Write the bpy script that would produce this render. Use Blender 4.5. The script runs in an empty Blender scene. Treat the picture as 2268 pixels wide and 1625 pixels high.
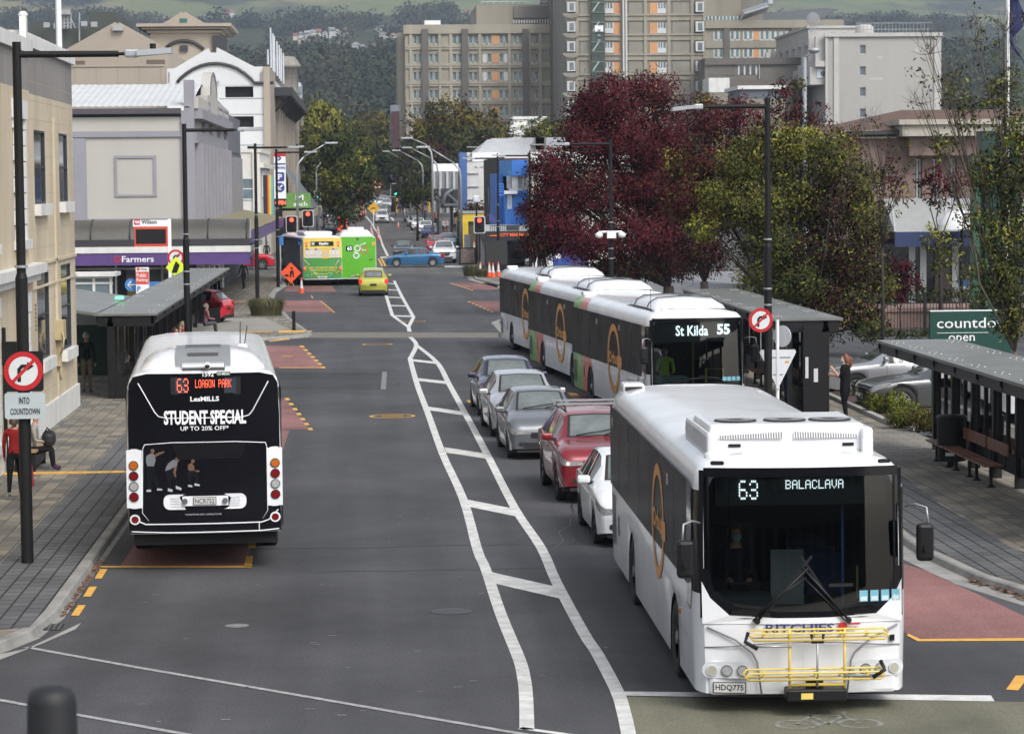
import bpy,bmesh,math,random
import numpy as np
from mathutils import Vector as V,Matrix
random.seed(11);RN=np.random.default_rng(5)
COL=bpy.context.scene.collection
PI=math.pi;rad=math.radians
# ------------------------------------------------------------------ camera model (photo measured on a 2268 x 1625 grid)
F=6000.0;CAMZ=6.2;ROLL=0.009
def _axes(a,b):
 f=V((math.sin(a)*math.cos(b),math.cos(a)*math.cos(b),-math.sin(b)))
 r0=V((math.cos(a),-math.sin(a),0));u0=r0 .cross(f)
 return r0*math.cos(ROLL)-u0*math.sin(ROLL),u0*math.cos(ROLL)+r0*math.sin(ROLL),f
def _prj(v,ax):
 d=v.dot(ax[2]);return 1134+F*v.dot(ax[0])/d,812.5-F*v.dot(ax[1])/d
ya,pb=.0548,.067
for _ in range(30):
 x,y=_prj(V((0,1,0)),_axes(ya,pb));ya+=(x-805)/F*.8;pb+=(408-y)/F*-.8
AX=_axes(ya,pb);CAM=V((0,0,CAMZ))
def ray(x,y):return(AX[0]*((x-1134)/F)-AX[1]*((y-812.5)/F)+AX[2])
def roadz(Y):return 0.0 if Y<245 else 5.2e-5*(Y-245)**2
def G(x,y,z=0.0):
 d=ray(x,y);t=(z-CAMZ)/d.z;return CAM+d*t
def GR(x,y):
 d=ray(x,y);lo,hi=10.0,640.0
 for _ in range(50):
  m=(lo+hi)/2
  p=CAM+d*(m/d.y)
  if p.z<roadz(m):hi=m
  else:lo=m
 return CAM+d*(lo/d.y)
def PY(x,y,Y):d=ray(x,y);return CAM+d*(Y/d.y)
def PX(x,y,X):d=ray(x,y);return CAM+d*(X/d.x)
# ------------------------------------------------------------------ materials
MC={}
def lin(c):return tuple((v/12.92 if v<=.04045 else((v+.055)/1.055)**2.4)for v in c)
def hx(s):return lin(tuple(int(s[i:i+2],16)/255 for i in(0,2,4)))
def M(name,col,rough=.6,metal=0.0,var=.08,sc=2.0,bump=0.0,bsc=40.0,spec=.5,coat=0.0,emit=0.0,alpha=1.0,streak=0.0):
 if name in MC:return MC[name]
 if isinstance(col,str):col=hx(col)
 m=bpy.data.materials.new(name);m.use_nodes=True;MC[name]=m
 nt=m.node_tree;N=nt.nodes;L=nt.links;b=N['Principled BSDF']
 b.inputs['Roughness'].default_value=rough;b.inputs['Metallic'].default_value=metal
 b.inputs['Specular IOR Level'].default_value=spec;b.inputs['Coat Weight'].default_value=coat
 b.inputs['Coat Roughness'].default_value=.04
 b.inputs['Base Color'].default_value=(*col,1)
 if emit:b.inputs['Emission Color'].default_value=(*col,1);b.inputs['Emission Strength'].default_value=emit
 tc=N.new('ShaderNodeTexCoord')
 if var>0:
  n=N.new('ShaderNodeTexNoise');n.inputs['Scale'].default_value=sc;n.inputs['Detail'].default_value=6;n.inputs['Roughness'].default_value=.65
  src=tc.outputs['Object']
  if streak:
   mp=N.new('ShaderNodeMapping');mp.inputs['Scale'].default_value=(1,1,streak);L.new(src,mp.inputs[0]);src=mp.outputs[0]
  L.new(src,n.inputs['Vector'])
  r=N.new('ShaderNodeMapRange');r.inputs['From Min'].default_value=.3;r.inputs['From Max'].default_value=.7
  r.inputs['To Min'].default_value=1-var*1.3;r.inputs['To Max'].default_value=1+var*.7
  L.new(n.outputs['Fac'],r.inputs['Value'])
  mx=N.new('ShaderNodeMix');mx.data_type='RGBA';mx.blend_type='MULTIPLY';mx.inputs['Factor'].default_value=1
  mx.inputs['A'].default_value=(*col,1);L.new(r.outputs[0],mx.inputs['B']);L.new(mx.outputs['Result'],b.inputs['Base Color'])
 if bump:
  n2=N.new('ShaderNodeTexNoise');n2 .inputs['Scale'].default_value=bsc;n2 .inputs['Detail'].default_value=4
  L.new(tc.outputs['Object'],n2 .inputs['Vector'])
  bp=N.new('ShaderNodeBump');bp.inputs['Strength'].default_value=bump;bp.inputs['Distance'].default_value=.02
  L.new(n2 .outputs['Fac'],bp.inputs['Height']);L.new(bp.outputs[0],b.inputs['Normal'])
 return m
def glass(name,tint=.25,rough=.02,col=(.55,.62,.6),refl=1.0):
 if name in MC:return MC[name]
 m=bpy.data.materials.new(name);m.use_nodes=True;MC[name]=m
 nt=m.node_tree;N=nt.nodes;L=nt.links;N.remove(N['Principled BSDF'])
 t=N.new('ShaderNodeBsdfTransparent');t.inputs[0].default_value=(col[0]*tint*1.6,col[1]*tint*1.6,col[2]*tint*1.6,1)
 g=N.new('ShaderNodeBsdfGlossy');g.inputs['Roughness'].default_value=rough
 f=N.new('ShaderNodeFresnel');f.inputs['IOR'].default_value=1.5
 mm=N.new('ShaderNodeMath');mm.operation='MULTIPLY';mm.inputs[1].default_value=refl;L.new(f.outputs[0],mm.inputs[0])
 x=N.new('ShaderNodeMixShader');L.new(mm.outputs[0],x.inputs[0]);L.new(t.outputs[0],x.inputs[1]);L.new(g.outputs[0],x.inputs[2])
 L.new(x.outputs[0],N['Material Output'].inputs[0]);return m
# ------------------------------------------------------------------ mesh builder
ORG={}
_TX={}
def text_geo(s,bold):
 k=(s,bold)
 if k not in _TX:
  c=bpy.data.curves.new('t','FONT');c.body=s;c.offset=bold;c.resolution_u=2
  o=bpy.data.objects.new('t',c);COL.objects.link(o)
  dg=bpy.context.evaluated_depsgraph_get();me=o.evaluated_get(dg).to_mesh()
  vs=[tuple(v.co)for v in me.vertices];fs=[tuple(p.vertices)for p in me.polygons]
  o.evaluated_get(dg).to_mesh_clear();bpy.data.objects.remove(o);bpy.data.curves.remove(c)
  x0=min(v[0]for v in vs);x1=max(v[0]for v in vs);y0=min(v[1]for v in vs);y1=max(v[1]for v in vs)
  _TX[k]=([((v[0]-x0)/(x1-x0),(v[1]-y0)/(y1-y0))for v in vs],fs)
 return _TX[k]
DOT={'B':'1E11111E11111E','A':'0E11111F111111','L':'1010101010101F','C':'0E11101010110E','V':'11111111110A04','6':'0E10101E11110E','3':'0E11010E01110E','O':'0E11111111110E','G':'0E11101713110E','N':'11191915131311','P':'1E11111E101010','R':'1E11111E141211','K':'1112141814 1211'.replace(' ',''),' ':'00000000000000','1':'040C040404040E','p':'00001E111E1010','h':'10101E11111111','o':'00000E1111110E','a':'00000E010F110F'}
class MB:
 def __init__(s):s.v=[];s.f=[];s.m=[];s.sm=[];s.T=None;s.deform=None;s.st=[]
 def add(s,vs,fs,m=0,smooth=False):
  k=len(s.v);s.st.append((k,len(s.f)))
  if s.T is not None:vs=[s.T@V(p)for p in vs]
  s.v+=[tuple(p)for p in vs]
  for f in fs:s.f.append([i+k for i in f]);s.m.append(m);s.sm.append(smooth)
  return s
 def quad(s,a,b,c,d,m=0):return s.add([a,b,c,d],[(0,1,2,3)],m)
 def poly(s,ps,m=0):return s.add(ps,[tuple(range(len(ps)))],m)
 def box(s,x0,x1,y0,y1,z0,z1,m=0,bev=0.0):
  if x0>x1:x0,x1=x1,x0
  if y0>y1:y0,y1=y1,y0
  if z0>z1:z0,z1=z1,z0
  if bev<=0:
   return s.add([(x0,y0,z0),(x1,y0,z0),(x1,y1,z0),(x0,y1,z0),(x0,y0,z1),(x1,y0,z1),(x1,y1,z1),(x0,y1,z1)],[(0,3,2,1),(4,5,6,7),(0,1,5,4),(1,2,6,5),(2,3,7,6),(3,0,4,7)],m)
  b=min(bev,(x1-x0)/2.01,(y1-y0)/2.01,(z1-z0)/2.01)
  bm=bmesh.new();bmesh.ops.create_cube(bm,size=1)
  for v in bm.verts:v.co=((x0+x1)/2+v.co.x*(x1-x0),(y0+y1)/2+v.co.y*(y1-y0),(z0+z1)/2+v.co.z*(z1-z0))
  bmesh.ops.bevel(bm,geom=bm.edges[:],offset=b,segments=2,affect='EDGES',profile=.5)
  bm.verts.index_update();vs=[tuple(v.co)for v in bm.verts];fs=[tuple(v.index for v in f.verts)for f in bm.faces];bm.free()
  return s.add(vs,fs,m)
 def beam(s,a,b,w,h=None,m=0):
  a=V(a);b=V(b);h=h or w;d=(b-a).normalized()
  sd=d.cross(V((0,0,1)));sd=V((1,0,0))if sd.length<1e-4 else sd.normalized();up=sd.cross(d)
  q=[(-w/2,-h/2),(w/2,-h/2),(w/2,h/2),(-w/2,h/2)]
  return s.add([a+sd*i+up*j for i,j in q]+[b+sd*i+up*j for i,j in q],[(3,2,1,0),(4,5,6,7),(0,1,5,4),(1,2,6,5),(2,3,7,6),(3,0,4,7)],m)
 def cyl(s,a,b,r0,r1=None,n=12,m=0,cap=True,smooth=True):
  a=V(a);b=V(b);r1=r0 if r1 is None else r1;d=(b-a).normalized()
  sd=d.cross(V((0,0,1)));sd=V((1,0,0))if sd.length<1e-4 else sd.normalized();up=sd.cross(d)
  cs=[(math.cos(2*PI*i/n),math.sin(2*PI*i/n))for i in range(n)]
  k=len(s.v)
  s.add([a+(sd*c+up*t)*r0 for c,t in cs]+[b+(sd*c+up*t)*r1 for c,t in cs],[(i,(i+1)%n,n+(i+1)%n,n+i)for i in range(n)],m,smooth)
  if cap:s.add([a+(sd*c+up*t)*r0 for c,t in cs],[tuple(range(n))[::-1]],m);s.add([b+(sd*c+up*t)*r1 for c,t in cs],[tuple(range(n))],m)
  return s
 def tube(s,pts,r,n=6,m=0):
  pts=[V(p)for p in pts];rs=r if isinstance(r,(list,tuple))else[r]*len(pts)
  vs=[];fs=[];up=None
  for i,p in enumerate(pts):
   d=(pts[min(i+1,len(pts)-1)]-pts[max(i-1,0)]).normalized()
   if up is None:up=V((0,0,1))if abs(d.z)<.9 else V((1,0,0))
   sd=d.cross(up).normalized();up=sd.cross(d).normalized()
   for j in range(n):a=2*PI*j/n;vs.append(p+(sd*math.cos(a)+up*math.sin(a))*rs[i])
   if i:
    for j in range(n):fs.append(((i-1)*n+j,(i-1)*n+(j+1)%n,i*n+(j+1)%n,i*n+j))
  fs+=[tuple(range(n))[::-1],tuple(range(len(vs)-n,len(vs)))]
  return s.add(vs,fs,m,True)
 def disc(s,c,nrm,r,n=24,m=0,r2=0.0,sq=1.0):
  nrm=V(nrm).normalized();a=V((0,0,1))if abs(nrm.z)<.9 else V((0,1,0));u=a.cross(nrm).normalized();w=nrm.cross(u);c=V(c)
  P=lambda R:[c+u*R*math.cos(2*PI*i/n)+w*R*sq*math.sin(2*PI*i/n)for i in range(n)]
  if r2:return s.add(P(r)+P(r2),[(i,(i+1)%n,n+(i+1)%n,n+i)for i in range(n)],m)
  return s.poly(P(r),m)
 def prism(s,ps,off,m=0):
  ps=[V(p)for p in ps];off=V(off);n=len(ps)
  return s.add(ps+[p+off for p in ps],[tuple(range(n)),tuple(range(n,2*n))[::-1]]+[(i,i+n,(i+1)%n+n,(i+1)%n)for i in range(n)],m)
 def text(s,t,o,u,v,w,h,m=0,bold=0.0):
  vs,fs=text_geo(t,bold);o=V(o);u=V(u);v=V(v)
  return s.add([o+u*(a*w)+v*(b*h)for a,b in vs],fs,m)
 def dots(s,t,o,u,v,h,m=0,fill=.78,gap=1,asp=1.0):
  o=V(o);u=V(u);v=V(v);p=h/7;x=0
  for ch in t:
   g=DOT.get(ch,DOT['O'])
   for r in range(7):
    bits=int(g[2*r:2*r+2],16)
    for c in range(5):
     if bits>>(4-c)&1:
      q=o+u*((x+c)*p*asp)+v*((6-r)*p);a=u*p*fill*asp;b=v*p*fill
      s.add([q,q+a,q+a+b,q+b],[(0,1,2,3)],m)
   x+=5+gap
  return s
 def rrect(s,o,u,v,w,h,r,m=0,n=5):
  o=V(o);u=V(u);v=V(v);ps=[]
  for cx,cy,a0 in((w-r,r,-PI/2),(w-r,h-r,0),(r,h-r,PI/2),(r,r,PI)):
   for i in range(n+1):a=a0+PI/2*i/n;ps.append(o+u*(cx+r*math.cos(a))+v*(cy+r*math.sin(a)))
  return s.poly(ps,m)
 def lathe(s,prof,n=16,m=0,c=(0,0,0)):
  vs=[];fs=[]
  for r,z in prof:
   for j in range(n):a=2*PI*j/n;vs.append((c[0]+r*math.cos(a),c[1]+r*math.sin(a),c[2]+z))
  for i in range(len(prof)-1):
   for j in range(n):fs.append((i*n+j,i*n+(j+1)%n,(i+1)*n+(j+1)%n,(i+1)*n+j))
  return s.add(vs,fs,m,True)
 def grid(s,rows,m=0,smooth=True,close=False):
  n=len(rows[0]);vs=[p for r in rows for p in r];fs=[]
  for i in range(len(rows)-1):
   for j in range(n if close else n-1):fs.append((i*n+j,i*n+(j+1)%n,(i+1)*n+(j+1)%n,(i+1)*n+j))
  return s.add(vs,fs,m,smooth)
 def wall(s,us,vs,holes,P,m=0,depth=.25,mr=None):
  U=sorted(set(us)|{h[0]for h in holes}|{h[1]for h in holes});W=sorted(set(vs)|{h[2]for h in holes}|{h[3]for h in holes})
  for i in range(len(U)-1):
   for j in range(len(W)-1):
    a=(U[i]+U[i+1])/2;b=(W[j]+W[j+1])/2
    if any(h[0]<a<h[1]and h[2]<b<h[3]for h in holes):continue
    s.quad(P(U[i],W[j],0),P(U[i+1],W[j],0),P(U[i+1],W[j+1],0),P(U[i],W[j+1],0),m)
  mr=m if mr is None else mr
  for a,b,c,d in[h[:4]for h in holes]:
   s.quad(P(a,c,0),P(b,c,0),P(b,c,-depth),P(a,c,-depth),mr);s.quad(P(a,d,0),P(b,d,0),P(b,d,-depth),P(a,d,-depth),mr)
   s.quad(P(a,c,0),P(a,d,0),P(a,d,-depth),P(a,c,-depth),mr);s.quad(P(b,c,0),P(b,d,0),P(b,d,-depth),P(b,c,-depth),mr)
  return s
 def pbox(s,P,a,b,c,d,n0,n1,m=0):
  q=[P(a,c,n0),P(b,c,n0),P(b,c,n1),P(a,c,n1),P(a,d,n0),P(b,d,n0),P(b,d,n1),P(a,d,n1)]
  return s.add(q,[(0,3,2,1),(4,5,6,7),(0,1,5,4),(1,2,6,5),(2,3,7,6),(3,0,4,7)],m)
 def objs(s,name,mats,parent=None,world=False,eps=.02):
  B=[];st=s.st+[(len(s.v),len(s.f))]
  for i in range(len(s.st)):
   p=s.v[st[i][0]:st[i+1][0]];B.append([[i],[min(q[k]for q in p)-eps for k in range(3)],[max(q[k]for q in p)+eps for k in range(3)]])
  ch=True
  while ch:
   ch=False;out=[]
   for b in B:
    for o in out:
     if all(b[1][k]<=o[2][k]and o[1][k]<=b[2][k]for k in range(3)):
      o[0]+=b[0];o[1]=[min(*t)for t in zip(o[1],b[1])];o[2]=[max(*t)for t in zip(o[2],b[2])];ch=True;break
    else:out.append(b)
   B=out
  for b in B:
   n=MB();n.deform=s.deform
   for i in sorted(b[0]):
    v0,f0=st[i];v1,f1=st[i+1];k=len(n.v)-v0;n.v+=s.v[v0:v1];n.f+=[[j+k for j in f]for f in s.f[f0:f1]];n.m+=s.m[f0:f1];n.sm+=s.sm[f0:f1]
   n.obj(name,mats,parent,world)
 def obj(s,name,mats,parent=None,world=False,loc=None,recalc=False):
  if not isinstance(mats,(list,tuple)):mats=[mats]
  vs=s.v
  if s.deform:vs=[s.deform(V(p))for p in vs]
  o=bpy.data.objects.new(name,None)if False else None
  org=Matrix.Identity(4)
  if parent is not None:org=ORG[parent.name]
  elif loc is not None:org=Matrix.Translation(V(loc))
  if(world and parent is not None)or(parent is None and loc is not None):
   inv=org.inverted();vs=[inv@V(p)for p in vs]
  me=bpy.data.meshes.new(name);me.from_pydata([tuple(p)for p in vs],[],s.f)
  for mt in mats:me.materials.append(mt)
  me.polygons.foreach_set('material_index',s.m);me.polygons.foreach_set('use_smooth',s.sm)
  if recalc:
   bm=bmesh.new();bm.from_mesh(me);bmesh.ops.remove_doubles(bm,verts=bm.verts,dist=.0005);bmesh.ops.recalc_face_normals(bm,faces=bm.faces);bm.to_mesh(me);bm.free()
  me.update()
  o=bpy.data.objects.new(name,me);COL.objects.link(o)
  if parent is not None:o.parent=parent
  elif loc is not None:o.location=loc
  ORG[o.name]=org;return o
def tag(o,label=None,cat=None,group=None,kind=None):
 if label:o['label']=label
 if cat:o['category']=cat
 if group:o['group']=group
 if kind:o['kind']=kind
 return o
def th(name,label,cat,loc=(0,0,0),rz=0.0,group=None):
 o=bpy.data.objects.new(name,None);COL.objects.link(o);o.empty_display_size=.2
 o.location=loc;o.rotation_euler=(0,0,rz)
 ORG[o.name]=Matrix.Translation(V(loc))@Matrix.Rotation(rz,4,'Z')
 return tag(o,label,cat,group)
def dup(src,loc,rz,label,group=None,swap=None):
 def cp(o,par):
  c=o.copy();COL.objects.link(c)
  if par is not None:c.parent=par
  if swap and o.type=='MESH':
   for sl in c.material_slots:
    if sl.material in swap:mt=swap[sl.material];sl.link='OBJECT';sl.material=mt
  for ch in o.children:cp(ch,c)
  return c
 r=cp(src,None);r.location=loc;r.rotation_euler=(0,0,rz);r['label']=label
 if group:r['group']=group
 ORG[r.name]=Matrix.Translation(V(loc))@Matrix.Rotation(rz,4,'Z')
 return r
X_,Y_,Z_=V((1,0,0)),V((0,1,0)),V((0,0,1))
BLACK=M('black_paint',(.009,.009,.01),.45,var=.1,spec=.3);DARK=M('dark_rubber',(.02,.02,.02),.8)
WHITE=M('white_paint',(.76,.77,.78),.35,var=.05);STEEL=M('galvanised_steel',(.38,.4,.41),.45,.6)
YELL=M('yellow_paint',(.62,.36,.05),.6,var=.15,sc=6);ORANGE=M('orange_plastic',(.75,.09,.02),.5)
REDS=M('red_sign',(.45,.015,.02),.4);SGREY=M('sign_back',(.62,.65,.68),.45,.2);TYRE=M('tyre',(.018,.018,.019),.85,var=.2)
ALLOY=M('alloy',(.5,.51,.53),.3,.8);CHROME=M('chrome',(.6,.6,.62),.15,1.0)
# ------------------------------------------------------------------ ground, road, footpaths, markings
def asphalt(name,col,speck=.25,patch=.3):
 m=M(name,col,.82,var=patch,sc=.22,bump=.35,bsc=90,spec=.35)
 nt=m.node_tree;N=nt.nodes;L=nt.links;b=N['Principled BSDF']
 src=b.inputs['Base Color'].links[0].from_socket
 tc=[n for n in N if n.type=='TEX_COORD'][0]
 n=N.new('ShaderNodeTexNoise');n.inputs['Scale'].default_value=35;n.inputs['Detail'].default_value=3
 L.new(tc.outputs['Object'],n.inputs['Vector'])
 r=N.new('ShaderNodeMapRange');r.inputs['From Min'].default_value=.35;r.inputs['From Max'].default_value=.65
 r.inputs['To Min'].default_value=1-speck;r.inputs['To Max'].default_value=1+speck;L.new(n.outputs['Fac'],r.inputs['Value'])
 mp=N.new('ShaderNodeMapping');mp.inputs['Scale'].default_value=(1.1,.035,1);L.new(tc.outputs['Object'],mp.inputs[0])
 n3=N.new('ShaderNodeTexNoise');n3 .inputs['Scale'].default_value=1;n3 .inputs['Detail'].default_value=5;L.new(mp.outputs[0],n3 .inputs['Vector'])
 r3=N.new('ShaderNodeMapRange');r3 .inputs['From Min'].default_value=.3;r3 .inputs['From Max'].default_value=.7;r3 .inputs['To Min'].default_value=.78;r3 .inputs['To Max'].default_value=1.18
 L.new(n3 .outputs['Fac'],r3 .inputs['Value'])
 mu=N.new('ShaderNodeMath');mu.operation='MULTIPLY';L.new(r.outputs[0],mu.inputs[0]);L.new(r3 .outputs[0],mu.inputs[1])
 mx=N.new('ShaderNodeMix');mx.data_type='RGBA';mx.blend_type='MULTIPLY';mx.inputs['Factor'].default_value=1
 L.new(src,mx.inputs['A']);L.new(mu.outputs[0],mx.inputs['B']);L.new(mx.outputs['Result'],b.inputs['Base Color'])
 return m
def pavers(name,c1,c2,mortar,bw,rh,bias=0.0,rot=0.0,ms=.012):
 m=bpy.data.materials.new(name);m.use_nodes=True;N=m.node_tree.nodes;L=m.node_tree.links;b=N['Principled BSDF']
 b.inputs['Roughness'].default_value=.8;b.inputs['Specular IOR Level'].default_value=.3
 tc=N.new('ShaderNodeTexCoord');mp=N.new('ShaderNodeMapping');mp.inputs['Rotation'].default_value=(0,0,rot);L.new(tc.outputs['Object'],mp.inputs[0])
 k=N.new('ShaderNodeTexBrick');L.new(mp.outputs[0],k.inputs['Vector'])
 k.inputs['Scale'].default_value=1;k.inputs['Brick Width'].default_value=bw;k.inputs['Row Height'].default_value=rh
 k.inputs['Mortar Size'].default_value=ms;k.inputs['Bias'].default_value=bias
 k.inputs['Color1'].default_value=(*c1,1);k.inputs['Color2'].default_value=(*c2,1);k.inputs['Mortar'].default_value=(*mortar,1)
 n=N.new('ShaderNodeTexNoise');n.inputs['Scale'].default_value=.8;n.inputs['Detail'].default_value=7;L.new(tc.outputs['Object'],n.inputs['Vector'])
 r=N.new('ShaderNodeMapRange');r.inputs['From Min'].default_value=.3;r.inputs['From Max'].default_value=.7;r.inputs['To Min'].default_value=.72;r.inputs['To Max'].default_value=1.15;L.new(n.outputs['Fac'],r.inputs['Value'])
 mx=N.new('ShaderNodeMix');mx.data_type='RGBA';mx.blend_type='MULTIPLY';mx.inputs['Factor'].default_value=1
 L.new(k.outputs['Color'],mx.inputs['A']);L.new(r.outputs[0],mx.inputs['B']);L.new(mx.outputs['Result'],b.inputs['Base Color'])
 bp=N.new('ShaderNodeBump');bp.inputs['Strength'].default_value=.5;bp.inputs['Distance'].default_value=.01;bp.invert=True
 L.new(k.outputs['Fac'],bp.inputs['Height']);L.new(bp.outputs[0],b.inputs['Normal']);return m
def st(o,label=None):o['kind']='structure';return o
ASPH=asphalt('asphalt',(.066,.066,.071));ASPH2=asphalt('old_asphalt',(.098,.096,.092));ASPH3=asphalt('car_park_asphalt',(.075,.077,.082))
RLINE=M('road_line_white',(.6,.6,.58),.7,var=.26,sc=3,bump=.2);RTHIN=M('worn_line',(.33,.33,.33),.8,var=.35,sc=9)
RYEL=M('road_line_yellow',(.66,.36,.06),.7,var=.18,sc=5);REDP=asphalt('red_road_paint',(.235,.115,.107),.25,.3)
GREENB=asphalt('faded_green_paint',(.16,.157,.112),.2,.25);CONC=M('concrete',(.32,.31,.29),.85,var=.2,sc=1.2,bump=.3)
KERB=M('kerb_concrete',(.27,.265,.25),.85,var=.3,sc=1.5,bump=.4,bsc=25)
PAVE=pavers("mixed_pavers",(.115,.113,.107),(.25,.22,.17),(.05,.05,.045),.6,.3,.05,PI/2,.01)
PBAND=pavers('charcoal_bricks',(.095,.096,.1),(.12,.12,.125),(.03,.03,.026),.4,.26,0,PI/2,.018)
PAVE2=pavers('grey_pavers',(.16,.15,.135),(.22,.2,.17),(.08,.08,.07),.6,.3,0)
xs=[-420,-60,-14,14,60,420];ys=[-25,60,140,245]+[245+12*i for i in range(1,36)]
mb=MB();mb.grid([[(x,y,roadz(y))for x in xs]for y in ys]);st(mb.obj('ground',ASPH2))
mb=MB();mb.grid([[(x,y,roadz(y)+.004)for x in(-16,13.2)]for y in(-25,100,186)]);st(mb.obj('road',ASPH))
mb=MB();mb.poly([(13.2,40,.004),(60,40,.004),(60,118,.004),(13.2,118,.004)]);st(mb.obj('car_park_ground',ASPH3))
def slab(name,pts,z,mat):
 mb=MB();mb.prism([(p[0],p[1],z)for p in pts],(0,0,-z-.05));return st(mb.obj(name,mat))
def ribbon(mb,pts,w,z=.012,m=0,fn=None):
 pts=[V((p[0],p[1],0))for p in pts];row=[]
 for i,p in enumerate(pts):
  d=(pts[min(i+1,len(pts)-1)]-pts[max(i-1,0)]).normalized();n=V((d.y,-d.x,0))
  row.append([(*(p-n*w/2).xy,z+roadz(p.y)),(*(p+n*w/2).xy,z+roadz(p.y))])
 return mb.grid(row,m,False)
def kerb(name,pts,w=.16,h=.125,side=1,gut=.12):
 pts=[V((p[0],p[1],0))for p in pts];rows=[]
 for i,p in enumerate(pts):
  d=(pts[min(i+1,len(pts)-1)]-pts[max(i-1,0)]).normalized();n=V((d.y,-d.x,0))*side;z0=roadz(p.y)
  prof=[(n*gut,.008),(n*.03,.008),(n*.0,h-.02),(n*-.03,h),(n*-w,h),(n*-w,h-.05)]
  rows.append([(*(p+q).xy,z+z0)for q,z in prof])
 mb=MB();mb.grid(rows,0,False);return st(mb.obj(name,KERB))
LK=[(-16,33.6),(-8,34),(-6,34.7),(-5.1,35.8),(-4.65,37.3),(-4.5,39),(-4.5,60),(-4.5,100),(-4.5,107.0),(-4.1,108.6),(-2.5,110.2),(-2.2,111.5)]+[tuple(G(*p).xy)for p in((640,708),(612,676),(603,659),(608,648),(632,634),(626,615))]+[(-6.2,187),(-9,190),(-16,190.5)]
RK=[(30,33),(13.5,34.5),(11.2,36.5),(9.9,38.6),(9.35,41),(9.1,44),(9.2,50),(9.6,56),(9.7,70),(9.6,100),(9.0,104.5),(6.3,109),(6.0,112),(6.0,120.5),(6.5,123),(8.6,128),(8.6,155),(8.1,163),(7.1,174),(7.2,180),(8.6,184.5),(13,186),(30,186.5)]
kerb('kerb',LK);kerb('kerb',RK,side=-1,gut=.4)
slab('footpath',[(x-.16 if i>3 else x,y+(.16 if i<5 else 0))for i,(x,y)in enumerate(LK)]+[(-16,189.5)],.122,PAVE)
slab('footpath',[(x+.16 if i>3 else x,y+(.16 if i<4 else 0))for i,(x,y)in enumerate(RK[:10])]+[(9.76,100.2),(9.1,104.9),(6.46,109.2),(6.16,112),(6.16,120.4),(6.6,122.8),(8.76,127.8),(8.76,155),(8.26,163),(7.26,174),(7.36,180),(8.7,184.3),(13,185.8),(13.2,185.8),(13.2,62),(30,62),(30,33.2)],.122,PAVE)
mb=MB()
mb.poly([(-5.95,37.0,.128),(-4.7,37.5,.128),(-4.66,39,.128),(-4.66,106,.128),(-5.95,106,.128)]);st(mb.obj('footpath_band',PBAND))
mb=MB();mb.poly([(9.3,44,.128),(9.4,50,.128),(9.8,56,.128),(9.9,99,.128),(11.2,99,.128),(11.05,56,.128),(10.7,50,.128),(10.6,44,.128),(10.9,41.5,.128),(12.4,38,.128),(11.5,36.8,.128),(10.1,38.8,.128),(9.55,41,.128)]);st(mb.obj('footpath_band',PBAND))
mb=MB();mb.poly([(*G(684,748.5).xy,.01),(*G(684,736).xy,.01),(*G(1104,737).xy,.01),(*G(1104,748.5).xy,.01)]);st(mb.obj('crossing_strip',M('crossing_concrete',(.15,.14,.12),.85,var=.2,sc=3)))
mb=MB()
for i in range(14):
 if i<9:mb.box(-7.9+i*.305,-7.61+i*.305,57.7,58.1,.12,.134)
 else:mb.box(-5.15+(i-9)*.1,-5.09+(i-9)*.1,57.7,58.1,.12,.134)
for i in range(4):mb.box(-7.0+i*.8,-6.25+i*.8,112.6,112.95,.12,.134)
mb.box(-3.6,-2.5,112.1,113.4,.12,.134)
st(mb.obj('tactile_paving',RYEL))
mb=MB();mb.box(10.2,12.0,65.9,66.3,.12,.134);mb.box(-8,-6.2,142,142.3,.12,.132);mb.box(-8,-6.2,128,128.3,.12,.132);st(mb.obj('tactile_paving',RYEL))
slab('driveway',[(9.9,58.5),(13.2,57.6),(13.2,65.2),(9.9,65.4)],.129,PAVE2)
slab('driveway',[(-16,112.9),(-3.0,113.4),(-4.6,124.5),(-16,125)],.129,M('drive_concrete',(.26,.25,.22),.85,var=.2,sc=.8))
A1=[(909,747),(922,764),(911,790),(909,798),(925,855),(949,919),(980,1005),(1026,1106),(1057,1217),(1075,1259),(1109,1360),(1149,1458),(1160,1500),(1165,1541),(1167,1617)]
A2=[(924,766),(968,803),(995,852),(1032,919),(1078,1005),(1139,1124),(1198,1213),(1232,1289),(1293,1403),(1322,1447),(1366,1530),(1382,1580),(1393,1630)]
B1=[(846,628),(854,651),(869,699),(905,725),(907,735)];B2=[(873,622),(890,657),(916,703),(905,724)]
def gp(l):return[G(*p)for p in l]
def dens(pts,n=4):
 out=[]
 for i in range(len(pts)-1):
  for k in range(n):
   t=k/n;p0=pts[max(i-1,0)];p1=pts[i];p2=pts[i+1];p3=pts[min(i+2,len(pts)-1)]
   out.append(.5*((2*p1)+(p2-p0)*t+(2*p0-5*p1+4*p2-p3)*t*t+(3*p1-p0-3*p2+p3)*t**3))
 return out+[pts[-1]]
mb=MB()
ribbon(mb,dens(gp(A1)),.17);ribbon(mb,dens(gp(A2)),.17,.0123);ribbon(mb,gp(B1),.17);ribbon(mb,gp(B2),.17,.0123)
for(x0,y0,x1,y1)in((912,798,966,804),(927,841,991,848),(950,905,1026,916),(986,997,1080,1011),(1033,1114,1147,1137),(1087,1279,1240,1314)):
 a,b=G(x0,y0),G(x1,y1);mb.add([(a.x,a.y-.62,.0115),(b.x,b.y-.62,.0115),(b.x,b.y+.62,.0115),(a.x,a.y+.62,.0115)],[(0,1,2,3)])
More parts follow.
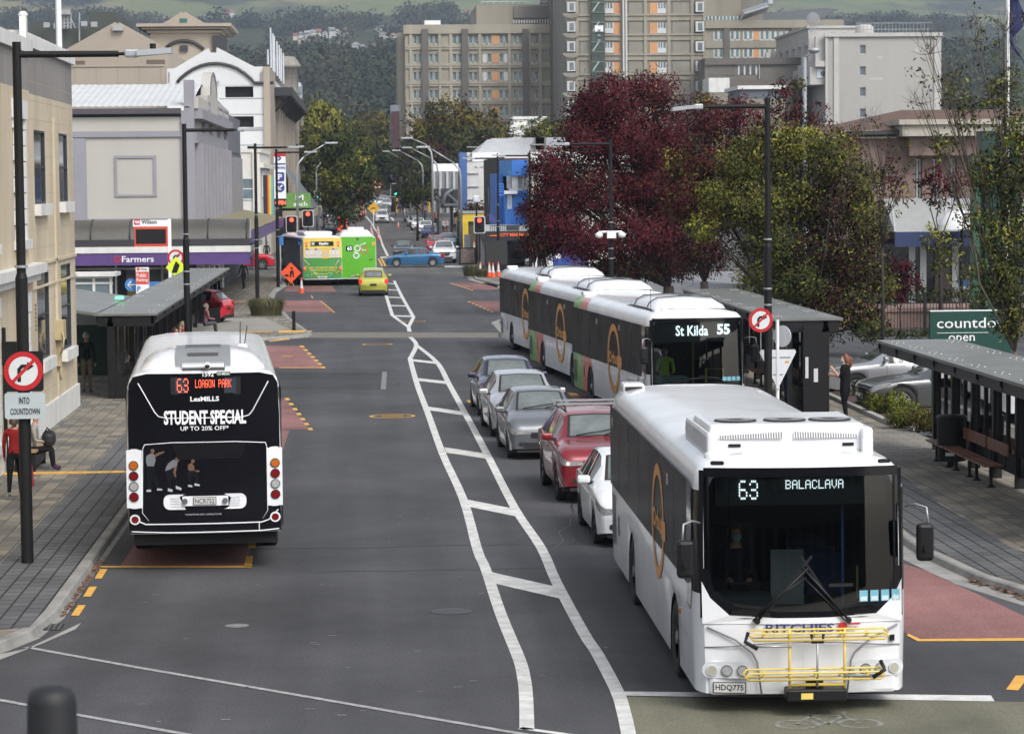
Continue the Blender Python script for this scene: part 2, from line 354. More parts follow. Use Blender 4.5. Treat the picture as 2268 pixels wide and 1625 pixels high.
for y,xa,xb in((628,858,874),(642,856,881),(658.5,859,889),(677,866,901),(700,870,913)):
 a,b=G(xa,y),G(xb,y+1);mb.add([(a.x,a.y-.6,.0115),(b.x,b.y-.6,.0115),(b.x,b.y+.6,.0115),(a.x,a.y+.6,.0115)],[(0,1,2,3)])
ribbon(mb,gp([(1152,1613),(1300,1634)]),.11)
mb.poly([(*G(1371,1532).xy,.011),(*G(2195,1541).xy,.011),(*G(2203,1554).xy,.011),(*G(1371,1541).xy,.011)])
mb.poly([(*G(842,569).xy,.011),(*G(862,568).xy,.011),(*G(862,571.5).xy,.011),(*G(842,572).xy,.011)])
mb.poly([(*G(985,589).xy,.011),(*G(1030,589).xy,.011),(*G(1032,592).xy,.011),(*G(985,592).xy,.011)])
fl=[GR(*p)for p in((859,568),(848,545),(840,520),(830,508),(822,493),(810,479))]
ribbon(mb,fl,.22,.03)
for a,b in(((866,482),(872,489)),((818,455),(819,462))):ribbon(mb,[GR(*a),GR(*b)],.3,.03)
st(mb.obj('white_road_markings',RLINE))
mb=MB();ribbon(mb,gp([(58,1434),(300,1478),(664,1541),(1137,1623),(1300,1650)]),.1);ribbon(mb,gp([(-60,1541),(0,1551),(172,1584),(389,1623),(520,1647)]),.1)
st(mb.obj('thin_road_lines',RTHIN))
def yl(mb,quads):
 for q in quads:mb.poly([(*G(*p).xy,.012)for p in q])
mb=MB()
yl(mb,[((221,1261),(238,1261),(225,1282),(210,1282)),((198,1300),(215,1300),(201,1322),(184,1322)),((173,1341),(190,1341),(175,1364),(157,1364)),((204,1254),(557,1254),(557,1257.5),(203,1257.5)),((545,1232),(561,1232),(558,1256),(540,1256)),((550,1200),(568,1200),(565,1214),(549,1214)),((2012,1404),(2038,1416),(2275,1414),(2275,1420),(2033,1421),(2008,1408)),((2250,1497),(2280,1497),(2255,1530),(2228,1528)),((1033,887),(1054,887),(1060,892),(1038,892)),((1256,870),(1275,871),(1285,877),(1264,876)),((1281,884),(1294,885),(1302,890),(1290,889)),((618,814),(713,814),(713,815.5),(618,815.5)),((625,789),(648,789),(648,790),(625,790))])
for i in range(7):
 t=i/6;x=667+46*t;y=766+46*t;yl(mb,[((x-4,y),(x+5,y),(x+9,y+4),(x,y+4))])
 x=634+51*t;y=884+66*t;yl(mb,[((x-4,y-2),(x+6,y-2),(x+9,y+3),(x-1,y+3))])
 x=711+27*t;y=667+23*t;yl(mb,[((x-3,y),(x+3,y),(x+5,y+2),(x,y+2))])
 x=1000+44*t;y=628+14*t;yl(mb,[((x-3,y),(x+3,y),(x+5,y+1.5),(x,y+1.5))]);x=1038+50*t;y=668+22*t;yl(mb,[((x-3,y),(x+3,y),(x+5,y+2),(x,y+2))])
yl(mb,[((594,755),(640,750),(644,752),(600,757)),((655,747),(672,746),(674,748),(660,749)),((682,733),(690,733),(692,735),(684,735)),((635,708),(640,712),(644,712),(638,707)),((688,655),(692,661),(694,661),(691,655))])
for cx,cy,r in((869,922,.62),(836,763,.6),(914,712.5,.6)):
 c=G(cx,cy);mb.disc((c.x,c.y,.012),Z_,r,32,0,r-.09)
c=G(869,922);mb.quad((c.x-.3,c.y-.25,.012),(c.x+.3,c.y-.25,.012),(c.x+.3,c.y-.14,.012),(c.x-.3,c.y-.14,.012));mb.quad((c.x-.3,c.y+.14,.012),(c.x+.3,c.y+.14,.012),(c.x+.3,c.y+.25,.012),(c.x-.3,c.y+.25,.012))
ribbon(mb,[(7.0,176),(8.0,186)],.12);
for a in((838,573),(845,573)):ribbon(mb,gp([a,(a[0]+9,590)]),.14)
st(mb.obj('yellow_road_markings',RYEL))
mb=MB()
def rp(*q):mb.poly([(*G(*p).xy,.008)for p in q])
rp((204,1254),(541,1254),(640,884),(685,951),(600,951),(500,1254))if False else None
mb.poly([(-4.05,44.2,.008),(*G(543,1254).xy,.008),(-1.95,68.6,.008),(-4.05,68.6,.008)])
rp((587,766),(667,766),(713,814),(560,815));rp((560,884),(632,884),(685,951),(560,951))
rp((616,665),(709,665),(740,691),(622,691));rp((636,633),(735,633),(745,646),(630,646))
rp((990,627),(1102,627),(1102,642),(1053,642));rp((1036,667),(1140,667),(1140,691),(1090,691));rp((1256,874),(1330,874),(1330,900),(1290,900))
mb.poly([(*G(1985,1244).xy,.008),(*G(2052,1264).xy,.008),(*G(2268,1364).xy,.008),(*G(2300,1380).xy,.008),(*G(2300,1416).xy,.008),(*G(2034,1417).xy,.008),(*G(1985,1392).xy,.008)])
st(mb.obj('red_bus_bay_paint',REDP))
mb=MB();mb.poly([(*G(1376,1543).xy,.008),(*G(2268,1555).xy,.008),(*G(2275,1660).xy,.008),(*G(1400,1660).xy,.008)]);st(mb.obj('cycle_box_paint',GREENB))
mb=MB();c=G(1835,1604)
for dx in(-.36,.36):mb.disc((c.x+dx,c.y,.012),Z_,.27,24,0,.21)
for a,b in(((-.36,0),(-.12,.5)),((-.12,.5),(.25,.45)),((.25,.45),(.36,0)),((-.36,0),(0,0)),((0,0),(.25,.45)),((0,0),(-.16,.6)),((.25,.45),(.3,.7))):ribbon(mb,[(c.x+a[0],c.y+a[1]),(c.x+b[0],c.y+b[1])],.055,.0125)
st(mb.obj('bicycle_road_symbol',M('worn_white_paint',(.22,.22,.2),.8,var=.5,sc=8)))
mb=MB();mb.poly([(*G(610,825).xy,.008),(*G(850,825).xy,.008),(*G(850,863).xy,.008),(*G(600,863).xy,.008)]);st(mb.obj('road_patch',asphalt('patched_asphalt',(.048,.048,.052))))
mb=MB();ribbon(mb,gp([(852,824),(849,863)]),.16,.012);ribbon(mb,gp([(700,825),(852,824)]),.03,.012);ribbon(mb,gp([(640,863.5),(849,863)]),.03,.012)
c=G(525,1386.5);mb.disc((c.x,c.y,.012),Z_,.17,20);c=G(1015,905);mb.quad((c.x-.1,c.y-.1,.012),(c.x+.1,c.y-.1,.012),(c.x+.1,c.y+.1,.012),(c.x-.1,c.y+.1,.012))
for i in range(46):
 x=RN.uniform(300,1350);y=RN.uniform(1000,1600);c=G(x,y);a=RN.uniform(.008,.03);b=RN.uniform(.02,.06);mb.quad((c.x-b,c.y-a,.012),(c.x+b,c.y-a,.012),(c.x+b,c.y+a,.012),(c.x-b,c.y+a,.012))
st(mb.obj('road_scuffs',M('pale_scuff',(.2,.2,.2),.8,var=.4,sc=9)))
mb=MB()
for k in range(9):
 x0=RN.uniform(-3.5,8);y0=RN.uniform(33,95);n=14;L_=RN.uniform(4,14);al=abs(RN.normal())*.2 if k<5 else PI/2;pts=[]
 for i in range(n):pts.append((x0+math.sin(al)*L_*i/n+RN.normal()*.06,y0+math.cos(al)*L_*i/n+RN.normal()*.06))
 ribbon(mb,pts,.035,.0095)
for x,y,r in((6.2,52,.3),(-2.7,72,.34),(1.2,39,.3),(4.6,88,.32)):mb.disc((x,y,.0096),Z_,r,20)
st(mb.obj('road_cracks',M('bitumen_seal',(.03,.03,.032),.5,var=.3)))
mb=MB();mb.poly([(*G(0,1450).xy,.012),(*G(60,1437).xy,.012),(*G(180,1380).xy,.012),(*G(168,1394).xy,.012),(*G(92,1427).xy,.012),(*G(0,1462).xy,.012),(*G(-60,1470).xy,.012),(*G(-60,1455).xy,.012)]);st(mb.obj('gutter_apron',CONC))
mb=MB();c=G(130,1390);mb.box(c.x-.45,c.x+.05,c.y-.25,c.y+.3,.0,.014)
for i in range(7):mb.box(c.x-.42+i*.07,c.x-.39+i*.07,c.y-.22,c.y+.27,.014,.024,1)
tag(mb.obj('drain_grate',[M('grate_dark',(.02,.02,.02),.7),M('grate_iron',(.09,.085,.08),.6)]),'dark iron drain grate set in the gutter by the left kerb corner','drain grate')
mb=MB();mb.prism([(13.05,66.3,.16),(14.3,66.5,.16),(16,67.5,.16),(17,82,.16),(13.05,82,.16)],(0,0,-.2));st(mb.obj('garden_bed_soil',M('bark_mulch',(.075,.045,.032),.95,var=.5,sc=14,bump=.8,bsc=30)))
mb=MB()
for a,b in(((13.0,82),(13.0,66.1)),((12.93,66.1),(14.3,66.3)),((14.3,66.3),(17.0,66.8))):mb.beam((*a,.1),(*b,.1),.16,.24)
st(mb.obj('garden_bed_edging',CONC))
mb=MB()
for x0,x1,y0 in((1990,2160,984),(1950,2100,965)):ribbon(mb,[G(x0,y0,.02),G(x1,y0-2,.02)],.1,.03)
for y in(62.2,64.6):mb.quad((13.6,y,.02),(15.5,y,.02),(15.5,y+.1,.02),(13.6,y+.1,.02))
for y in(72,78,84,91):mb.quad((16.5,y,.02),(30,y,.02),(30,y+.12,.02),(16.5,y+.12,.02))
st(mb.obj('car_park_lines',RLINE))
def leaf_litter(name,pts,n,spread,cols,sz=.045):
 mb=MB()
 for i in range(n):
  t=RN.random()*(len(pts)-1);k=int(t);p=V((*pts[k],0)).lerp(V((*pts[k+1],0)),t-k)
  x=p.x+RN.normal()*spread;y=p.y+RN.normal()*spread*1.5;a=RN.uniform(0,PI);s=sz*RN.uniform(.6,1.3);z=.016+RN.random()*.03
  u=V((math.cos(a),math.sin(a),RN.uniform(-.3,.3)))*s;w=V((-math.sin(a),math.cos(a),RN.uniform(-.3,.3)))*s*.5
  c=V((x,y,z));mb.add([c-u,c-w,c+u,c+w],[(0,1,2,3)],int(RN.integers(len(cols))))
 return tag(mb.obj(name,cols),'dry brown leaves lying along the kerb gutters','fallen leaves',kind='stuff')
LITTER=[M('dry_leaf_a',(.13,.055,.03),.8),M('dry_leaf_b',(.2,.1,.05),.8)]
leaf_litter('fallen_leaves',[(-4.42,39),(-4.42,45)],230,.035,LITTER);leaf_litter('fallen_leaves',[(9.3,41.2),(9.85,38.4)],300,.07,LITTER)
# ------------------------------------------------------------------ buildings
def RY(x0,y0,x1,y1,Y):
 xm,ym=(x0+x1)/2,(y0+y1)/2
 return PY(x0,ym,Y).x,PY(x1,ym,Y).x,PY(xm,y1,Y).z,PY(xm,y0,Y).z
def RX(x0,y0,x1,y1,X):
 xm,ym=(x0+x1)/2,(y0+y1)/2
 a,b=PX(x0,ym,X).y,PX(x1,ym,X).y
 return min(a,b),max(a,b),PX(xm,y1,X).z,PX(xm,y0,X).z
def front(Y):return lambda u,v,n:V((u,Y-n,v))
def sideL(X):return lambda u,v,n:V((X+n,u,v))
def sideR(X):return lambda u,v,n:V((X-n,u,v))
GLD=M('window_dark',(.03,.035,.04),.06,var=.25,sc=.6,spec=.8);GLB=M('window_pale',(.16,.21,.23),.12,var=.35,sc=.4,spec=.7)
FRM=M('window_frame_white',(.55,.56,.56),.5);FRD=M('window_frame_dark',(.03,.03,.035),.5)
def window(b,P,h,depth,fm,gm,cols=1,rows=1,fw=.06,name='window'):
 a,c,d,e=h;f=MB()
 f.pbox(P,a,a+fw,d,e,-depth,-depth+.06);f.pbox(P,c-fw,c,d,e,-depth,-depth+.06)
 f.pbox(P,a+fw,c-fw,d,d+fw,-depth,-depth+.06);f.pbox(P,a+fw,c-fw,e-fw,e,-depth,-depth+.06)
 for i in range(1,cols):x=a+(c-a)*i/cols;f.pbox(P,x-fw/2,x+fw/2,d+fw,e-fw,-depth+.002,-depth+.055)
 for i in range(1,rows):z=d+(e-d)*i/rows;f.pbox(P,a+fw,c-fw,z-fw/2,z+fw/2,-depth+.004,-depth+.05)
 o=f.obj(name,fm,b,world=True)
 g=MB();g.quad(P(a,d,-depth+.01),P(c,d,-depth+.01),P(c,e,-depth+.01),P(a,e,-depth+.01));g.obj('pane',gm,o,world=True)
 return o
# ---- cream painted building, left foreground
CREAM=M('cream_paint',(.52,.445,.32),.7,var=.22,sc=.5,streak=.25,bump=.15,bsc=6);GREYP=M('grey_paint',(.24,.225,.21),.7,var=.18,sc=.5,streak=.3)
WHP=M('white_trim',(.62,.62,.6),.6,var=.14,sc=1.2,streak=.3);JAMB=M('pale_grey_jamb',(.45,.46,.48),.6,var=.1)
b=th('painted_building','cream painted two storey building with grey parapet band and white trim','building',(-8,76,0));P=sideL(-8.02);Ye=75.8
hs_=[RX(76,290,101,452,-8.02),RX(131,297,150,447,-8.02),RX(83,600,110,795,-8.02),RX(136,584,158,772,-8.02)]
mb=MB()
vs=[.75,8.45,9.55]
mb.wall([50,Ye],[.75,8.45],hs_,P,0,.075,2);mb.wall([50,Ye],[8.45,9.55],[],P,1);mb.pbox(P,50,Ye+.05,.0,.75,-.1,.06,3)
mb.quad(V((-8.02,Ye,0)),V((-22,Ye,0)),V((-22,Ye,8.45)),V((-8.02,Ye,8.45)),0);mb.quad(V((-8.02,Ye,8.45)),V((-22,Ye,8.45)),V((-22,Ye,9.55)),V((-8.02,Ye,9.55)),1)
mb.quad(V((-22,30,9.5)),V((-8.1,30,9.5)),V((-8.1,Ye,9.5)),V((-22,Ye,9.5)),1)
mb.box(-8.3,-8.021,65.45,65.75,.75,9.5,0)
mb.pbox(P,70.9,71.15,.75,8.0,0,.05,0);mb.pbox(P,66,Ye,4.28,4.36,0,.05,0);mb.pbox(P,66,Ye,3.72,3.78,0,.04,0)
mb.obj('wall',[CREAM,GREYP,JAMB,WHP],b,world=True)
mb=MB()
for i in range(18):
 z=1.1+i*.45;ed=[66.1,70.9,71.2,Ye]
 for h in hs_:
  if h[2]-.3<z<h[3]+.05:ed+=[h[0]-.12,h[1]+.12]
 ed.sort()
 for q in range(0,len(ed)-1,2):mb.pbox(P,ed[q],ed[q+1],z,z+.01,0,.003)
mb.obj('block_joint',M('joint_mortar',(.42,.36,.255),.8),b,world=True)  # mortar joints, slightly darker than the wall paint
mb=MB();mb.box(-8.55,-7.92,64.8,Ye+.12,9.55,9.82);mb.box(-8.5,-7.98,64.8,Ye+.05,9.82,9.9);mb.box(-8.55,-7.7,30,64.4,9.3,9.62);mb.box(-8.02,-7.86,64.5,64.75,9.3,10.2);mb.lathe([(.1,0),(.12,.05),(.06,.12),(0,.13)],10,0,(-7.94,64.6,10.2));mb.obj('parapet',WHP,b,world=True)
for h in hs_:
 o=window(b,P,h,.07,FRD,GLD,1,2,.05)
 m2=MB();m2 .pbox(P,h[0]-.1,h[1]+.1,h[2]-.28,h[2],-.3,.16);m2 .obj('sill',WHP,o,world=True)
P2=sideL(-7.8);mb=MB();h2=[(55.8,57.6,5.0,7.75),(55.8,57.6,.8,3.45),(61.4,62.9,5.0,7.75),(61.4,62.9,.8,3.35)]
mb.wall([40,64.3],[.75,8.45],h2,P2,0,.075,2);mb.wall([40,64.3],[8.45,9.3],[],P2,1);mb.quad(V((-7.8,64.3,0)),V((-8.3,64.3,0)),V((-8.3,64.3,8.45)),V((-7.8,64.3,8.45)),0)
mb.quad(V((-7.8,64.3,8.45)),V((-8.3,64.3,8.45)),V((-8.3,64.3,9.3)),V((-7.8,64.3,9.3)),1);mb.pbox(P2,40,64.35,0,.75,-.1,.06,3)
mb.obj('bay_wall',[CREAM,GREYP,JAMB,WHP],b,world=True)
for h in h2:
 o=window(b,P2,h,.07,FRD,GLD,1,2,.08);q=MB();z=h[2]
 while z<h[3]-.1:
  for s_,e in((h[0],-1),(h[1],1)):
   w_=.34 if int((z-h[2])/.36)%2 else .24;q.pbox(P2,s_,s_+e*w_,z,z+.33,.005,.07)
  z+=.36
 q.pbox(P2,h[0]-.4,h[1]+.4,h[3],h[3]+.42,.005,.09);q.pbox(P2,h[0]-.35,h[1]+.35,h[2]-.2,h[2],-.2,.14);q.obj('window_surround',WHP,o,world=True)
mb=MB();mb.pbox(P2,40,64.6,4.02,4.2,-.1,.16);mb.pbox(P2,40,64.7,4.2,4.42,-.1,.3);mb.obj('cornice',WHP,b,world=True)
mb=MB();mb.cyl((-7.94,65.0,.3),(-7.94,65.0,9.2),.055,n=8)
for z in(1.6,3.3,5.2,7.0):mb.cyl((-7.94,65,z),(-7.94,65,z+.12),.075,n=8)
mb.obj('downpipe',M('cream_pipe',(.46,.36,.23),.5),b,world=True)
mb=MB();mb.pbox(P,70.55,71.2,2.25,2.75,.0,.22);mb.pbox(P,70.75,71.0,1.55,2.25,0,.12)
mb.tube([(-7.85,70.6,2.5),(-7.78,70.45,2.3),(-7.8,70.4,2.1),(-7.85,70.55,1.95),(-7.9,70.8,1.9)],.025);mb.tube([(-7.95,70.9,1.6),(-7.93,70.9,1.2)],.03);mb.obj('meter_box',M('meter_cream',(.42,.34,.2),.5),b,world=True)
mb=MB()
for i in range(7):mb.pbox(P,66.45,66.6,3.3-.1*i,3.36-.1*i,0,.01)
mb.obj('vent',FRD,b,world=True)
mb=MB();mb.lathe([(.0,0),(.2,0),(.2,.5),(.26,.52),(.2,.62),(.05,.68)],12,0,(-9.3,66,9.5));mb.obj('roof_vent',SGREY,b,world=True)
# ---- department store with purple awning
PALE=M('pale_stone_paint',(.41,.395,.365),.7,var=.07,sc=.3,streak=.3);LILAC=M('lilac_grey_trim',(.25,.245,.275),.65,var=.08,sc=.6);DGUT=M('dark_gutter',(.065,.06,.07),.5)
CORR=M('corrugated_white',(.5,.51,.52),.6,var=.08,sc=.7);PURP=M('purple_fascia',(.085,.045,.175),.5,var=.1)
b=th('department_store','pale department store with lilac trim, white metal roof and purple awning fascia','shop',(-8.4,135,0));Yf=135.0;P=front(Yf);Xc=-8.4
mb=MB();mb.wall([-34,Xc],[3.9,9.6],[],P,0)
S=sideL(Xc);mb.wall([Yf,166],[3.9,9.6],[],S,0)
mb.obj('wall',PALE,b,world=True)
mb=MB()
zt=lambda y:PY(400,y,Yf).z
xx=lambda x:PY(x,350,Yf).x
mb.pbox(P,xx(191)-3,xx(191),3.9,zt(305),0,.1);mb.pbox(P,-34,xx(403),zt(303),zt(290),0,.12);mb.pbox(P,xx(403),Xc+.1,3.9,9.9,0,.16);mb.pbox(P,xx(412),xx(421),zt(285),zt(240),.16,.165)
for a in((253,259,344,435),(339,346,344,435)):mb.pbox(P,xx(a[0]),xx(a[1]),zt(a[3]),zt(a[2]),0,.06)
mb.pbox(P,xx(259),xx(339),zt(350),zt(344),0,.06);mb.pbox(P,xx(259),xx(339),zt(435),zt(430),0,.06);mb.pbox(P,xx(191),xx(403),zt(492),zt(483),0,.05)
mb.pbox(S,Yf+.1,166,8.3,8.9,0,.2);mb.pbox(S,Yf+.1,166.2,9.5,10.0,0,.5)
for y in(143,150,158,165.6):mb.pbox(S,y-.35,y+.35,8.9,9.5,0,.22)
for i in range(9):y=136.6+i*3.55;mb.pbox(S,y,y+.5,4.4,8.3,0,.45)
for i in range(8):mb.pbox(S,137.1+i*3.55,140.1+i*3.55,4.6,5.0,0,.2)
mb.pbox(P,Xc-.4,Xc+.1,9.9,11.4,-.5,.15)
mb.obj('trim',LILAC,b,world=True)
mb=MB();a=[V((Xc+.3,143.2,10.0)),V((Xc+.3,143.2,10.9)),V((Xc+.3,145.6,11.0))];a+=[V((Xc+.3,149.2-3.4*math.cos(PI*i/10),11.0+1.35*math.sin(PI*i/10)))for i in range(11)]
a+=[V((Xc+.3,152.8,10.9)),V((Xc+.3,165.8,10.7)),V((Xc+.3,165.8,10.0))];mb.prism(a,(-.5,0,0));mb.box(Xc-.2,Xc+.3,135,143.2,10.0,10.6)
mb.obj('parapet',PALE,b,world=True)
mb=MB();o_=lambda R:[V((Xc+.33,149.2-R*math.cos(PI*i/12),11.0+.4*R*math.sin(PI*i/12)))for i in range(13)];mb.grid([o_(3.4),o_(2.9)],0,False)
for y0,y1 in((143.6,145.4),(153.2,158.5),(159.2,165)):mb.box(Xc+.3,Xc+.34,y0,y1,10.1,10.2);mb.box(Xc+.3,Xc+.34,y0,y1,10.5,10.6);mb.box(Xc+.3,Xc+.34,y0,y0+.15,10.2,10.5);mb.box(Xc+.3,Xc+.34,y1-.15,y1,10.2,10.5)
mb.obj('parapet_moulding',LILAC,b,world=True)
mb=MB();n=150;z0=zt(236);z1=PY(300,188,145).z
rows=[[(-34+25.5*i/n,Yf-.25,z0+.03*(i%2))for i in range(n+1)],[(-34+25.5*i/n,145,z1+.03*(i%2))for i in range(n+1)]];mb.grid(rows,0,False)
mb.quad((-34,145,z1),(-8.5,145,z1),(-8.5,166,z1-.5),(-34,166,z1-.5));mb.obj('roof',CORR,b,world=True)
mb=MB();mb.pbox(P,-34,xx(403),zt(252),zt(240),0,.3);mb.obj('gutter',DGUT,b,world=True)
CANO=M('smoked_awning_sheet',(.075,.07,.06),.35,var=.3,sc=.5,spec=.6)
mb=MB();pr=[(0,4.55),(.5,4.5),(1.0,4.3),(1.35,4.0),(1.5,3.6)]
mb.grid([[(x,Yf-.1-d,z)for d,z in pr]for x in(-34,-5.6)]);mb.poly([(-5.6,Yf-.1-d,z)for d,z in pr]+[(-5.6,Yf-.1,3.6)],1)
mb.obj('awning',[CANO,WHP],b,world=True)
mb=MB()
for i in range(16):
 x=-5.75-i*1.9;mb.tube([(x,Yf-.12-d,z+.02)for d,z in pr],.04,5)
mb.objs('awning_rib',FRD,b,world=True)
mb=MB();mb.box(-34,-5.6,Yf-1.75,Yf-1.5,3.25,3.6,0);mb.box(-34,-5.55,Yf-1.85,Yf-1.6,2.95,3.25,1);mb.box(-34,-5.6,Yf-1.8,Yf-1.6,2.35,2.95,2);mb.box(-8.3,-5.6,Yf-1.6,150,2.95,3.2,3)
mb.text('Farmers',(xx(273),Yf-1.81,2.5),X_,Z_,1.55,.3,4,.012);mb.disc((xx(263),Yf-1.812,2.64),-Y_,.17,16,5,.11)
mb.obj('awning_fascia',[FRD,WHP,PURP,M('soffit',(.2,.2,.2)),WHITE,REDS],b,world=True)
mb=MB();mb.box(-5.75,-5.6,136,190,3.3,3.9,0);mb.quad((-5.65,136,3.95),(-8.3,136,4.5),(-8.3,190,4.5),(-5.65,190,3.95),1);mb.obj('side_awning',[PURP,M('awning_tan',(.2,.17,.09),.7)],b,world=True)
mb=MB();mb.quad((-34,Yf+1.2,0),(Xc,Yf+1.2,0),(Xc,Yf+1.2,4),(-34,Yf+1.2,4));mb.quad((Xc-.9,Yf+1,0),(Xc-.9,166,0),(Xc-.9,166,4),(Xc-.9,Yf+1,4));mb.obj('shop_window',GLD,b,world=True)
mb=MB()
for x in(-18,-15.1,-12.4,-10.1):mb.box(x-.05,x+.05,Yf+1.1,Yf+1.2,0,4)
mb.box(-34,Xc-.8,Yf+1.08,Yf+1.18,2.05,2.15)
for x in(-15.9,-9.3):mb.box(x-.35,x+.35,Yf-.3,Yf+.9,0,4)
for i in range(6):mb.box(Xc-.5,Xc,137+i*5,137.8+i*5,0,4)
mb.objs('mullion',WHP,b,world=True)
MG=[M('goods_'+str(i),c,.7)for i,c in enumerate(((.22,.19,.16),(.3,.08,.06),(.12,.1,.2),(.3,.28,.25),(.25,.2,.05)))]
mb=MB()
for i in range(30):x=RN.uniform(-18,-9.5);z=RN.uniform(.4,3.2);w_=RN.uniform(.3,.9);mb.box(x,x+w_,Yf+1.14,Yf+1.19,z,z+RN.uniform(.15,.5),int(RN.integers(5)))
mb.objs('window_display',MG,b,world=True)
# ---- dark grey shop, white shop beyond
b=th('grey_shop','narrow dark grey shop with vertical fins between the department store and the white shop','shop',(-8.4,168,0));mb=MB();mb.box(-30,-8.4,166.3,188,0,8.3);mb.box(-30,-8.35,166.3,186,8.3,10.6,0)
mb.obj('wall',M('slate_paint',(.105,.11,.125),.6,var=.12),b,world=True);mb=MB()
for i in range(9):mb.box(-8.4,-8.15,168+i*2,168.4+i*2,4.2,8)
mb.quad((-8.38,166.3,4.2),(-8.38,188,4.2),(-8.38,188,7.8),(-8.38,166.3,7.8),1);mb.obj('fin',[M('fin_grey',(.2,.2,.21)),GLD],b,world=True)
b=th('white_shop','two storey white painted corner shop across the side street with small blue awning','shop',(-9,222,0));mb=MB();P=front(222.0);z2=PY(550,338,222).z
mb.box(-20,-8.4,222,245,0,z2);mb.box(-20.1,-8.3,221.9,245,z2,z2+.3);mb.box(-8.4,-8.1,222,245,7.6,8.0)
for x in(-14,-11,-8.8):mb.box(x-.2,x+.2,221.8,222,3.6,z2)
mb.obj('wall',M('warm_white_paint',(.6,.585,.53),.7,var=.12,sc=.4,streak=.3),b,world=True)
S=sideL(-8.39)
for y in(225,231,237):window(b,S,(y,y+2.6,5.2,7.4),-.02,FRM,GLB,2,1,.12)
for x in(-12.6,-9.9):window(b,P,(x,x+1.1,5.0,6.8),-.02,FRM,GLB,1,2,.1)
mb=MB();mb.box(-13,-8.4,220.6,221.9,3.1,3.5);mb.obj('awning',M('blue_grey_awning',(.18,.24,.32),.6),b,world=True)
mb=MB();mb.quad((-20,221.97,.2),(-9,221.97,.2),(-9,221.97,3),(-20,221.97,3));mb.obj('shop_window',GLD,b,world=True)
mb=MB();CB=[M('banner_'+k,c,.6)for k,c in(('maroon',(.1,.01,.02)),('dark',(.02,.02,.02)),('red',(.5,.05,.03)),('orange',(.65,.28,.03)),('yellow',(.7,.55,.06)),('teal',(.1,.4,.42)))]
xl=PY(583,430,200).x;wd=PY(605,430,200).x-xl;c=0
for i,f in enumerate((.08,.32,.12,.13,.13,.22)):mb.box(xl+wd*c,xl+wd*(c+f),200,200.06,PY(590,508,200).z,PY(590,388,200).z,i if i else 1);c+=f
mb.box(xl+.1,xl+.2,200.06,200.16,0,4.2,1);tag(mb.obj('rainbow_banner',CB,loc=(xl,200,0)),'tall upright banner with rainbow stripes on the left footpath corner','banner')
# ---- white car park building with arched gable
b=th('car_park_building','white car park building with stepped gable and dark arch moulding','building',(-18,246,0));Y0=246.0
q=lambda x,y:PY(x,y,Y0)
out=[(370,480),(370,153),(386,152),(462,107),(466,116),(479,116),(480,105),(563,148),(584,148),(584,480)]
hol=[(499,192,561,216),(504,258,562,282),(548,324,564,340)]
mb=MB();hh=[RY(*h,Y0)for h in hol]
mb.wall([q(370,200).x,q(584,200).x],[0,q(400,190).z],hh,front(Y0),0,.5,1)
mb.prism([q(370,190),q(370,153),q(386,152),q(462,107),q(466,117),q(479,117),q(480,105),q(563,148),q(584,148),q(584,190)],(0,.6,0),0)
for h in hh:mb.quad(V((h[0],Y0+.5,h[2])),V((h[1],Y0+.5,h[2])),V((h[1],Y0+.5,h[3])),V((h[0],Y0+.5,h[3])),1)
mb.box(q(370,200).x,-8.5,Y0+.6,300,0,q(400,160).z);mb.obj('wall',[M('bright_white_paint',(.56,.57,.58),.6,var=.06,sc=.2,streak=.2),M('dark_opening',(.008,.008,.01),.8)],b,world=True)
mb=MB();cx=q(476,150).x
ar=[q(x,y)+V((0,-.12,0))for x,y in((393,183),(400,174),(412,164),(427,154),(445,146),(462,142),(477,141),(492,142),(510,146),(527,153),(542,163),(555,174),(564,184),(606,184))]
mb.tube(ar,.16,6);mb.obj('arch_moulding',FRD,b,world=True)
mb=MB()
for y in(219,254,290,322):z=q(500,y).z;mb.box(q(486,y).x,q(584,y).x,Y0-.015,Y0-.005,z-.05,z+.05)
for x in(375,578):mb.cyl(q(x,183)+V((0,-.1,0)),q(x,160)+V((0,-.1,0)),.06,n=6)
mb.prism([q(476,180)+V((0,-.15,0)),q(486,180)+V((0,-.15,0)),q(481,192)+V((0,-.15,0))],(0,.1,0));mb.objs('wall_detail',M('mid_grey',(.3,.3,.31)),b,world=True)
TAN=M('tan_render',(.33,.285,.232),.75,var=.1,sc=.15,streak=.2)
mb=MB();mb.box(q(584,200).x,-8.3,Y0-.3,262,0,q(590,148).z);mb.obj('corner_pier',TAN,b,world=True)
mb=MB();S=sideL(-8.3)
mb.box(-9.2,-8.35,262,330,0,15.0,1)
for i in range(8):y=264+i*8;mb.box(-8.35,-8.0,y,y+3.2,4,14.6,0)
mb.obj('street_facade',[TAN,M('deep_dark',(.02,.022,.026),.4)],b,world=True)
mb=MB();mb.box(-8.3,-6.6,258,330,14.6,15.4)
for i in range(10):mb.beam((-8.3,260+i*7,13.2),(-6.7,260+i*7,14.8),.25)
mb.obj('roof_canopy',FRD,b,world=True)
for i,(x,yt,yb)in enumerate(((599,62,150),(604,75,155),(607,80,160),(613,92,170),(618,100,178),(622,108,182),(627,118,190),(593,110,148))):
 Y=min(1/((805-x)/6000/7.4),325);mb=MB();p=PY(x,yt,Y);z0=15.4;mb.cyl((p.x,Y,z0),(p.x,Y,p.z),.09,.07,8);tag(mb.obj('steel_mast',M('mast_silver',(.6,.62,.66),.35,.4),loc=(p.x,Y,z0)),'slim silver mast standing in the row above the dark street canopy','mast','silver masts on the canopy roof')
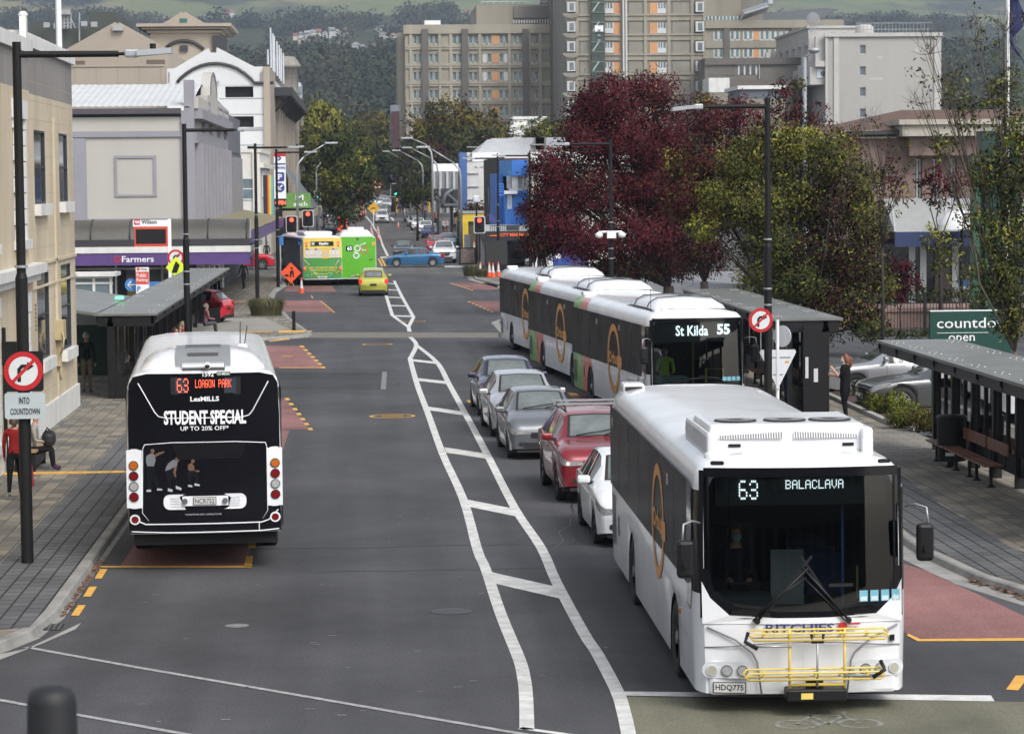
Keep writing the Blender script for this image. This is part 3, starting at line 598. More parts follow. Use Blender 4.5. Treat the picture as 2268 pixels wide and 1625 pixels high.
b=th('brick_building','old red brick building with stone turret past the white car park building','building',(-8.4,340,0));BR=pavers('red_brick',(.26,.07,.05),(.2,.05,.04),(.2,.16,.14),.9,.3)
mb=MB();mb.box(-24,-8.2,331,372,0,16.5,0);mb.box(-24,-7.9,331,372,16.5,17.2,1);mb.box(-24,-7.9,331,372,4.2,4.7,1)
for i in range(7):mb.box(-8.2,-7.95,332+i*6,333+i*6,4.7,16.5,1)
mb.lathe([(1.6,0),(1.6,3.2),(1.9,3.3),(1.9,3.6),(1.2,4.6),(.0,4.7)],10,1,(-9.4,334,17.2));mb.obj('wall',[BR,M('weathered_stone',(.25,.235,.21),.8,var=.25)],b,world=True)
for i in range(6):window(b,sideL(-8.18),(334.5+i*6,336.9+i*6,9.5,13),-.03,FRM,GLD,1,2,.2)
b=th('glass_tower','slim white balcony tower behind the brick building','building',(-15,520,0));mb=MB();a=PY(640,250,520);c=PY(666,183,520);mb.box(a.x,c.x,520,535,0,c.z,0)
for i in range(7):z=c.z-2-i*3.3;mb.box(a.x,c.x+.2,519.2,520,z,z+1.2,1)
mb.obj('wall',[M('tower_white',(.5,.53,.57),.5),M('tower_glass',(.2,.25,.3),.2)],b,world=True)
b=th('corner_store','corner shop with sloping grey glass roof and green banner sign on the far left','shop',(-8.4,262,0));mb=MB()
p=[PX(x,y,-6.2)for x,y in((640,440),(655,420))]
mb.quad((-8.25,262,8.6),(-8.25,285,8.6),(-5.0,300,3.9),(-5.0,262,3.9),0);mb.box(-8.4,-4.9,262,320,3.0,3.7,1);mb.box(-8.45,-8.31,262.2,330,0,3.0,2)
mb.obj('roof',[M('grey_glass_roof',(.16,.17,.19),.3),M('awning_fawn',(.32,.28,.22)),M('shop_gloom',(.06,.05,.045),.5)],b,world=True)
mb=MB();a=PY(648,461,258);c=PY(688,427,258);mb.box(a.x-1.5,c.x,257.8,258,a.z,c.z,0);mb.box(a.x-3,a.x-1.5,257.82,257.98,a.z,c.z,1)
mb.text('M',(a.x+.3,257.79,a.z+.75),X_,Z_,.75,.5,2,.02);mb.text('anch',(a.x+.1,257.79,a.z+.18),X_,Z_,1.3,.42,2,.02);mb.obj('banner_sign',[M('sign_green',(.12,.27,.06)),M('sign_ferns',(.1,.2,.2)),WHITE],b,world=True)
# ---- tan gabled blocks behind
b=th('tan_gable_building','tan rendered building with plain wide gable behind the department store','building',(-25,262,0));Y0=262.0;mb=MB();z=.2726
g1=[(530,405),(935,180),(945,196),(962,196),(965,180),(1370,400),(1382,560),(1382,900),(300,900),(300,560)]
mb.prism([q2 for q2 in[PY(x*z,y*z,Y0)for x,y in g1]],(0,30,0));mb.obj('wall',TAN,b,world=True)
mb=MB()
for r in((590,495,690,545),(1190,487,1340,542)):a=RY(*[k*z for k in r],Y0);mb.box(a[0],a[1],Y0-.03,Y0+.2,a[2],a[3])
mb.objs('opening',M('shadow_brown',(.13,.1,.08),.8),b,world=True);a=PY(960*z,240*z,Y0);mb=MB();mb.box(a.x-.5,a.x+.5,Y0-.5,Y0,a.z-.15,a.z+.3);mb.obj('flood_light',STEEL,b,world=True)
b=th('tan_panel_wall','long tan panelled parapet wall under the wide tan gable','wall',(-25,256,0));mb=MB();a=RY(300*z,545*z,1340*z,720*z,256.0);mb.box(a[0],a[1],256,256.4,0,a[3],0);mb.box(a[0],a[1],255.9,256.5,a[3],a[3]+.2,0)
for i in range(14):x=a[1]-.4-i*2.0;mb.box(x,x+.05,255.985,256,a[2]-6,a[3],1)
mb.obj('panel',[TAN,M('tan_joint',(.25,.2,.16))],b,world=True)
b=th('tan_tower','taller tan tower with flared cornice, small pediment and dark arch','building',(-20,285,0));Y0=285.0;qq=lambda x,y:PY(x*z,y*z,Y0)
mb=MB();a=RY(1220*z,260*z,1785*z,700*z,Y0);mb.box(a[0],a[1],Y0,Y0+14,0,a[3]);t0=qq(1490,195).z
for i,(e,za)in enumerate(((.3,250),(.8,228),(1.3,208))):mb.box(a[0]-e,a[1]+e,Y0-e,Y0+14+e,qq(1490,za+(14 if i else 20)).z,qq(1490,za-(0 if i<2 else 13)).z-.01*i)
mb.prism([qq(1318,196),qq(1480,95),qq(1484,108),qq(1497,108),qq(1500,95),qq(1668,192)],(0,10,0));mb.obj('wall',TAN,b,world=True)
mb=MB();mb.tube([qq(x,y)+V((0,-.12,0))for x,y in((1352,390),(1385,362),(1430,342),(1480,334),(1530,336),(1580,350),(1620,374),(1655,402))],.2,6);mb.obj('arch_moulding',FRD,b,world=True)
mb=MB();a2=RY(1460*z,152*z,1520*z,184*z,Y0);mb.box(a2[0],a2[1],Y0-.06,Y0,a2[2],a2[3]);mb.obj('louvre',M('teal_louvre',(.02,.12,.1)),b,world=True)
mb=MB();c=qq(1495,395);mb.box(c.x-.4,c.x+.4,Y0-.3,Y0,c.z-.3,c.z+.3);c=qq(1800,355);mb.box(c.x-.9,c.x+.6,Y0-.5,Y0,c.z-.8,c.z+.8);mb.objs('flood_light',FRD,b,world=True)
b=th('rooftop_plant_room','dark green ribbed plant room with aerials on top, at the upper left','plant room',(-30,270,0));Y0=275.0;mb=MB()
for r,d in(((215,170,350,420),6),((260,235,800,420),9),((705,88,925,420),7)):a=RY(*[k*z for k in r],Y0);mb.box(a[0],a[1],Y0+9-d,Y0+20,0,a[3])
a=RY(700*z,80*z,920*z,100*z,Y0);mb.box(a[0]-.1,a[1]-.4,Y0+2.5,Y0+19,a[3]-.4,a[3]-.1);mb.obj('wall',M('olive_cladding',(.05,.06,.052),.6,var=.15,sc=.3,streak=.1),b,world=True)
mb=MB()
for x,y0,y1 in((500,120,235),(520,95,235),(550,95,235),(575,110,235),(645,105,335),(370,190,235),(690,185,230),(440,190,235)):p0=PY(x*z,y1*z,Y0-1);p1=PY(x*z,y0*z,Y0-1);mb.cyl(p0,p1,.09,n=6)
for y in(130,160,190,215):mb.cyl(PY(495*z,y*z,Y0-1),PY(580*z,y*z,Y0-1),.06,n=5)
mb.cyl(PY(575*z,150*z,Y0-1),PY(610*z,230*z,Y0-1),.07,n=5)
for x,y in((685,195),(765,200),(520,100),(550,100),(380,205)):c=PY(x*z,y*z,Y0-1.3);mb.box(c.x-.3,c.x+.3,c.y-.2,c.y+.2,c.z-.25,c.z+.25)
mb.objs('aerial',M('aerial_grey',(.3,.31,.32),.5),b,world=True)
b=th('flag_pole','tall plain white pole rising behind the cream building','pole',(-15,120,0));mb=MB();p=PY(131,100,120);mb.cyl((p.x,120,0),(p.x,120,18),.16,.12,10);mb.obj('shaft',WHITE,b,world=True);mb=MB();mb.cyl((p.x,120,0),(p.x,120,.5),.3,.28,10);mb.obj('base_plate',STEEL,b,world=True)
# ------------------------------------------------------------------ right side and far buildings
HC=M('hospital_concrete',(.285,.262,.21),.85,var=.26,sc=.12,streak=.12,bump=.2,bsc=3);HC2=M('hospital_concrete_dark',(.17,.16,.14),.85,var=.22,sc=.15,streak=.1)
HR=M('hospital_rib',(.125,.115,.105),.85,var=.15,sc=.3);HCL=M('hospital_band',(.34,.31,.25),.85,var=.22,sc=.12,streak=.3);HORG=M('orange_panel',(.52,.27,.13),.7,var=.12,sc=.3)
HG=M('hospital_glass',(.13,.2,.2),.15,var=.4,sc=.25,spec=.6);HW=M('hospital_white_frame',(.5,.52,.52),.5)
b=th('hospital','large grey concrete hospital with tower, orange panels and dark vertical ribs behind the street trees','hospital',(40,540,0))
Yh=540.0;P=front(Yh);K=.2726;o1=553.7
def hp(x0,y0,x1,y1,Y=Yh):return RY(x0,y0,x1,y1,Y)
rows=[(79,98),(120,139),(160,179),(200,219),(238.5,257.6),(277,296),(316,335)]
wx=[o1+K*v for p_ in((1325,1397),(1455,1530),(1645,1725),(1775,1850),(1888,1962),(2025,2102),(2138,2212))for v in p_]+[1107.4+K*245,1107.4+K*312]
mb=MB();a=hp(885,66,1220,440);top=PY(1000,55,Yh).z
hol=[]
for r in rows:
 for i in range(8):hol.append(hp(wx[2*i],r[0],wx[2*i+1],r[1]))
X0=PY(898,200,Yh).x;X1=a[1]
mb.wall([X0,X1],[0,top],hol,P,0,.5);mb.box(X0,X1,Yh+.6,Yh+40,0,top-.3)
mb.box(PY(884,200,Yh).x,X0,Yh+3,Yh+40,0,PY(890,71,Yh).z)
mb.obj('ward_block_wall',HC,b,world=True)
mb=MB()
for r in rows:
 for i in range(8):
  h=hp(wx[2*i],r[0],wx[2*i+1],r[1]);g=1 if i<7 else 2
  mb.quad(V((h[0],Yh+.45,h[2])),V((h[1],Yh+.45,h[2])),V((h[1],Yh+.45,h[3])),V((h[0],Yh+.45,h[3])),g)
  for t in(0,.44,.5,.56,1):x=h[0]+(h[1]-h[0])*t;mb.box(x-.09,x+.09,Yh+.1,Yh+.44,h[2],h[3],0)
  mb.box(h[0],h[1],Yh+.1,Yh+.44,h[2]-.1,h[2]+.12,0)
for i in range(len(rows)):
 if i in(1,2):
  for x in(wx[8]+1,wx[11]-10):h=hp(x,rows[i][0],x+9,rows[i][1]);mb.box(h[0],h[1],Yh+.02,Yh+.08,h[2],h[3],0)
mb.objs('ward_window',[HW,HG,GLD],b,world=True)
mb=MB()
for r in rows:h=hp(o1+K*1966,r[0],o1+K*2023,r[1]);mb.box(h[0],h[1],Yh-.04,Yh+.1,h[2],h[3])
mb.objs('orange_panel',HORG,b,world=True)
mb=MB()
for x0,x1 in((o1+K*1400,o1+K*1452),(o1+K*1724,o1+K*1776),(1107.4+K*186,1107.4+K*236)):h=hp(x0,65,x1,340);mb.box(h[0],h[1],Yh-.9,Yh,h[2],h[3])
mb.objs('dark_rib',HR,b,world=True)
mb=MB()
for r in rows:h=hp(898,r[1]+1.5,1219,r[1]+12);mb.box(X0,X1-.05,Yh-.28,Yh,h[2],h[3]);mb.box(X0,X1-.05,Yh-.4,Yh,h[3]-.5,h[3]-.002)
for x in(o1+K*1310,o1+K*1545,o1+K*1635,o1+K*1870,o1+K*2110,1107.4+K*240,1107.4+K*330):h=hp(x-3,60,x+3,340);mb.box(h[0],h[1],Yh-.35,Yh,0,h[3])
mb.box(X0-.3,X1,Yh-.45,Yh+.2,top-1.8,top)
mb.obj('facade_bands',HCL,b,world=True)
mb=MB();h=hp(1057,8,1222,60);mb.box(h[0],h[1],Yh+4,Yh+30,top-1,h[3]);h=hp(1140,12,1222,38,Yh);mb.box(h[0],h[1],Yh+3.6,Yh+4,h[2],h[3],1);mb.obj('penthouse',[HC,HC2],b,world=True)
mb=MB();h=hp(1140,42,1216,50);mb.box(h[0],h[1],Yh+3.5,Yh+3.9,h[2],h[3],0)
for i in range(14):x=h[0]+(h[1]-h[0])*i/13;mb.box(x-.12,x+.12,Yh+3.4,Yh+3.5,h[2],h[3],1)
h=hp(1068,0,1222,6);
for i in range(12):x=h[0]+(h[1]-h[0])*i/11;mb.cyl((x,Yh+4.2,h[2]),(x,Yh+4.2,h[3]),.08,n=5,m=1)
mb.box(h[0],h[1],Yh+4.1,Yh+4.2,h[3]-.15,h[3],1);mb.obj('penthouse_glazing',[GLD,HW],b,world=True)
mb=MB();h=hp(943,39,979,56);mb.box(h[0],h[1],Yh+10,Yh+14,top-.4,h[3]);mb.obj('roof_cabin',WHITE,b,world=True)
Yt=500.0;T=front(Yt);tp=lambda x0,y0,x1,y1:RY(1107.4+K*x0,y0*K,1107.4+K*x1,y1*K,Yt)
ztop=46.0;mb=MB();a=tp(535,0,1662,1000)
trow=[-140+160.5*i for i in range(8)]
mb.box(a[0],a[1],Yt,Yt+45,0,ztop);mb.obj('tower_wall',M('tower_concrete',(.22,.205,.17),.85,var=.24,sc=.12,streak=.12),b,world=True)
mb=MB()
for y in trow:
 h=tp(535,y+95,1662,y+150);mb.box(a[0],a[1],Yt-.25,Yt,h[2],h[3],0);mb.box(a[0],a[1],Yt-.5,Yt,h[3]-.35,h[3]+.001,0)
for x in(625,738,1180,1370,1560,990):h=tp(x-13,0,x+13,500);mb.box(h[0],h[1],Yt-.4,Yt,0,ztop,0)
for x0,x1 in((535,545),(1645,1662)):h=tp(x0,0,x1,100);mb.box(h[0],h[1],Yt-.42,Yt,0,ztop,0)
mb.obj('tower_bands',HC,b,world=True)
mb=MB();mo=MB();mg=MB()
for y in trow:
 for x0,x1 in((850,917),(1282,1350)):
  h=tp(x0,y+5,x1,y+90);mb.quad(*[V(p_)for p_ in((h[0],Yt-.05,h[2]),(h[1],Yt-.05,h[2]),(h[1],Yt-.05,h[3]),(h[0],Yt-.05,h[3]))],1)
  for t in(0,.3,.6,1):x=h[0]+(h[1]-h[0])*t;mb.box(x-.1,x+.1,Yt-.15,Yt,h[2],h[3])
  mb.box(h[0],h[1],Yt-.16,Yt,h[2],h[2]+.9)
 for x0,x1 in((922,984),(1217,1279)):h=tp(x0,y+5,x1,y+105);mo.box(h[0],h[1],Yt-.1,Yt,h[2],h[3])
 for x0,x1 in((550,602),(1592,1645)):
  h=tp(x0,y+5,x1,y+75);mb.box(h[0]-.15,h[1]+.15,Yt-.9,Yt,h[2]-.1,h[3]+.15);mb.quad(*[V(p_)for p_ in((h[0]+.25,Yt-.93,h[2]+.1),(h[1]-.1,Yt-.93,h[2]+.1),(h[1]-.1,Yt-.93,h[3]-.1),(h[0]+.25,Yt-.93,h[3]-.1))],1)
mo.objs('tower_orange_panel',HORG,b,world=True);mb.objs('tower_window',[HW,M('tower_pane',(.14,.16,.18),.15,var=.3,sc=.3)],b,world=True)
mb=MB()
for y in trow:
 for x0,x1 in((650,730),(1045,1168),(1400,1545)):
  h=tp(x0,y,x1,y+100);mb.box(h[0],h[1],Yt-.12,Yt,h[2],h[3]);x=(h[0]+h[1])/2;mb.box(x-.08,x+.08,Yt-.16,Yt-.12,h[2],h[3])
 h=tp(550,y+88,602,y+92);mb.add([V((h[0]+(h[1]-h[0])*.5+1.6*math.cos(PI*(1+i/8)),Yt-.95,h[2]+.9*math.sin(PI*(1+i/8))))for i in range(9)],[tuple(range(9))])
mb.objs('tower_panel',M('panel_grey',(.235,.225,.19),.85,var=.2,sc=.2),b,world=True)
mb=MB()
for x in(1000,1022):h=tp(x-7,0,x+7,600);mb.box(h[0],h[1],Yt-1.1,Yt-.4,0,ztop)
mb.obj('white_pipes',M('pipe_white',(.5,.5,.48),.5),b,world=True)
mb=MB();h=tp(740,0,848,600);mb.box(h[0],h[1],Yt-1.2,Yt-.3,0,ztop,0)
for y in trow:
 for dy in(0,80):q_=tp(740,y+dy,848,y+dy+10);mb.box(h[0]-.1,h[1]+.1,Yt-1.32,Yt-1.2,q_[2],q_[3],1)
 p1=tp(750,y+75,752,y+77);p2=tp(800,y,802,y+2);mb.beam((p1[0],Yt-1.3,p1[2]),(p2[0],Yt-1.3,p2[2]),.2,.25,2)
mb.obj('scaffold_net',[M('scaffold_green',(.055,.075,.06),.8,var=.3,sc=.4),M('scaffold_board',(.1,.14,.11)),STEEL],b,world=True)
mb=MB();h=tp(765,213,833,262);mb.box(h[0],h[1],Yt-1.5,Yt-1.32,h[2],h[3],0)
for i in range(3):mb.box(h[0]+.5,h[1]-.5,Yt-1.52,Yt-1.5,h[3]-1.1-i*.9,h[3]-.7-i*.9,1)
mb.obj('white_sign',[WHITE,M('sign_grey_text',(.2,.22,.3))],b,world=True)
mb=MB();h=hp(1219,0,1254,440);mb.box(h[0],h[1]+2,Yh-6,Yh+30,0,52)
for i in range(6):x=h[0]+.2+(h[1]-h[0])*i/6;mb.box(x,x+.22,Yh-6.4,Yh-6,0,52)
mb.obj('stair_tower',HR,b,world=True)
Yr=546.0;R_=front(Yr);rp_=lambda x0,y0,x1,y1:RY(1107.4+K*x0,y0*K,1107.4+K*x1,y1*K,Yr)
mb=MB();a=rp_(1668,165,2790,1000);mb.box(a[0],a[1],Yr,Yr+30,0,a[3],0);a2=rp_(1668,0,1968,165);mb.box(a2[0],a2[1],Yr+2,Yr+30,a[3]-1,a2[3]+3,0);a3=rp_(1968,70,2170,165);mb.box(a3[0],a3[1],Yr+6,Yr+30,a[3]-1,rp_(0,-10,1,0)[3],1)
mb.box(a[0],a[1],Yr-.6,Yr+.2,a[3]-1.6,a[3],0)
for y in(360,505):q_=rp_(1668,y-30,2790,y+30);mb.box(a[0],a[1],Yr-.3,Yr,q_[2],q_[3],0)
mb.obj('right_wing_wall',[HC,HC2],b,world=True)
mb=MB();mg=MB();mo=MB();mr=MB()
for y0,y1 in((258,327),(403,470)):
 for x0 in(1738,1870,1978,2112,2200,2290,2420):
  h=rp_(x0,y0,x0+74,y1);mb.quad(*[V(p_)for p_ in((h[0],Yr-.02,h[2]),(h[1],Yr-.02,h[2]),(h[1],Yr-.02,h[3]),(h[0],Yr-.02,h[3]))],1)
  for t in(0,.44,.56,1):x=h[0]+(h[1]-h[0])*t;mb.box(x-.12,x+.12,Yr-.1,Yr,h[2],h[3])
  mb.box(h[0],h[1],Yr-.1,Yr,h[2]-.1,h[2]+.15)
 h=rp_(2054,y0,2110,y1);mo.box(h[0],h[1],Yr-.06,Yr,h[2],h[3])
for x0,x1 in((1815,1866),(2365,2412),(2480,2530)):h=rp_(x0,200,x1,640);mr.box(h[0],h[1],Yr-.5,Yr,h[2],h[3])
h=rp_(1672,130,1968,160);mb.quad(*[V(p_)for p_ in((h[0],Yr+1.9,h[2]),(h[1],Yr+1.9,h[2]),(h[1],Yr+1.9,h[3]),(h[0],Yr+1.9,h[3]))],1)
for i in range(11):x=h[0]+(h[1]-h[0])*i/10;mb.box(x-.12,x+.12,Yr+1.7,Yr+1.9,h[2],h[3])
mb.objs('right_wing_window',[HW,HG],b,world=True);mo.objs('right_wing_orange',HORG,b,world=True);mr.objs('right_wing_rib',HR,b,world=True)
mb=MB();c0=rp_(1970,60,2172,160);n=8
mb.grid([[(c0[0]+(c0[1]-c0[0])*i/6,Yr+1-3*math.sin(PI*j/n),c0[2]+i*.25+(c0[3]-c0[2])*.8*j/n)for j in range(n+1)]for i in range(7)])
p0=rp_(2030,100,2810,165);mb.prism([V((p0[0],Yr+8,p0[2])),V((p0[0]+3,Yr+8,p0[2]+1.8)),V((p0[1]-3,Yr+8,p0[3]+1.3)),V((p0[1],Yr+8,p0[3]+1.0)),V((p0[1]-4,Yr+8,p0[3]-1.0))],(0,12,0),1)
for i in range(6):x=p0[1]-14+i*2;mb.cyl((x,Yr+9,p0[2]-1),(x,Yr+9,p0[3]),.15,n=6,m=1)
mb.obj('roof_canopy',[M('zinc_roof',(.33,.35,.36),.35,.5),M('dark_roof_steel',(.1,.115,.13),.5)],b,world=True)
mb=MB();Yp=490.0;a=RY(1561,129,1704,172,Yp);mb.box(a[0],a[1]+6,Yp,Yp+40,0,a[3],0);mb.box(a[0],a[1]+6,Yp-.5,Yp,a[3]-1.2,a[3],1)
h=RY(1636,140,1675,166,Yp);mb.box(h[0],h[1],Yp-.05,Yp,h[2],h[3],2)
for t in(0,.33,.66,1):x=h[0]+(h[1]-h[0])*t;mb.box(x-.15,x+.15,Yp-.12,Yp-.05,h[2],h[3],3)
h=RY(1570,142,1628,168,Yp);mb.box(h[0],h[1],Yp-.08,Yp,h[2],h[3],1);h=RY(1680,128,1682,175,Yp);mb.box(h[0],h[1],Yp-.4,Yp,h[2],h[3],4);mb.obj('podium',[HC2,HR,GLD,HW,STEEL],b,world=True)
mb=MB();Yp=480.0;a=RY(1570,173,1616,205,Yp);mb.box(a[0],a[1],Yp,Yp+9,a[2],a[3],0);mb.box(a[0],a[1],Yp+.1,Yp+9,0,a[2],3);a=RY(1600,176,1710,196,Yp);mb.box(a[0],a[1]+4,Yp+2,Yp+9,0,a[3],1);a=RY(1640,198,1740,217,440.0);mb.box(a[0],a[1],440,455,a[2],a[3],2);mb.box(a[0]-.5,a[1],439.5,456,a[3],a[3]+.6,0);mb.box(a[0],a[1],440.1,455,0,a[2],3);mb.objs('low_white_block',[WHP,M('timber_screen',(.12,.1,.085)),M('slate_blue',(.09,.105,.13)),M('low_tan_wall',(.2,.19,.15))],b,world=True)
b=th('white_stepped_building','small white stepped building between the olive trees below the hospital','building',(25,420,0));mb=MB();Yw=420.0
for(x0,y0,x1,y1),d in(((1138,264,1208,330),0),((1128,283,1216,330),-1),((1120,300,1230,330),-2)):a=RY(x0,y0,x1,y1,Yw);mb.box(a[0],a[1],Yw+d,Yw+10,0,a[3]);mb.box(a[0]-.2,a[1]+.2,Yw+d-.3,Yw+10,a[3],a[3]+.4)
mb.obj('wall',WHP,b,world=True);mb=MB();a=RY(1168,266,1186,278,Yw);mb.box(a[0],a[1],Yw-.05,Yw+.2,a[2],a[3]);mb.obj('window',HG,b,world=True)
# ---- pale concrete block, right
b=th('concrete_block_building','pale grey concrete building with blank end wall, one window column and finned side','building',(90,470,0));Yc=470.0
WC=M('pale_concrete',(.36,.352,.33),.8,var=.12,sc=.08,streak=.25,bump=.2,bsc=2);WC2=M('pale_concrete_pier',(.44,.43,.41),.8,var=.08,sc=.2)
k4=lambda x,y:(1661+K*x,K*y);rc=lambda x0,y0,x1,y1,Y=Yc:RY(*k4(x0,y0),*k4(x1,y1),Y)
a=rc(615,285,1550,900);zt_=a[3];mb=MB();hol=[rc(893,y,942,y+74)for y in(366,540,711,883)]
mb.wall([a[0],a[1]],[0,zt_],hol,front(Yc),0,.4)
mb.quad(V((a[1],Yc,0)),V((a[1],Yc+67,0)),V((a[1],Yc+67,zt_)),V((a[1],Yc,zt_)),0);mb.quad(V((a[0],Yc,zt_-.2)),V((a[1],Yc,zt_-.2)),V((a[1],Yc+67,zt_-.2)),V((a[0],Yc+67,zt_-.2)),0)
mb.quad(V((a[0],Yc,0)),V((a[0],Yc+67,0)),V((a[0],Yc+67,zt_)),V((a[0],Yc,zt_)),0)
mb.obj('wall',WC,b,world=True);mb=MB()
for x0,x1 in((612,630),(680,722),(1495,1552)):h=rc(x0,285,x1,900);mb.box(h[0],h[1],Yc-.25,Yc,0,zt_)
mb.box(a[0]-.3,a[1]+.3,Yc-.5,Yc+.2,zt_-.3,zt_+.35)
for x0,y0,x1,y1 in((1030,460,1080,475),(975,632,1078,650),(1340,400,1370,420)):h=rc(x0,y0,x1,y1);mb.box(h[0],h[1],Yc-.02,Yc,h[2],h[3])
mb.obj('pier',WC2,b,world=True)
for h in hol:window(b,front(Yc),h,.38,HW,M('blue_grey_pane',(.1,.125,.14),.2),1,1,.1)
mb=MB();Xs=a[0];zf0=PX(*k4(600,500),Xs).z;n=9
for i in range(n):y=Yc+1+i*7.3;mb.box(Xs-1.6,Xs,y,y+1.1,zf0,zt_-.1);mb.box(Xs-1.0,Xs,y+1.1,y+2.0,zf0,zt_-.1,1)
mb.box(Xs-1.8,Xs,Yc,Yc+67,zf0-1,zf0,0);z5=rc(0,690,1,691)[2];mb.box(Xs-2.6,Xs,Yc+1,Yc+67,z5,zf0-1.0,0)
for i in range(9):mb.box(Xs-2.65,Xs-2.6,Yc+3+i*7.3,Yc+5.5+i*7.3,z5+1.6,zf0-3,1)
q_=rc(545,565,592,636,Yc+1);mb.box(q_[0],q_[1],Yc+.85,Yc+1,q_[2],q_[3],2);mb.disc((q_[0]+1,Yc+.84,(q_[2]+q_[3])/2),-Y_,.45,12,1);mb.obj('side_fins',[WC2,GLD,M('pale_sign',(.5,.55,.62))],b,world=True)
mb=MB();h=rc(475,230,910,300,Yc+12);mb.box(h[0],h[1],Yc+12,Yc+50,zt_-1,h[3],0);mb.box(h[0]-.3,h[1]+.3,Yc+11.7,Yc+50,h[3],h[3]+.4,0)
for x0 in(655,742,830):w_=rc(x0,268,x0+42,288,Yc+12);mb.box(w_[0],w_[1],Yc+11.9,Yc+12,w_[2],w_[3],1)
mb.obj('penthouse',[WC2,GLD],b,world=True)
mb=MB()
for i in range(22):x=a[0]+6+(a[1]-a[0]-7)*i/21;mb.cyl((x,Yc+3,zt_),(x,Yc+3,zt_+2.2),.05,n=4)
for z in(1.1,2.2):mb.cyl((a[0]+6,Yc+3,zt_+z),(a[1]-1,Yc+3,zt_+z),.05,n=4)
mb.obj('roof_railing',STEEL,b,world=True);mb=MB();mb.lathe([(1.6,0),(1.6,1.8),(1.2,2.2),(0,2.3)],12,0,(rc(1000,0,1001,1)[0],Yc+8,zt_));mb.obj('roof_vent',WC2,b,world=True)
# ---- pink stone building with brown hipped roof
b=th('pink_stone_building','pink brown stone building with brown hipped roof, white canopy and blue fascia behind the trees','building',(32,132,0));Yk=132.0
PK=M('pink_stone',(.165,.115,.1),.8,var=.18,sc=.4,streak=.3);BRF=M('brown_roof_tiles',(.11,.06,.043),.8,var=.2,sc=1.2,bump=.4,bsc=5);CRM=M('cream_fascia',(.36,.335,.285),.7,var=.1)
mb=MB();a=rc(640,1075,2700,1600,Yk);hol=[rc(1340,1290,1400,1620,Yk),rc(1480,1290,1540,1620,Yk),rc(1620,1290,1680,1620,Yk),rc(1050,1400,1100,1560,Yk)]
ze=PY(*k4(1100,1075),Yk).z;mb.wall([a[0],a[1]],[0,ze],hol,front(Yk),0,.5);mb.quad(V((a[0],Yk,0)),V((a[0],Yk+30,0)),V((a[0],Yk+30,ze)),V((a[0],Yk,ze)),0)
z0_=PY(*k4(1300,1240),Yk-.8).z;h=rc(1296,1062,2700,1260,Yk-.8);mb.box(h[0],h[1],Yk-.8,Yk,h[2],h[3],0)
mb.obj('wall',PK,b,world=True)
for h_ in hol:window(b,front(Yk),h_,.4,FRM,GLD,2,1,.08)
mb=MB();e0=PY(*k4(1240,1015),Yk-1.4);e1=PY(*k4(2700,930),Yk-1.4);mb.box(e0 .x,e1 .x,Yk-1.4,Yk+4,e0 .z-.55,e0 .z,0);mb.box(e0 .x-.2,e1 .x,Yk-1.6,Yk+4,e0 .z,e0 .z+.25,0);mb.box(PY(*k4(560,1120),Yk).x,PY(*k4(1180,1130),Yk).x,Yk-.3,Yk+.1,PY(*k4(600,1130),Yk).z,PY(*k4(600,1115),Yk).z,0);mb.obj('fascia',CRM,b,world=True)
mb=MB();r0=PY(*k4(790,1060),Yk-.6);r1=PY(*k4(1230,895),Yk+9);r2=PY(*k4(1900,890),Yk+9);mb.add([r0,V((r2 .x+20,Yk-.6,r0 .z)),V((r2 .x+20,Yk+9,r2 .z)),r1,V((r0 .x,Yk+26,r0 .z))],[(0,1,2,3),(0,3,4)],0)
mb.box(r0 .x,r2 .x+20,Yk-.6,Yk-.45,r0 .z-.22,r0 .z-.02,1);mb.obj('roof',[BRF,FRD],b,world=True)
mb=MB();k5=lambda x,y:(1661+K*x,387.6+K*y);c=RY(*k5(1180,195),*k5(1805,460),Yk-3);zc0,zc1=c[2],c[3]
mb.quad(V((c[0],Yk-3,zc0)),V((c[1]+14,Yk-3,zc0)),V((c[1]+14,Yk,zc1)),V((c[0],Yk,zc1)),0);mb.poly([V((c[0],Yk-3,zc0)),V((c[0],Yk,zc1)),V((c[0],Yk,zc0))],0)
for i in range(12):x=c[0]+i*2.6;mb.beam((x,Yk-3.02,zc0),(x+.4,Yk-.02,zc1+.02),.09,.06,2)
f_=RY(*k5(1180,460),*k5(1805,580),Yk-3.1);mb.box(f_[0],f_[1]+14,Yk-3.1,Yk-2.9,f_[2],f_[3],1);
for i in range(10):x=f_[0]+7.5+i*.75;mb.poly([V((x,Yk-3.12,f_[2])),V((x+.35,Yk-3.12,f_[2])),V((x+.7,Yk-3.12,(f_[2]+f_[3])/2)),V((x+.35,Yk-3.12,f_[3])),V((x,Yk-3.12,f_[3])),V((x+.35,Yk-3.12,(f_[2]+f_[3])/2))],3+i%2)
mb.obj('canopy',[M('canopy_sheet',(.3,.31,.31),.5,var=.08),M('navy_fascia',(.015,.028,.095),.5),M('canopy_rib',(.4,.41,.42),.5),M('fascia_blue',(.05,.16,.42)),M('fascia_lightblue',(.15,.33,.5))],b,world=True)
mb=MB();mb.box(a[0],a[1],Yk-.1,Yk,0,f_[2]+.3,0)
for i,x in enumerate((1290,1380,1500,1640)):h=RY(*k5(x,600),*k5(x+(50 if i!=2 else 120),1105),Yk-.15);mb.box(h[0],h[1],Yk-.25,Yk-.1,0,f_[2],2 if i==2 else 1)
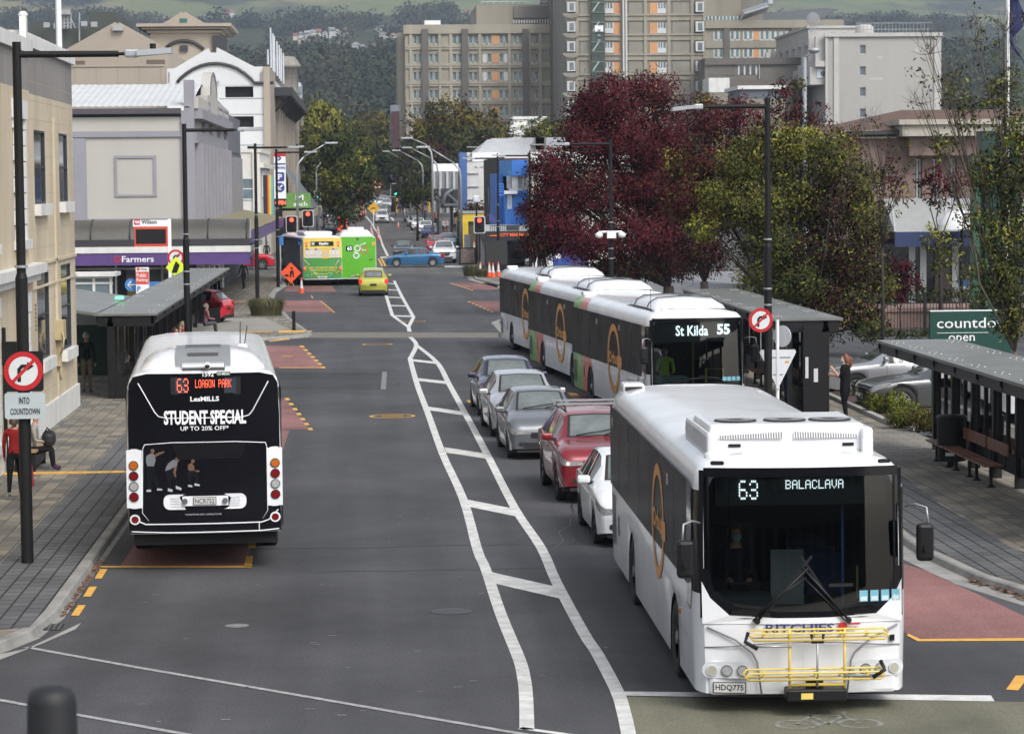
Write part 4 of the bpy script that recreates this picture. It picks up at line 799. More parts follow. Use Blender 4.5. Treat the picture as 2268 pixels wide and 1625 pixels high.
h=RY(*k5(1640,850),*k5(1850,905),Yk-.2);mb.box(h[0],h[1]+8,Yk-.2,Yk-.1,h[2],h[3],3);h=RY(*k5(1640,905),*k5(1850,985),Yk-.2);mb.box(h[0],h[1]+8,Yk-.2,Yk-.1,h[2],h[3],4);mb.obj('shop_front',[GLD,FRM,M('brown_granite',(.06,.045,.042),.3),M('fascia_blue',(.05,.16,.42)),WHP],b,world=True)
mb=MB();c_=PY(*k5(1720,440),Yk-4.5);mb.lathe([(1.15,0),(1.05,.4),(.75,.75),(.3,.95),(0,1.0)],16,0,(c_.x,c_.y,c_.z));mb.cyl((c_.x,c_.y,0),(c_.x,c_.y,c_.z),.08,n=8,m=1);tag(mb.obj('globe_lamp',[WHITE,BLACK],loc=(c_.x,c_.y,0)),'white domed lamp standing before the blue fascia at the right','lamp')
b=th('forecourt_wall','low pink brown stone wall along the forecourt behind the black iron fence','wall',(30,112,0));mb=MB();a=RY(1935,690,2110,700,112.0);mb.box(a[0]-6,a[1]+20,112,116,0,a[3],0);mb.box(a[0]-6,a[1]+20,111.9,116,a[3],a[3]+.15,0);mb.obj('stone',M('pink_paving',(.26,.17,.145),.8,var=.15),b,world=True)
# ---- blue building, mini market and neighbours on the right of the street
q2_=lambda x,y:(913.6+.2215*x,276.9+.2215*y)
BLU=M('bright_blue_paint',(.035,.17,.55),.6,var=.15,sc=.4,streak=.3);b=th('blue_shop_building','bright blue painted corner building with upstairs bay window above the mini market','shop',(11,206,0));Yb=206.0
u=lambda x,y,Y=Yb:PY(*q2_(x,y),Y)
mb=MB();xl=u(925,500).x;xr=u(1172,500).x+6;ztp=u(1000,350).z;h=RY(*q2_(945,508),*q2_(1165,655),Yb);xb=u(995,400).x
mb.box(xb,xr,Yb,Yb+14,h[3],ztp,0);mb.prism([V((xl,Yb+2.2,h[3])),V((xb,Yb,h[3])),V((xb,Yb+14,h[3])),V((xl,Yb+14,h[3]))],(0,0,ztp-h[3]),1)
mb.box(xl+.4,xr,Yb+.6,Yb+14,h[2],h[3],2);mb.box(xl,xr,Yb+.05,Yb+14,0,h[2],0);mb.box(xl-.5,xl,Yb+3,Yb+14,0,ztp-1,0);mb.box(xl-.15,xr,Yb-.3,Yb+.05,h[2]-.2,h[2],0)
for x in(930,1010):q_=u(x,1200);mb.box(q_.x,q_.x+.5,Yb-.4,Yb+.05,0,3.1,0)
mb.obj('wall',[BLU,M('sky_blue_paint',(.06,.26,.62),.6),GLD],b,world=True)
mb=MB()
for x in(1030,1168):q_=u(x,580);mb.box(q_.x-.25,q_.x+.2,Yb+.3,Yb+.6,h[2],h[3])
mb.box(xl+.3,xr,Yb+.4,Yb+.6,h[2],h[2]+.15);q_=u(1112,580);mb.box(q_.x-.06,q_.x+.06,Yb+.4,Yb+.6,h[2],h[3]);mb.obj('window_frame',FRM,b,world=True)
mb=MB();q_=u(945,580);mb.box(q_.x,q_.x+2.0,Yb+.5,Yb+.59,h[2]+.15,h[3]);mb.obj('curtain',M('curtain_grey',(.3,.3,.29)),b,world=True)
mb=MB();h3=RY(*q2_(948,700),*q2_(995,840),Yb);mb.box(h3[0],h3[1],Yb-.03,Yb+.04,h3[2],h3[3],0)
for i in range(7):mb.box(h3[0]+.15,h3[1]-.15-.1*(i%3),Yb-.04,Yb-.03,h3[2]+.3+i*.4,h3[2]+.5+i*.4,1)
mb.obj('poster',[M('poster_white',(.45,.52,.6)),M('poster_blue',(.1,.25,.5))],b,world=True)
mb=MB();q_=u(940,690);mb.box(q_.x-.2,q_.x+.8,Yb-.6,Yb,q_.z,q_.z+.25,0);mb.obj('flood_light',WHITE,b,world=True)
mb=MB()
for y in(595,620,648,672,705):p0=u(855,y,205.0);p1=u(912,y,205.0);mb.cyl(p0,p1,.06,n=5)
for x in(856,880,908):mb.cyl(u(x,595,205.0),u(x,715,205.0),.05,n=5)
mb.obj('balcony_railing',BLU,b,world=True)
b=th('mini_market','mini market with black street awning and orange lettering under the blue building','shop',(9,190,0));Ym=197.0;m_=lambda x,y:PY(*q2_(x,y),Ym)
mb=MB();a=RY(*q2_(850,1060),*q2_(1290,1135),Ym);x2=m_(730,1080).x
mb.box(x2,a[1]+3,Ym,Ym+8,a[2],a[3],0);mb.box(x2-.1,a[1]+3.1,Ym-.12,Ym+8.1,a[2]-.15,a[2],0);mb.quad(V((x2,Ym,a[3])),V((a[1]+3,Ym,a[3])),V((a[1]+3,Ym+9,a[3]+.35)),V((x2,Ym+9,a[3]+.35)),1)
mb.box(x2+.3,m_(850,1080).x,Ym-.03,Ym,a[2]+.2,a[2]+.26,2);mb.text('CITY MINI MART',(m_(875,1100).x,Ym-.02,a[2]+.16),X_,Z_,2.15,.24,2,.015)
mb.obj('awning',[M('awning_black',(.012,.012,.014),.5),M('iron_roof',(.35,.36,.36),.5),M('sign_orange',(.7,.12,.02),.5,emit=.25)],b,world=True)
mb=MB();mb.box(x2+1,14,Ym+8.5,Ym+8.7,0,a[2],0);mb.box(m_(735,1200).x,m_(850,1200).x,Ym+7.5,Ym+8.4,0,m_(800,1130).z,1);mb.obj('shop_front',[GLD,M('panel_white',(.5,.5,.52))],b,world=True)
mb=MB();z0=a[3]
for i in range(40):x=m_(770,0).x+i*.15;mb.cyl((x,Ym+.3,z0),(x,Ym+.3,z0+.42),.02,n=4)
mb.box(m_(770,0).x,m_(770,0).x+6,Ym+.25,Ym+.35,z0+.38,z0+.42);mb.box(m_(930,0).x,m_(1060,0).x,Ym+.2,Ym+.3,z0+.05,z0+.4);mb.obj('roof_railing',FRD,b,world=True)
mb=MB();p0=m_(760,970);mb.tube([p0,p0+V((.0,0,2.5))],.04);mb.add([m_(742,890),m_(775,885),m_(800,900),m_(825,935),m_(838,985),m_(800,960),m_(770,975)],[(0,1,2,3,4,5,6)],1);tag(mb.obj('feather_flag',[FRD,M('flag_navy',(.05,.05,.2))],loc=(p0 .x,Ym,p0 .z-1)),'dark blue feather flag standing above the mini market awning','flag')
b=th('cream_corrugated_shop','cream shop with corrugated upper wall and grey stepped pediment beside the blue building','shop',(14,204,0));Yx=203.0;e_=lambda x,y:PY(*q2_(x,y),Yx)
mb=MB();xa,xb2=e_(1175,500).x,e_(1420,500).x+6;zc=e_(1200,395).z;n=60
mb.grid([[(xa+(xb2-xa)*i/n,Yx-.12*(i%2),z)for i in range(n+1)]for z in(4,zc)],0,False);mb.box(xa,xb2,Yx+.05,Yx+12,0,zc,0);mb.box(xa-.1,xb2,Yx-.6,Yx+1,zc,zc+.9,1);mb.box(xa,xb2,Yx-.2,Yx+1,zc+.9,e_(1200,250).z,2)
mb.prism([e_(1190,330),e_(1190,190),e_(1250,150),e_(1310,185),e_(1310,330)],(0,1,0),2);mb.box(e_(1185,200).x,e_(1315,200).x,Yx-.2,Yx+1.2,e_(1200,205).z,e_(1200,190).z,2)
for i in range(5):q_=e_(1212+20*i,300);mb.box(q_.x,q_.x+.35,Yx-.05,Yx,q_.z-.9,q_.z+1.3,3)
mb.obj('wall',[M('cream_iron',(.5,.48,.42),.6,var=.1),WHP,M('pediment_grey',(.27,.265,.26),.75,var=.3,sc=.6,streak=.2),M('stain_grey',(.14,.14,.14))],b,world=True)
mb=MB();mb.box(e_(1390,300).x,e_(1700,300).x,Yx+6,Yx+14,0,e_(1400,215).z);mb.obj('brick_chimney_wall',M('terracotta',(.2,.065,.035),.8,var=.2),b,world=True)
b=th('iron_roof_hall','white walled hall with large white hipped iron roof, blue end pilaster and tall white column','building',(11,300,0));Yw=262.0;w3=lambda x,y,Y=Yw:PY(*q2_(x,y),Y)
mb=MB();zE=w3(850,312).z;xl,xr=w3(630,320).x,w3(1560,300).x+6
q=[w3(610,315),V((xr,Yw,w3(1100,302).z)),PY(*q2_(1500,130),Yw+12),PY(*q2_(800,140),Yw+12),PY(*q2_(745,148),Yw+14)]
mb.quad(q[0],q[1],q[2],q[3],0);mb.poly([q[0],q[3],q[4],V((q[0].x,Yw+26,q[0].z))],0)
for i in range(46):t=i/45;mb.beam(q[0].lerp(q[1],t)+V((0,0,.05)),q[3].lerp(q[2],t)+V((0,0,.05)),.08,.06,0)
mb.obj('roof',CORR,b,world=True)
mb=MB();z0=q[0].z;mb.box(xl+2.5,xr,Yw+.5,Yw+20,0,z0-.2,1);S=sideR(10.9);xw=w3(735,400).x
mb.box(w3(545,400,290.0).x,w3(735,400,290.0).x+3,290,300,0,PY(*q2_(600,275),290).z,0)
for i in range(6):z=3+i*1.4;mb.box(w3(545,400,289.9).x,w3(660,400,289.9).x,289.85,290,z,z+.08,2)
mb.obj('wall',[WHP,M('dark_brick',(.16,.08,.06)),M('wall_joint',(.4,.4,.39))],b,world=True)  # hall wall in an even dark brick colour
mb=MB();a=RY(*q2_(472,275),*q2_(545,790),288.0);mb.box(a[0],a[1],288,292,0,a[3]);mb.obj('pilaster',M('faded_blue',(.07,.14,.36),.6,var=.15),b,world=True)
mb=MB();a=RY(*q2_(735,275),*q2_(848,900),240.0);mb.box(a[0],a[1],240,244,0,a[3]);mb.box(a[0]-1.2,a[1]+.2,239.5,244.5,a[3]-.8,a[3]);mb.box(a[0]-.8,a[1]+.2,239.6,244.4,PY(*q2_(700,430),240).z,PY(*q2_(700,415),240).z);mb.obj('column',WHITE,b,world=True)
mb=MB();mb.box(PY(*q2_(850,325),215).x,PY(*q2_(920,325),215).x,215,240,0,PY(*q2_(900,322),215).z);mb.obj('dark_side_wall',M('near_black_wall',(.035,.032,.03),.8),b,world=True)  # side wall in an even near-black colour
b=th('yellow_kiosk_shop','low shop with yellow fascia and planted roof by the right footpath','shop',(10,262,0));mb=MB();a=RY(*q2_(478,885),*q2_(740,965),252.0);mb.box(a[0],a[1]+2,252,262,a[2],a[3],0);mb.box(a[0],a[1]+2,252.3,262,0,a[2],1);mb.box(a[0]-.1,a[1]+2,251.9,262,a[3],a[3]+.25,2)
for x in(515,545):p=PY(*q2_(x,1000),252);mb.box(p.x-.2,p.x+.1,251.8,252.2,0,a[2],0)
mb.obj('wall',[M('kiosk_yellow',(.6,.42,.03),.6),M('kiosk_gloom',(.06,.05,.03)),STEEL],b,world=True)
b=th('vaulted_canopy','grey barrel vaulted entrance canopy with white curved roof hall behind it','canopy',(9,330,0));Yv=322.0;v_=lambda x,y,Y=Yv:PY(*q2_(x,y),Y)
mb=MB();xa,xb2=v_(212,500,345.0).x,v_(482,500,345.0).x;zt2,zm,zb=v_(300,385,345.0).z,v_(300,462,345.0).z,v_(300,640,345.0).z
mb.grid([[(x,345+4*(1-math.cos(PI/2*t/5)),zm+(zt2-zm)*math.sin(PI/2*t/5))for t in range(6)]for x in(xa,xb2)],0);mb.quad((xa,345,zb-3),(xb2,345,zb-3),(xb2,345,zm),(xa,345,zm),1)
for i in range(5):x=xa+(xb2-xa)*i/4;mb.box(x-.15,x+.15,344.7,345,zb-3,zm,2)
mb.obj('hall',[WHITE,M('curved_glass',(.2,.21,.215),.3,var=.2),M('hall_rib',(.42,.43,.44))],b,world=True)
mb=MB();cx=v_(460,790).x;R_1=cx-v_(310,790).x;R_2=v_(0,640).z-v_(0,800).z;zb2=v_(0,800).z
arc=lambda y,s=1.0:[(cx-R_1*s*math.cos(PI/2*t/8),y,zb2+R_2*s*math.sin(PI/2*t/8))for t in range(9)]
mb.grid([arc(Yv),arc(Yv+42)],0);mb.grid([arc(Yv),arc(Yv,.93)],2,False);mb.quad((cx,Yv+.3,0),(cx+1.2,Yv+.3,0),(cx+1.2,Yv+.3,zb2+R_2),(cx,Yv+.3,zb2+R_2),3);mb.quad((cx-R_1,Yv+12,zb2-.5),(cx+1,Yv+12,zb2-.5),(cx+1,Yv+12,zb2+R_2),(cx-R_1,Yv+12,zb2+R_2),1)
mb.beam((cx-R_1*.95,Yv,zb2),(cx+.3,Yv,zb2),.2,.3,2);mb.beam((cx-R_1*.7,Yv,zb2+R_2*.68),(cx,Yv,zb2+.2),.18,.25,2);mb.box(v_(372,0).x,v_(398,0).x,Yv+1,Yv+2,0,zb2+1,4)
mb.obj('vault',[M('vault_grey',(.17,.18,.19),.4,var=.2),FRD,M('vault_edge',(.1,.105,.11)),M('beige_wall',(.3,.26,.22)),BLACK],b,world=True)
b=th('maroon_building','maroon walled building with grey upper floor left of the hospital','building',(8,470,0));mb=MB();a=RY(866,232,886,330,520.0);c=RY(866,247,886,330,520.0);mb.box(a[0],a[1]-.05,522,536,0,a[3],1);mb.box(a[0]+.2,a[1]-.06,520,522,0,c[3],0);mb.obj('wall',[M('maroon_wall',(.06,.025,.03),.8),M('blue_grey_wall',(.16,.18,.21),.6)],b,world=True)
b=th('mural_hoarding','blue and green painted hoarding with white shapes below the dark red trees','hoarding',(16,165,0));Yj=165.0;j_=lambda x,y:PY(*q2_(x,y),Yj)
mb=MB();a=RY(*q2_(1405,1150),*q2_(1760,1480),Yj);mb.box(a[0],a[1],Yj,Yj+.2,0,a[3],0);mb.poly([j_(1560,1240)-Y_*.02,j_(1760,1160)-Y_*.02,j_(1760,1480)-Y_*.02,j_(1610,1480)-Y_*.02],1);mb.poly([j_(1410,1260)-Y_*.02,j_(1490,1290)-Y_*.02,j_(1480,1330)-Y_*.02,j_(1420,1340)-Y_*.02],2)
mb.poly([j_(1390,1150)-Y_*.02,j_(1520,1130)-Y_*.02,j_(1480,1230)-Y_*.02,j_(1400,1215)-Y_*.02],4);mb.text('LO',j_(1492,1320)-Y_*.03,X_,Z_,.55,.28,5,.02);mb.obj('board',[M('mural_blue',(.03,.07,.3)),M('mural_violet',(.05,.03,.12)),WHITE,CRM,M('mural_green',(.08,.35,.05)),REDS],b,world=True)
WB=pavers('painted_block_wall',(.24,.25,.26),(.27,.28,.29),(.17,.18,.19),.8,.4,0)
mb=MB();p=RY(1470,655,1565,710,138.0);mb.quad((13.5,128,.02),(60,128,.02),(60,185,.02),(13.5,185,.02));st(mb.obj('forecourt_paving',pavers('forecourt_pavers',(.2,.205,.215),(.23,.235,.245),(.12,.12,.13),2.4,.9,0)))
b=th('reflection_building','unseen dark glazed building added behind the viewpoint for reflections','building',(0,-48,0));mb=MB();hol=[(x,x+3.2,z,z+2.2)for x in range(-44,44,5)for z in(1,4.6,8.2,11.8)]  # unseen building, added for glass and black panels to reflect
mb.wall([-46,46],[0,16],hol,lambda u,v,n:V((u,-48+n,v)),0,.3);mb.quad((-46,-48.3,0),(46,-48.3,0),(46,-48.3,16),(-46,-48.3,16),1);mb.obj('wall',[M('reflection_stone',(.16,.15,.14),.8),GLD],b,world=True)
# ------------------------------------------------------------------ hills beyond the town
def sm(a,b,x):t=min(1,max(0,(x-a)/(b-a)));return t*t*(3-2*t)
from mathutils import noise as NZ
def hz(X,Y):
 az=X/Y;n=NZ.noise(V((X/700,Y/900,0)));n2=NZ.noise(V((X/230,Y/300,4)))
 z=8+sm(700,1500,Y)*62+sm(1500,2600,Y)*85*(1-.25*sm(.02,.12,az))+sm(2600,5200,Y)*330+n*45*sm(1200,3000,Y)+n2*12*sm(900,1500,Y)
 return z
def hillmat():
 m=bpy.data.materials.new('hill_land');m.use_nodes=True;N=m.node_tree.nodes;L=m.node_tree.links;b=N['Principled BSDF'];b.inputs['Roughness'].default_value=.95;b.inputs['Specular IOR Level'].default_value=.1
 tc=N.new('ShaderNodeTexCoord')
 def nz(s,d=5,off=0):
  mp=N.new('ShaderNodeMapping');mp.inputs['Location'].default_value=(off,off*2,0);mp.inputs['Scale'].default_value=(s,s*.6,s);L.new(tc.outputs['Object'],mp.inputs[0])
  n=N.new('ShaderNodeTexNoise');n.inputs['Scale'].default_value=1;n.inputs['Detail'].default_value=d;n.inputs['Roughness'].default_value=.6;L.new(mp.outputs[0],n.inputs['Vector']);return n.outputs['Fac']
 def ramp(src,a,bb):
  r=N.new('ShaderNodeMapRange');r.inputs['From Min'].default_value=a;r.inputs['From Max'].default_value=bb;r.interpolation_type='SMOOTHSTEP';L.new(src,r.inputs['Value']);return r.outputs[0]
 def mix(f,A,B):
  x=N.new('ShaderNodeMix');x.data_type='RGBA';L.new(f,x.inputs['Factor'])
  for s,k in((A,'A'),(B,'B')):
   if isinstance(s,tuple):x.inputs[k].default_value=(*s,1)
   else:L.new(s,x.inputs[k])
  return x.outputs['Result']
 past=mix(ramp(nz(1/260,4),.42,.6),(.125,.14,.05),(.21,.175,.09));past=mix(ramp(nz(1/120,3,7),.5,.62),past,(.085,.115,.04))
 forest=mix(ramp(nz(1/22,4,3),.35,.65),(.022,.032,.016),(.05,.055,.026))
 sx=N.new('ShaderNodeSeparateXYZ');L.new(tc.outputs['Object'],sx.inputs[0]);far=ramp(sx.outputs['Y'],2700,3100)
 f1=N.new('ShaderNodeMath');f1 .operation='MULTIPLY';L.new(ramp(nz(1/420,6,11),.40,.45),f1 .inputs[0]);L.new(far,f1 .inputs[1])
 L.new(mix(f1 .outputs[0],forest,past),b.inputs['Base Color']);return m
mb=MB();ysh=[690+40*i for i in range(48)]+[2600+90*i for i in range(40)]
mb.grid([[(x*y/3000,y,hz(x*y/3000,y))for x in range(-1100,1900,30)]for y in ysh]);st(mb.obj('hills',hillmat()))
KS=.1
def clumps(name,pts,sizes,mats,nl,seed,label,flat=.8):
 r=np.random.default_rng(seed);vs=[];mi=[]
 for(x,y,z),s in zip(pts,sizes):
  d=r.normal(size=(nl,3));d/=np.linalg.norm(d,axis=1)[:,None];c=d*(r.random((nl,1))**.4)*np.array([s,s,s*flat])+np.array([x,y,z+s*.6])
  u=r.normal(size=(nl,3));u/=np.linalg.norm(u,axis=1)[:,None];w=np.cross(u,d);w/=np.linalg.norm(w,axis=1)[:,None]+1e-6
  k=s*KS*(.6+.8*r.random((nl,1)))
  vs.append(np.stack([c-u*k,c-w*k,c+u*k,c+w*k],1).reshape(-1,3));mi.append(np.full(nl,r.integers(len(mats))))
 vv=np.concatenate(vs);n=len(vv)//4;me=bpy.data.meshes.new(name);me.vertices.add(len(vv));me.vertices.foreach_set('co',vv.ravel());me.loops.add(4*n);me.loops.foreach_set('vertex_index',np.arange(4*n));me.polygons.add(n);me.polygons.foreach_set('loop_start',np.arange(0,4*n,4));me.polygons.foreach_set('loop_total',np.full(n,4))
 for m_ in mats:me.materials.append(m_)
 me.polygons.foreach_set('material_index',np.concatenate(mi));me.update();o=bpy.data.objects.new(name,me);COL.objects.link(o);ORG[o.name]=Matrix.Identity(4)
 return tag(o,label,'forest',kind='stuff')if label else o
HP=[];rr=np.random.default_rng(3)
HWL=[M('house_'+k,c,.7)for k,c in(('white',(.42,.43,.42)),('cream',(.5,.46,.38)),('grey',(.35,.36,.37)),('brick',(.25,.12,.08)))];HRF=[M('roof_'+k,c,.7)for k,c in(('red',(.3,.085,.05)),('grey',(.2,.21,.22)),('brown',(.14,.09,.07)),('silver',(.34,.35,.36)))]
HGL=M('house_glass',(.05,.06,.07),.2);WNAME=['white','cream','grey','brick'];RNAME=['red','grey','brown','silver']
spots=[(r_.uniform(905,1100)if False else x,y)for r_ in[0]for x,y in((655,88),(668,86),(682,85),(694,82),(706,80),(720,82),(735,80),(748,79),(760,79),(765,77),(668,96),(690,97),(726,99),(760,104),(672,104),(686,106),(700,106),(716,108),(712,103),(756,115),(806,117),(818,119),(830,117),(845,122),(856,125),(800,129),(812,134),(824,137),(842,127),(834,70),(846,72),(856,66),(866,68),(876,64),(884,68),(872,90),(880,93),(875,180),(866,176),(1020,41),(1035,40),(1046,42),(1700,8),(505,36),(514,38),(880,160),(870,220),(850,88),(742,118),(788,112))]
k=0
for x,y in spots:
 d=ray(x,y);Y=700.0;p=None
 while Y<5600:
  p=CAM+d*(Y/d.y)
  if p.z<hz(p.x,p.y):break
  Y+=15
 s=Y/2300*rr.uniform(.38,.6);w_=rr.uniform(9,15)*s*.8;dp=8*s;hh=rr.uniform(4.5,6.5)*s*.9;wi=int(rr.choice(4,p=[.5,.2,.15,.15]));ri=int(rr.integers(4));z=p.z+3.0*s
 b=th('hillside_house',f'{WNAME[wi]} walled house with {RNAME[ri]} roof among trees on the hillside','house',(HP.append((p.x,Y))or p.x,Y-14,z),rr.uniform(-.5,.5),'houses on the hillside')
 mb=MB();mb.box(-w_/2,w_/2,-dp/2,dp/2,-9*s,hh);mb.prism([V((-w_/2,-dp/2+.3,hh)),V((w_/2,-dp/2+.3,hh)),V((0,-dp/2+.3,hh+2.6*s))]if k%2 else[V((-w_/2,-dp/2,hh)),V((-w_/2,dp/2,hh)),V((-w_/2,0,hh+2.6*s))],(0,dp-.6,0)if k%2 else(w_,0,0));mb.obj('wall',HWL[wi],b)
 mb=MB();e=.7*s
 if k%2:
  for sx in(-1,1):mb.prism([V((sx*(w_/2+e),-dp/2-e,hh-.7*s)),V((0,-dp/2-e,hh+2.7*s)),V((0,-dp/2-e,hh+3.0*s)),V((sx*(w_/2+e),-dp/2-e,hh-.4*s))],(0,dp+2*e,0))
 else:
  for sy in(-1,1):mb.prism([V((-w_/2-e,sy*(dp/2+e),hh-.7*s)),V((-w_/2-e,0,hh+2.7*s)),V((-w_/2-e,0,hh+3.0*s)),V((-w_/2-e,sy*(dp/2+e),hh-.4*s))],(w_+2*e,0,0))
 mb.obj('roof',HRF[ri],b)
 mb=MB()
 for t in(-.32,0,.3):mb.box(w_*t-1.1*s,w_*t+1.1*s,-dp/2-.06,-dp/2,hh*.35,hh*.75)
 mb.obj('window',HGL,b);k+=1
FM=[M('forest_'+str(i),c,.9,var=.3,sc=.05)for i,c in enumerate(((.017,.03,.015),(.025,.04,.017),(.042,.052,.019),(.042,.04,.02),(.02,.034,.02)))]
pts=[];sz=[]
while len(pts)<3600:
 y=rr.uniform(760,2900);x=rr.uniform(-.16,.24)*y
 if y>1750 and NZ.noise(V((x/170,y/260,9)))<.05:continue
 if y>1300 and any(abs(x-a)<10 and-6<b-y<60 for a,b in HP):continue
 pts.append((x,y,hz(x,y)));sz.append(rr.uniform(5,10)*(1+.3*(y>1800)))
clumps('forest',pts,sz,FM,170,4,'dark green bush forest covering the near hillside')
pts=[];sz=[]
while len(pts)<1500:
 y=rr.uniform(2800,5000);x=rr.uniform(-.14,.22)*y
 if NZ.noise(V((x/260,y/420,2)))<.3+.25*rr.random():continue
 pts.append((x,y,hz(x,y)));sz.append(rr.uniform(9,18))
clumps('forest',pts,sz,FM[:3]+FM[4:],90,5,'dark shelter belts and tree groups on the far farmland hills')
HAZE=True
if HAZE:
 m=bpy.data.materials.new('haze_air');m.use_nodes=True;N=m.node_tree.nodes;L=m.node_tree.links;N.remove(N['Principled BSDF'])
 pv=N.new('ShaderNodeVolumePrincipled');pv.inputs['Color'].default_value=(.66,.77,.95,1);pv.inputs['Density'].default_value=.00013;pv.inputs['Anisotropy'].default_value=.1
 L.new(pv.outputs[0],N['Material Output'].inputs['Volume'])
 mb=MB();mb.box(-3000,5000,-40,6600,-1.5,720);o=mb.obj('haze',m);o['kind']='stuff'
m=bpy.data.materials.new('steam_vapour');m.use_nodes=True;N=m.node_tree.nodes;L=m.node_tree.links;N.remove(N['Principled BSDF']);pv=N.new('ShaderNodeVolumePrincipled');pv.inputs['Color'].default_value=(.95,.96,.98,1);pv.inputs['Density'].default_value=.55;L.new(pv.outputs[0],N['Material Output'].inputs['Volume'])
c=PY(1801,76,476);mb=MB();mb.lathe([(0,-.3),(.5,0),(.7,.8),(.9,1.6),(1.3,2.4),(1.1,3.2),(.5,3.8),(0,4)],12,0,(c.x,476,c.z));o=mb.obj('steam',m);o['kind']='stuff'
# ------------------------------------------------------------------ people
SKIN=M('skin_light',(.46,.26,.18),.55,var=.06);SKIN2=M('skin_tan',(.3,.16,.1),.55,var=.06)
PCOL={}
def cloth(c):
 if c not in PCOL:PCOL[c]=M('cloth_%d'%len(PCOL),c,.9,var=.25,sc=9,bump=.3,bsc=60,spec=.08)
 return PCOL[c]
def person(label,loc,yaw=0.0,h=1.68,pose='stand',top=(.05,.05,.05),legs=(.03,.03,.035),shoe=(.05,.05,.05),hair=(.06,.04,.03),hairlen=.1,skin=None,group=None,mask=False,arm=None,sleeve='long',build=1.0,face=0.0,lod=0):
 s=h/1.72;skin=skin or SKIN
 J={};E=[];LAB={}
 def j(n,p,r,par,lab):J[n]=(V(p),r*s);LAB[n]=lab;(E.append((par,n))if par else None)
 sit=pose=='sit';hz_=.5 if sit else .94;lean=.06 if sit else 0
 b=build
 j('pel',(0,0,hz_),.125*b,None,'legs');j('waist',(0,lean*.3,hz_+.17),.115*b,'pel','top');j('chest',(0,lean*.8,hz_+.36),.135*b,'waist','top');j('upch',(0,lean,hz_+.47),.1*b,'chest','top')
 j('neck',(0,lean+.01,hz_+.555),.05,'upch','skin');j('jaw',(0,lean+.035,hz_+.62),.062,'neck','skin');j('face',(0,lean+.03,hz_+.69),.08,'jaw','skin');j('skull',(0,lean+.01,hz_+.755),.07,'face','skin')
 if not lod:j('nose',(0,lean+.125,hz_+.675),.012,'face','skin')
 for sd,nm in((-1,'l'),(1,'r')):
  hx_=.09*sd;sw={'walk':.22*sd,'walk2':-.2*sd}.get(pose,0)
  j('hip'+nm,(hx_,0,hz_-.06),.095*b,'pel','legs')
  if sit:k=(hx_*1.2,.42,.5);a=(hx_*1.1,.46,.1);f=(hx_*1.2,.62,.05)
  else:k=(hx_*1.0,sw*.7+.02,.5);a=(hx_,sw*1.15-.03,.09+max(0,-sw)*.35);f=(hx_*1.15,sw*1.15+.13,.045+max(0,-sw)*.1)
  j('thigh'+nm,tuple(V((hx_,0,hz_-.06)).lerp(V(k),.45)),.085*b,'hip'+nm,'legs');j('knee'+nm,k,.062,'thigh'+nm,'legs');j('calf'+nm,tuple(V(k).lerp(V(a),.35)),.058,'knee'+nm,'legs');j('ank'+nm,a,.042,'calf'+nm,'legs');j('foot'+nm,f,.042,'ank'+nm,'shoe')
  sh=(.175*sd*b**.5,lean,hz_+.455);z0=sh[2]
  A=(arm or{}).get(nm)
  if A:el,wr=A
  elif sit:el=(.22*sd,.1,z0-.27);wr=(.14*sd,.32,z0-.3)
  else:el=(.225*sd*b**.5,-.02-sw*.35,z0-.28);wr=(.24*sd*b**.5,.05-sw*.8,z0-.53)
  j('sho'+nm,sh,.062,'upch','top');j('elb'+nm,el,.045,'sho'+nm,'top'if sleeve!='none'else 'skin');j('wri'+nm,wr,.03,'elb'+nm,'top'if sleeve=='long'else 'skin')
  d=(V(wr)-V(el)).normalized();up=V((sd,0,0))if abs(d.x)<.8 else V((0,0,1));w=d.cross(up).normalized();hp_=V(wr)+d*.06
  j('palm'+nm,tuple(hp_),.034,'wri'+nm,'skin')
  if lod==0:
   for i in range(4):j('fing%d%s'%(i,nm),tuple(hp_+d*(.075-.008*abs(i-1.4))+w*(.026*(i-1.5))+up*(-.012)),.009,'palm'+nm,'skin')
   j('thumb'+nm,tuple(V(wr)+d*.07+w*-.055),.011,'palm'+nm,'skin')
 names=list(J);me=bpy.data.meshes.new('body');me.from_pydata([tuple(J[n][0]*s)for n in names],[(names.index(a),names.index(c))for a,c in E],[])
 o=bpy.data.objects.new('tmp',me);COL.objects.link(o);md=o.modifiers.new('s','SKIN');md.use_smooth_shade=True;o.modifiers.new('u','SUBSURF').levels=1
 for i,n in enumerate(names):me.skin_vertices[0].data[i].radius=(J[n][1],J[n][1]*(.8 if n in('chest','waist','upch','pel')else 1));me.skin_vertices[0].data[i].use_root=(i==0)
 dg=bpy.context.evaluated_depsgraph_get();nm_=bpy.data.meshes.new_from_object(o.evaluated_get(dg));bpy.data.objects.remove(o);bpy.data.meshes.remove(me)
 mats=[skin,cloth(top),cloth(legs),cloth(shoe)];nm_.materials.clear()
 for m_ in mats:nm_.materials.append(m_)
 LI={'skin':0,'top':1,'legs':2,'shoe':3};P=[(J[a][0]*s,J[c][0]*s,LI[LAB[c]])for a,c in E]
 for f in nm_.polygons:
  c=f.center;best=9
  for a,e,l in P:
   ab=e-a;t=max(0,min(1,(c-a).dot(ab)/max(ab.length_squared,1e-6)));d=(c-a-ab*t).length
   if d<best:best=d;f.material_index=l
  f.use_smooth=True
 nm_.name='person';r=bpy.data.objects.new('person',nm_);COL.objects.link(r);r.location=loc;r.rotation_euler=(0,0,yaw);ORG[r.name]=Matrix.Translation(V(loc))@Matrix.Rotation(yaw,4,'Z')
 tag(r,label,'person',group)
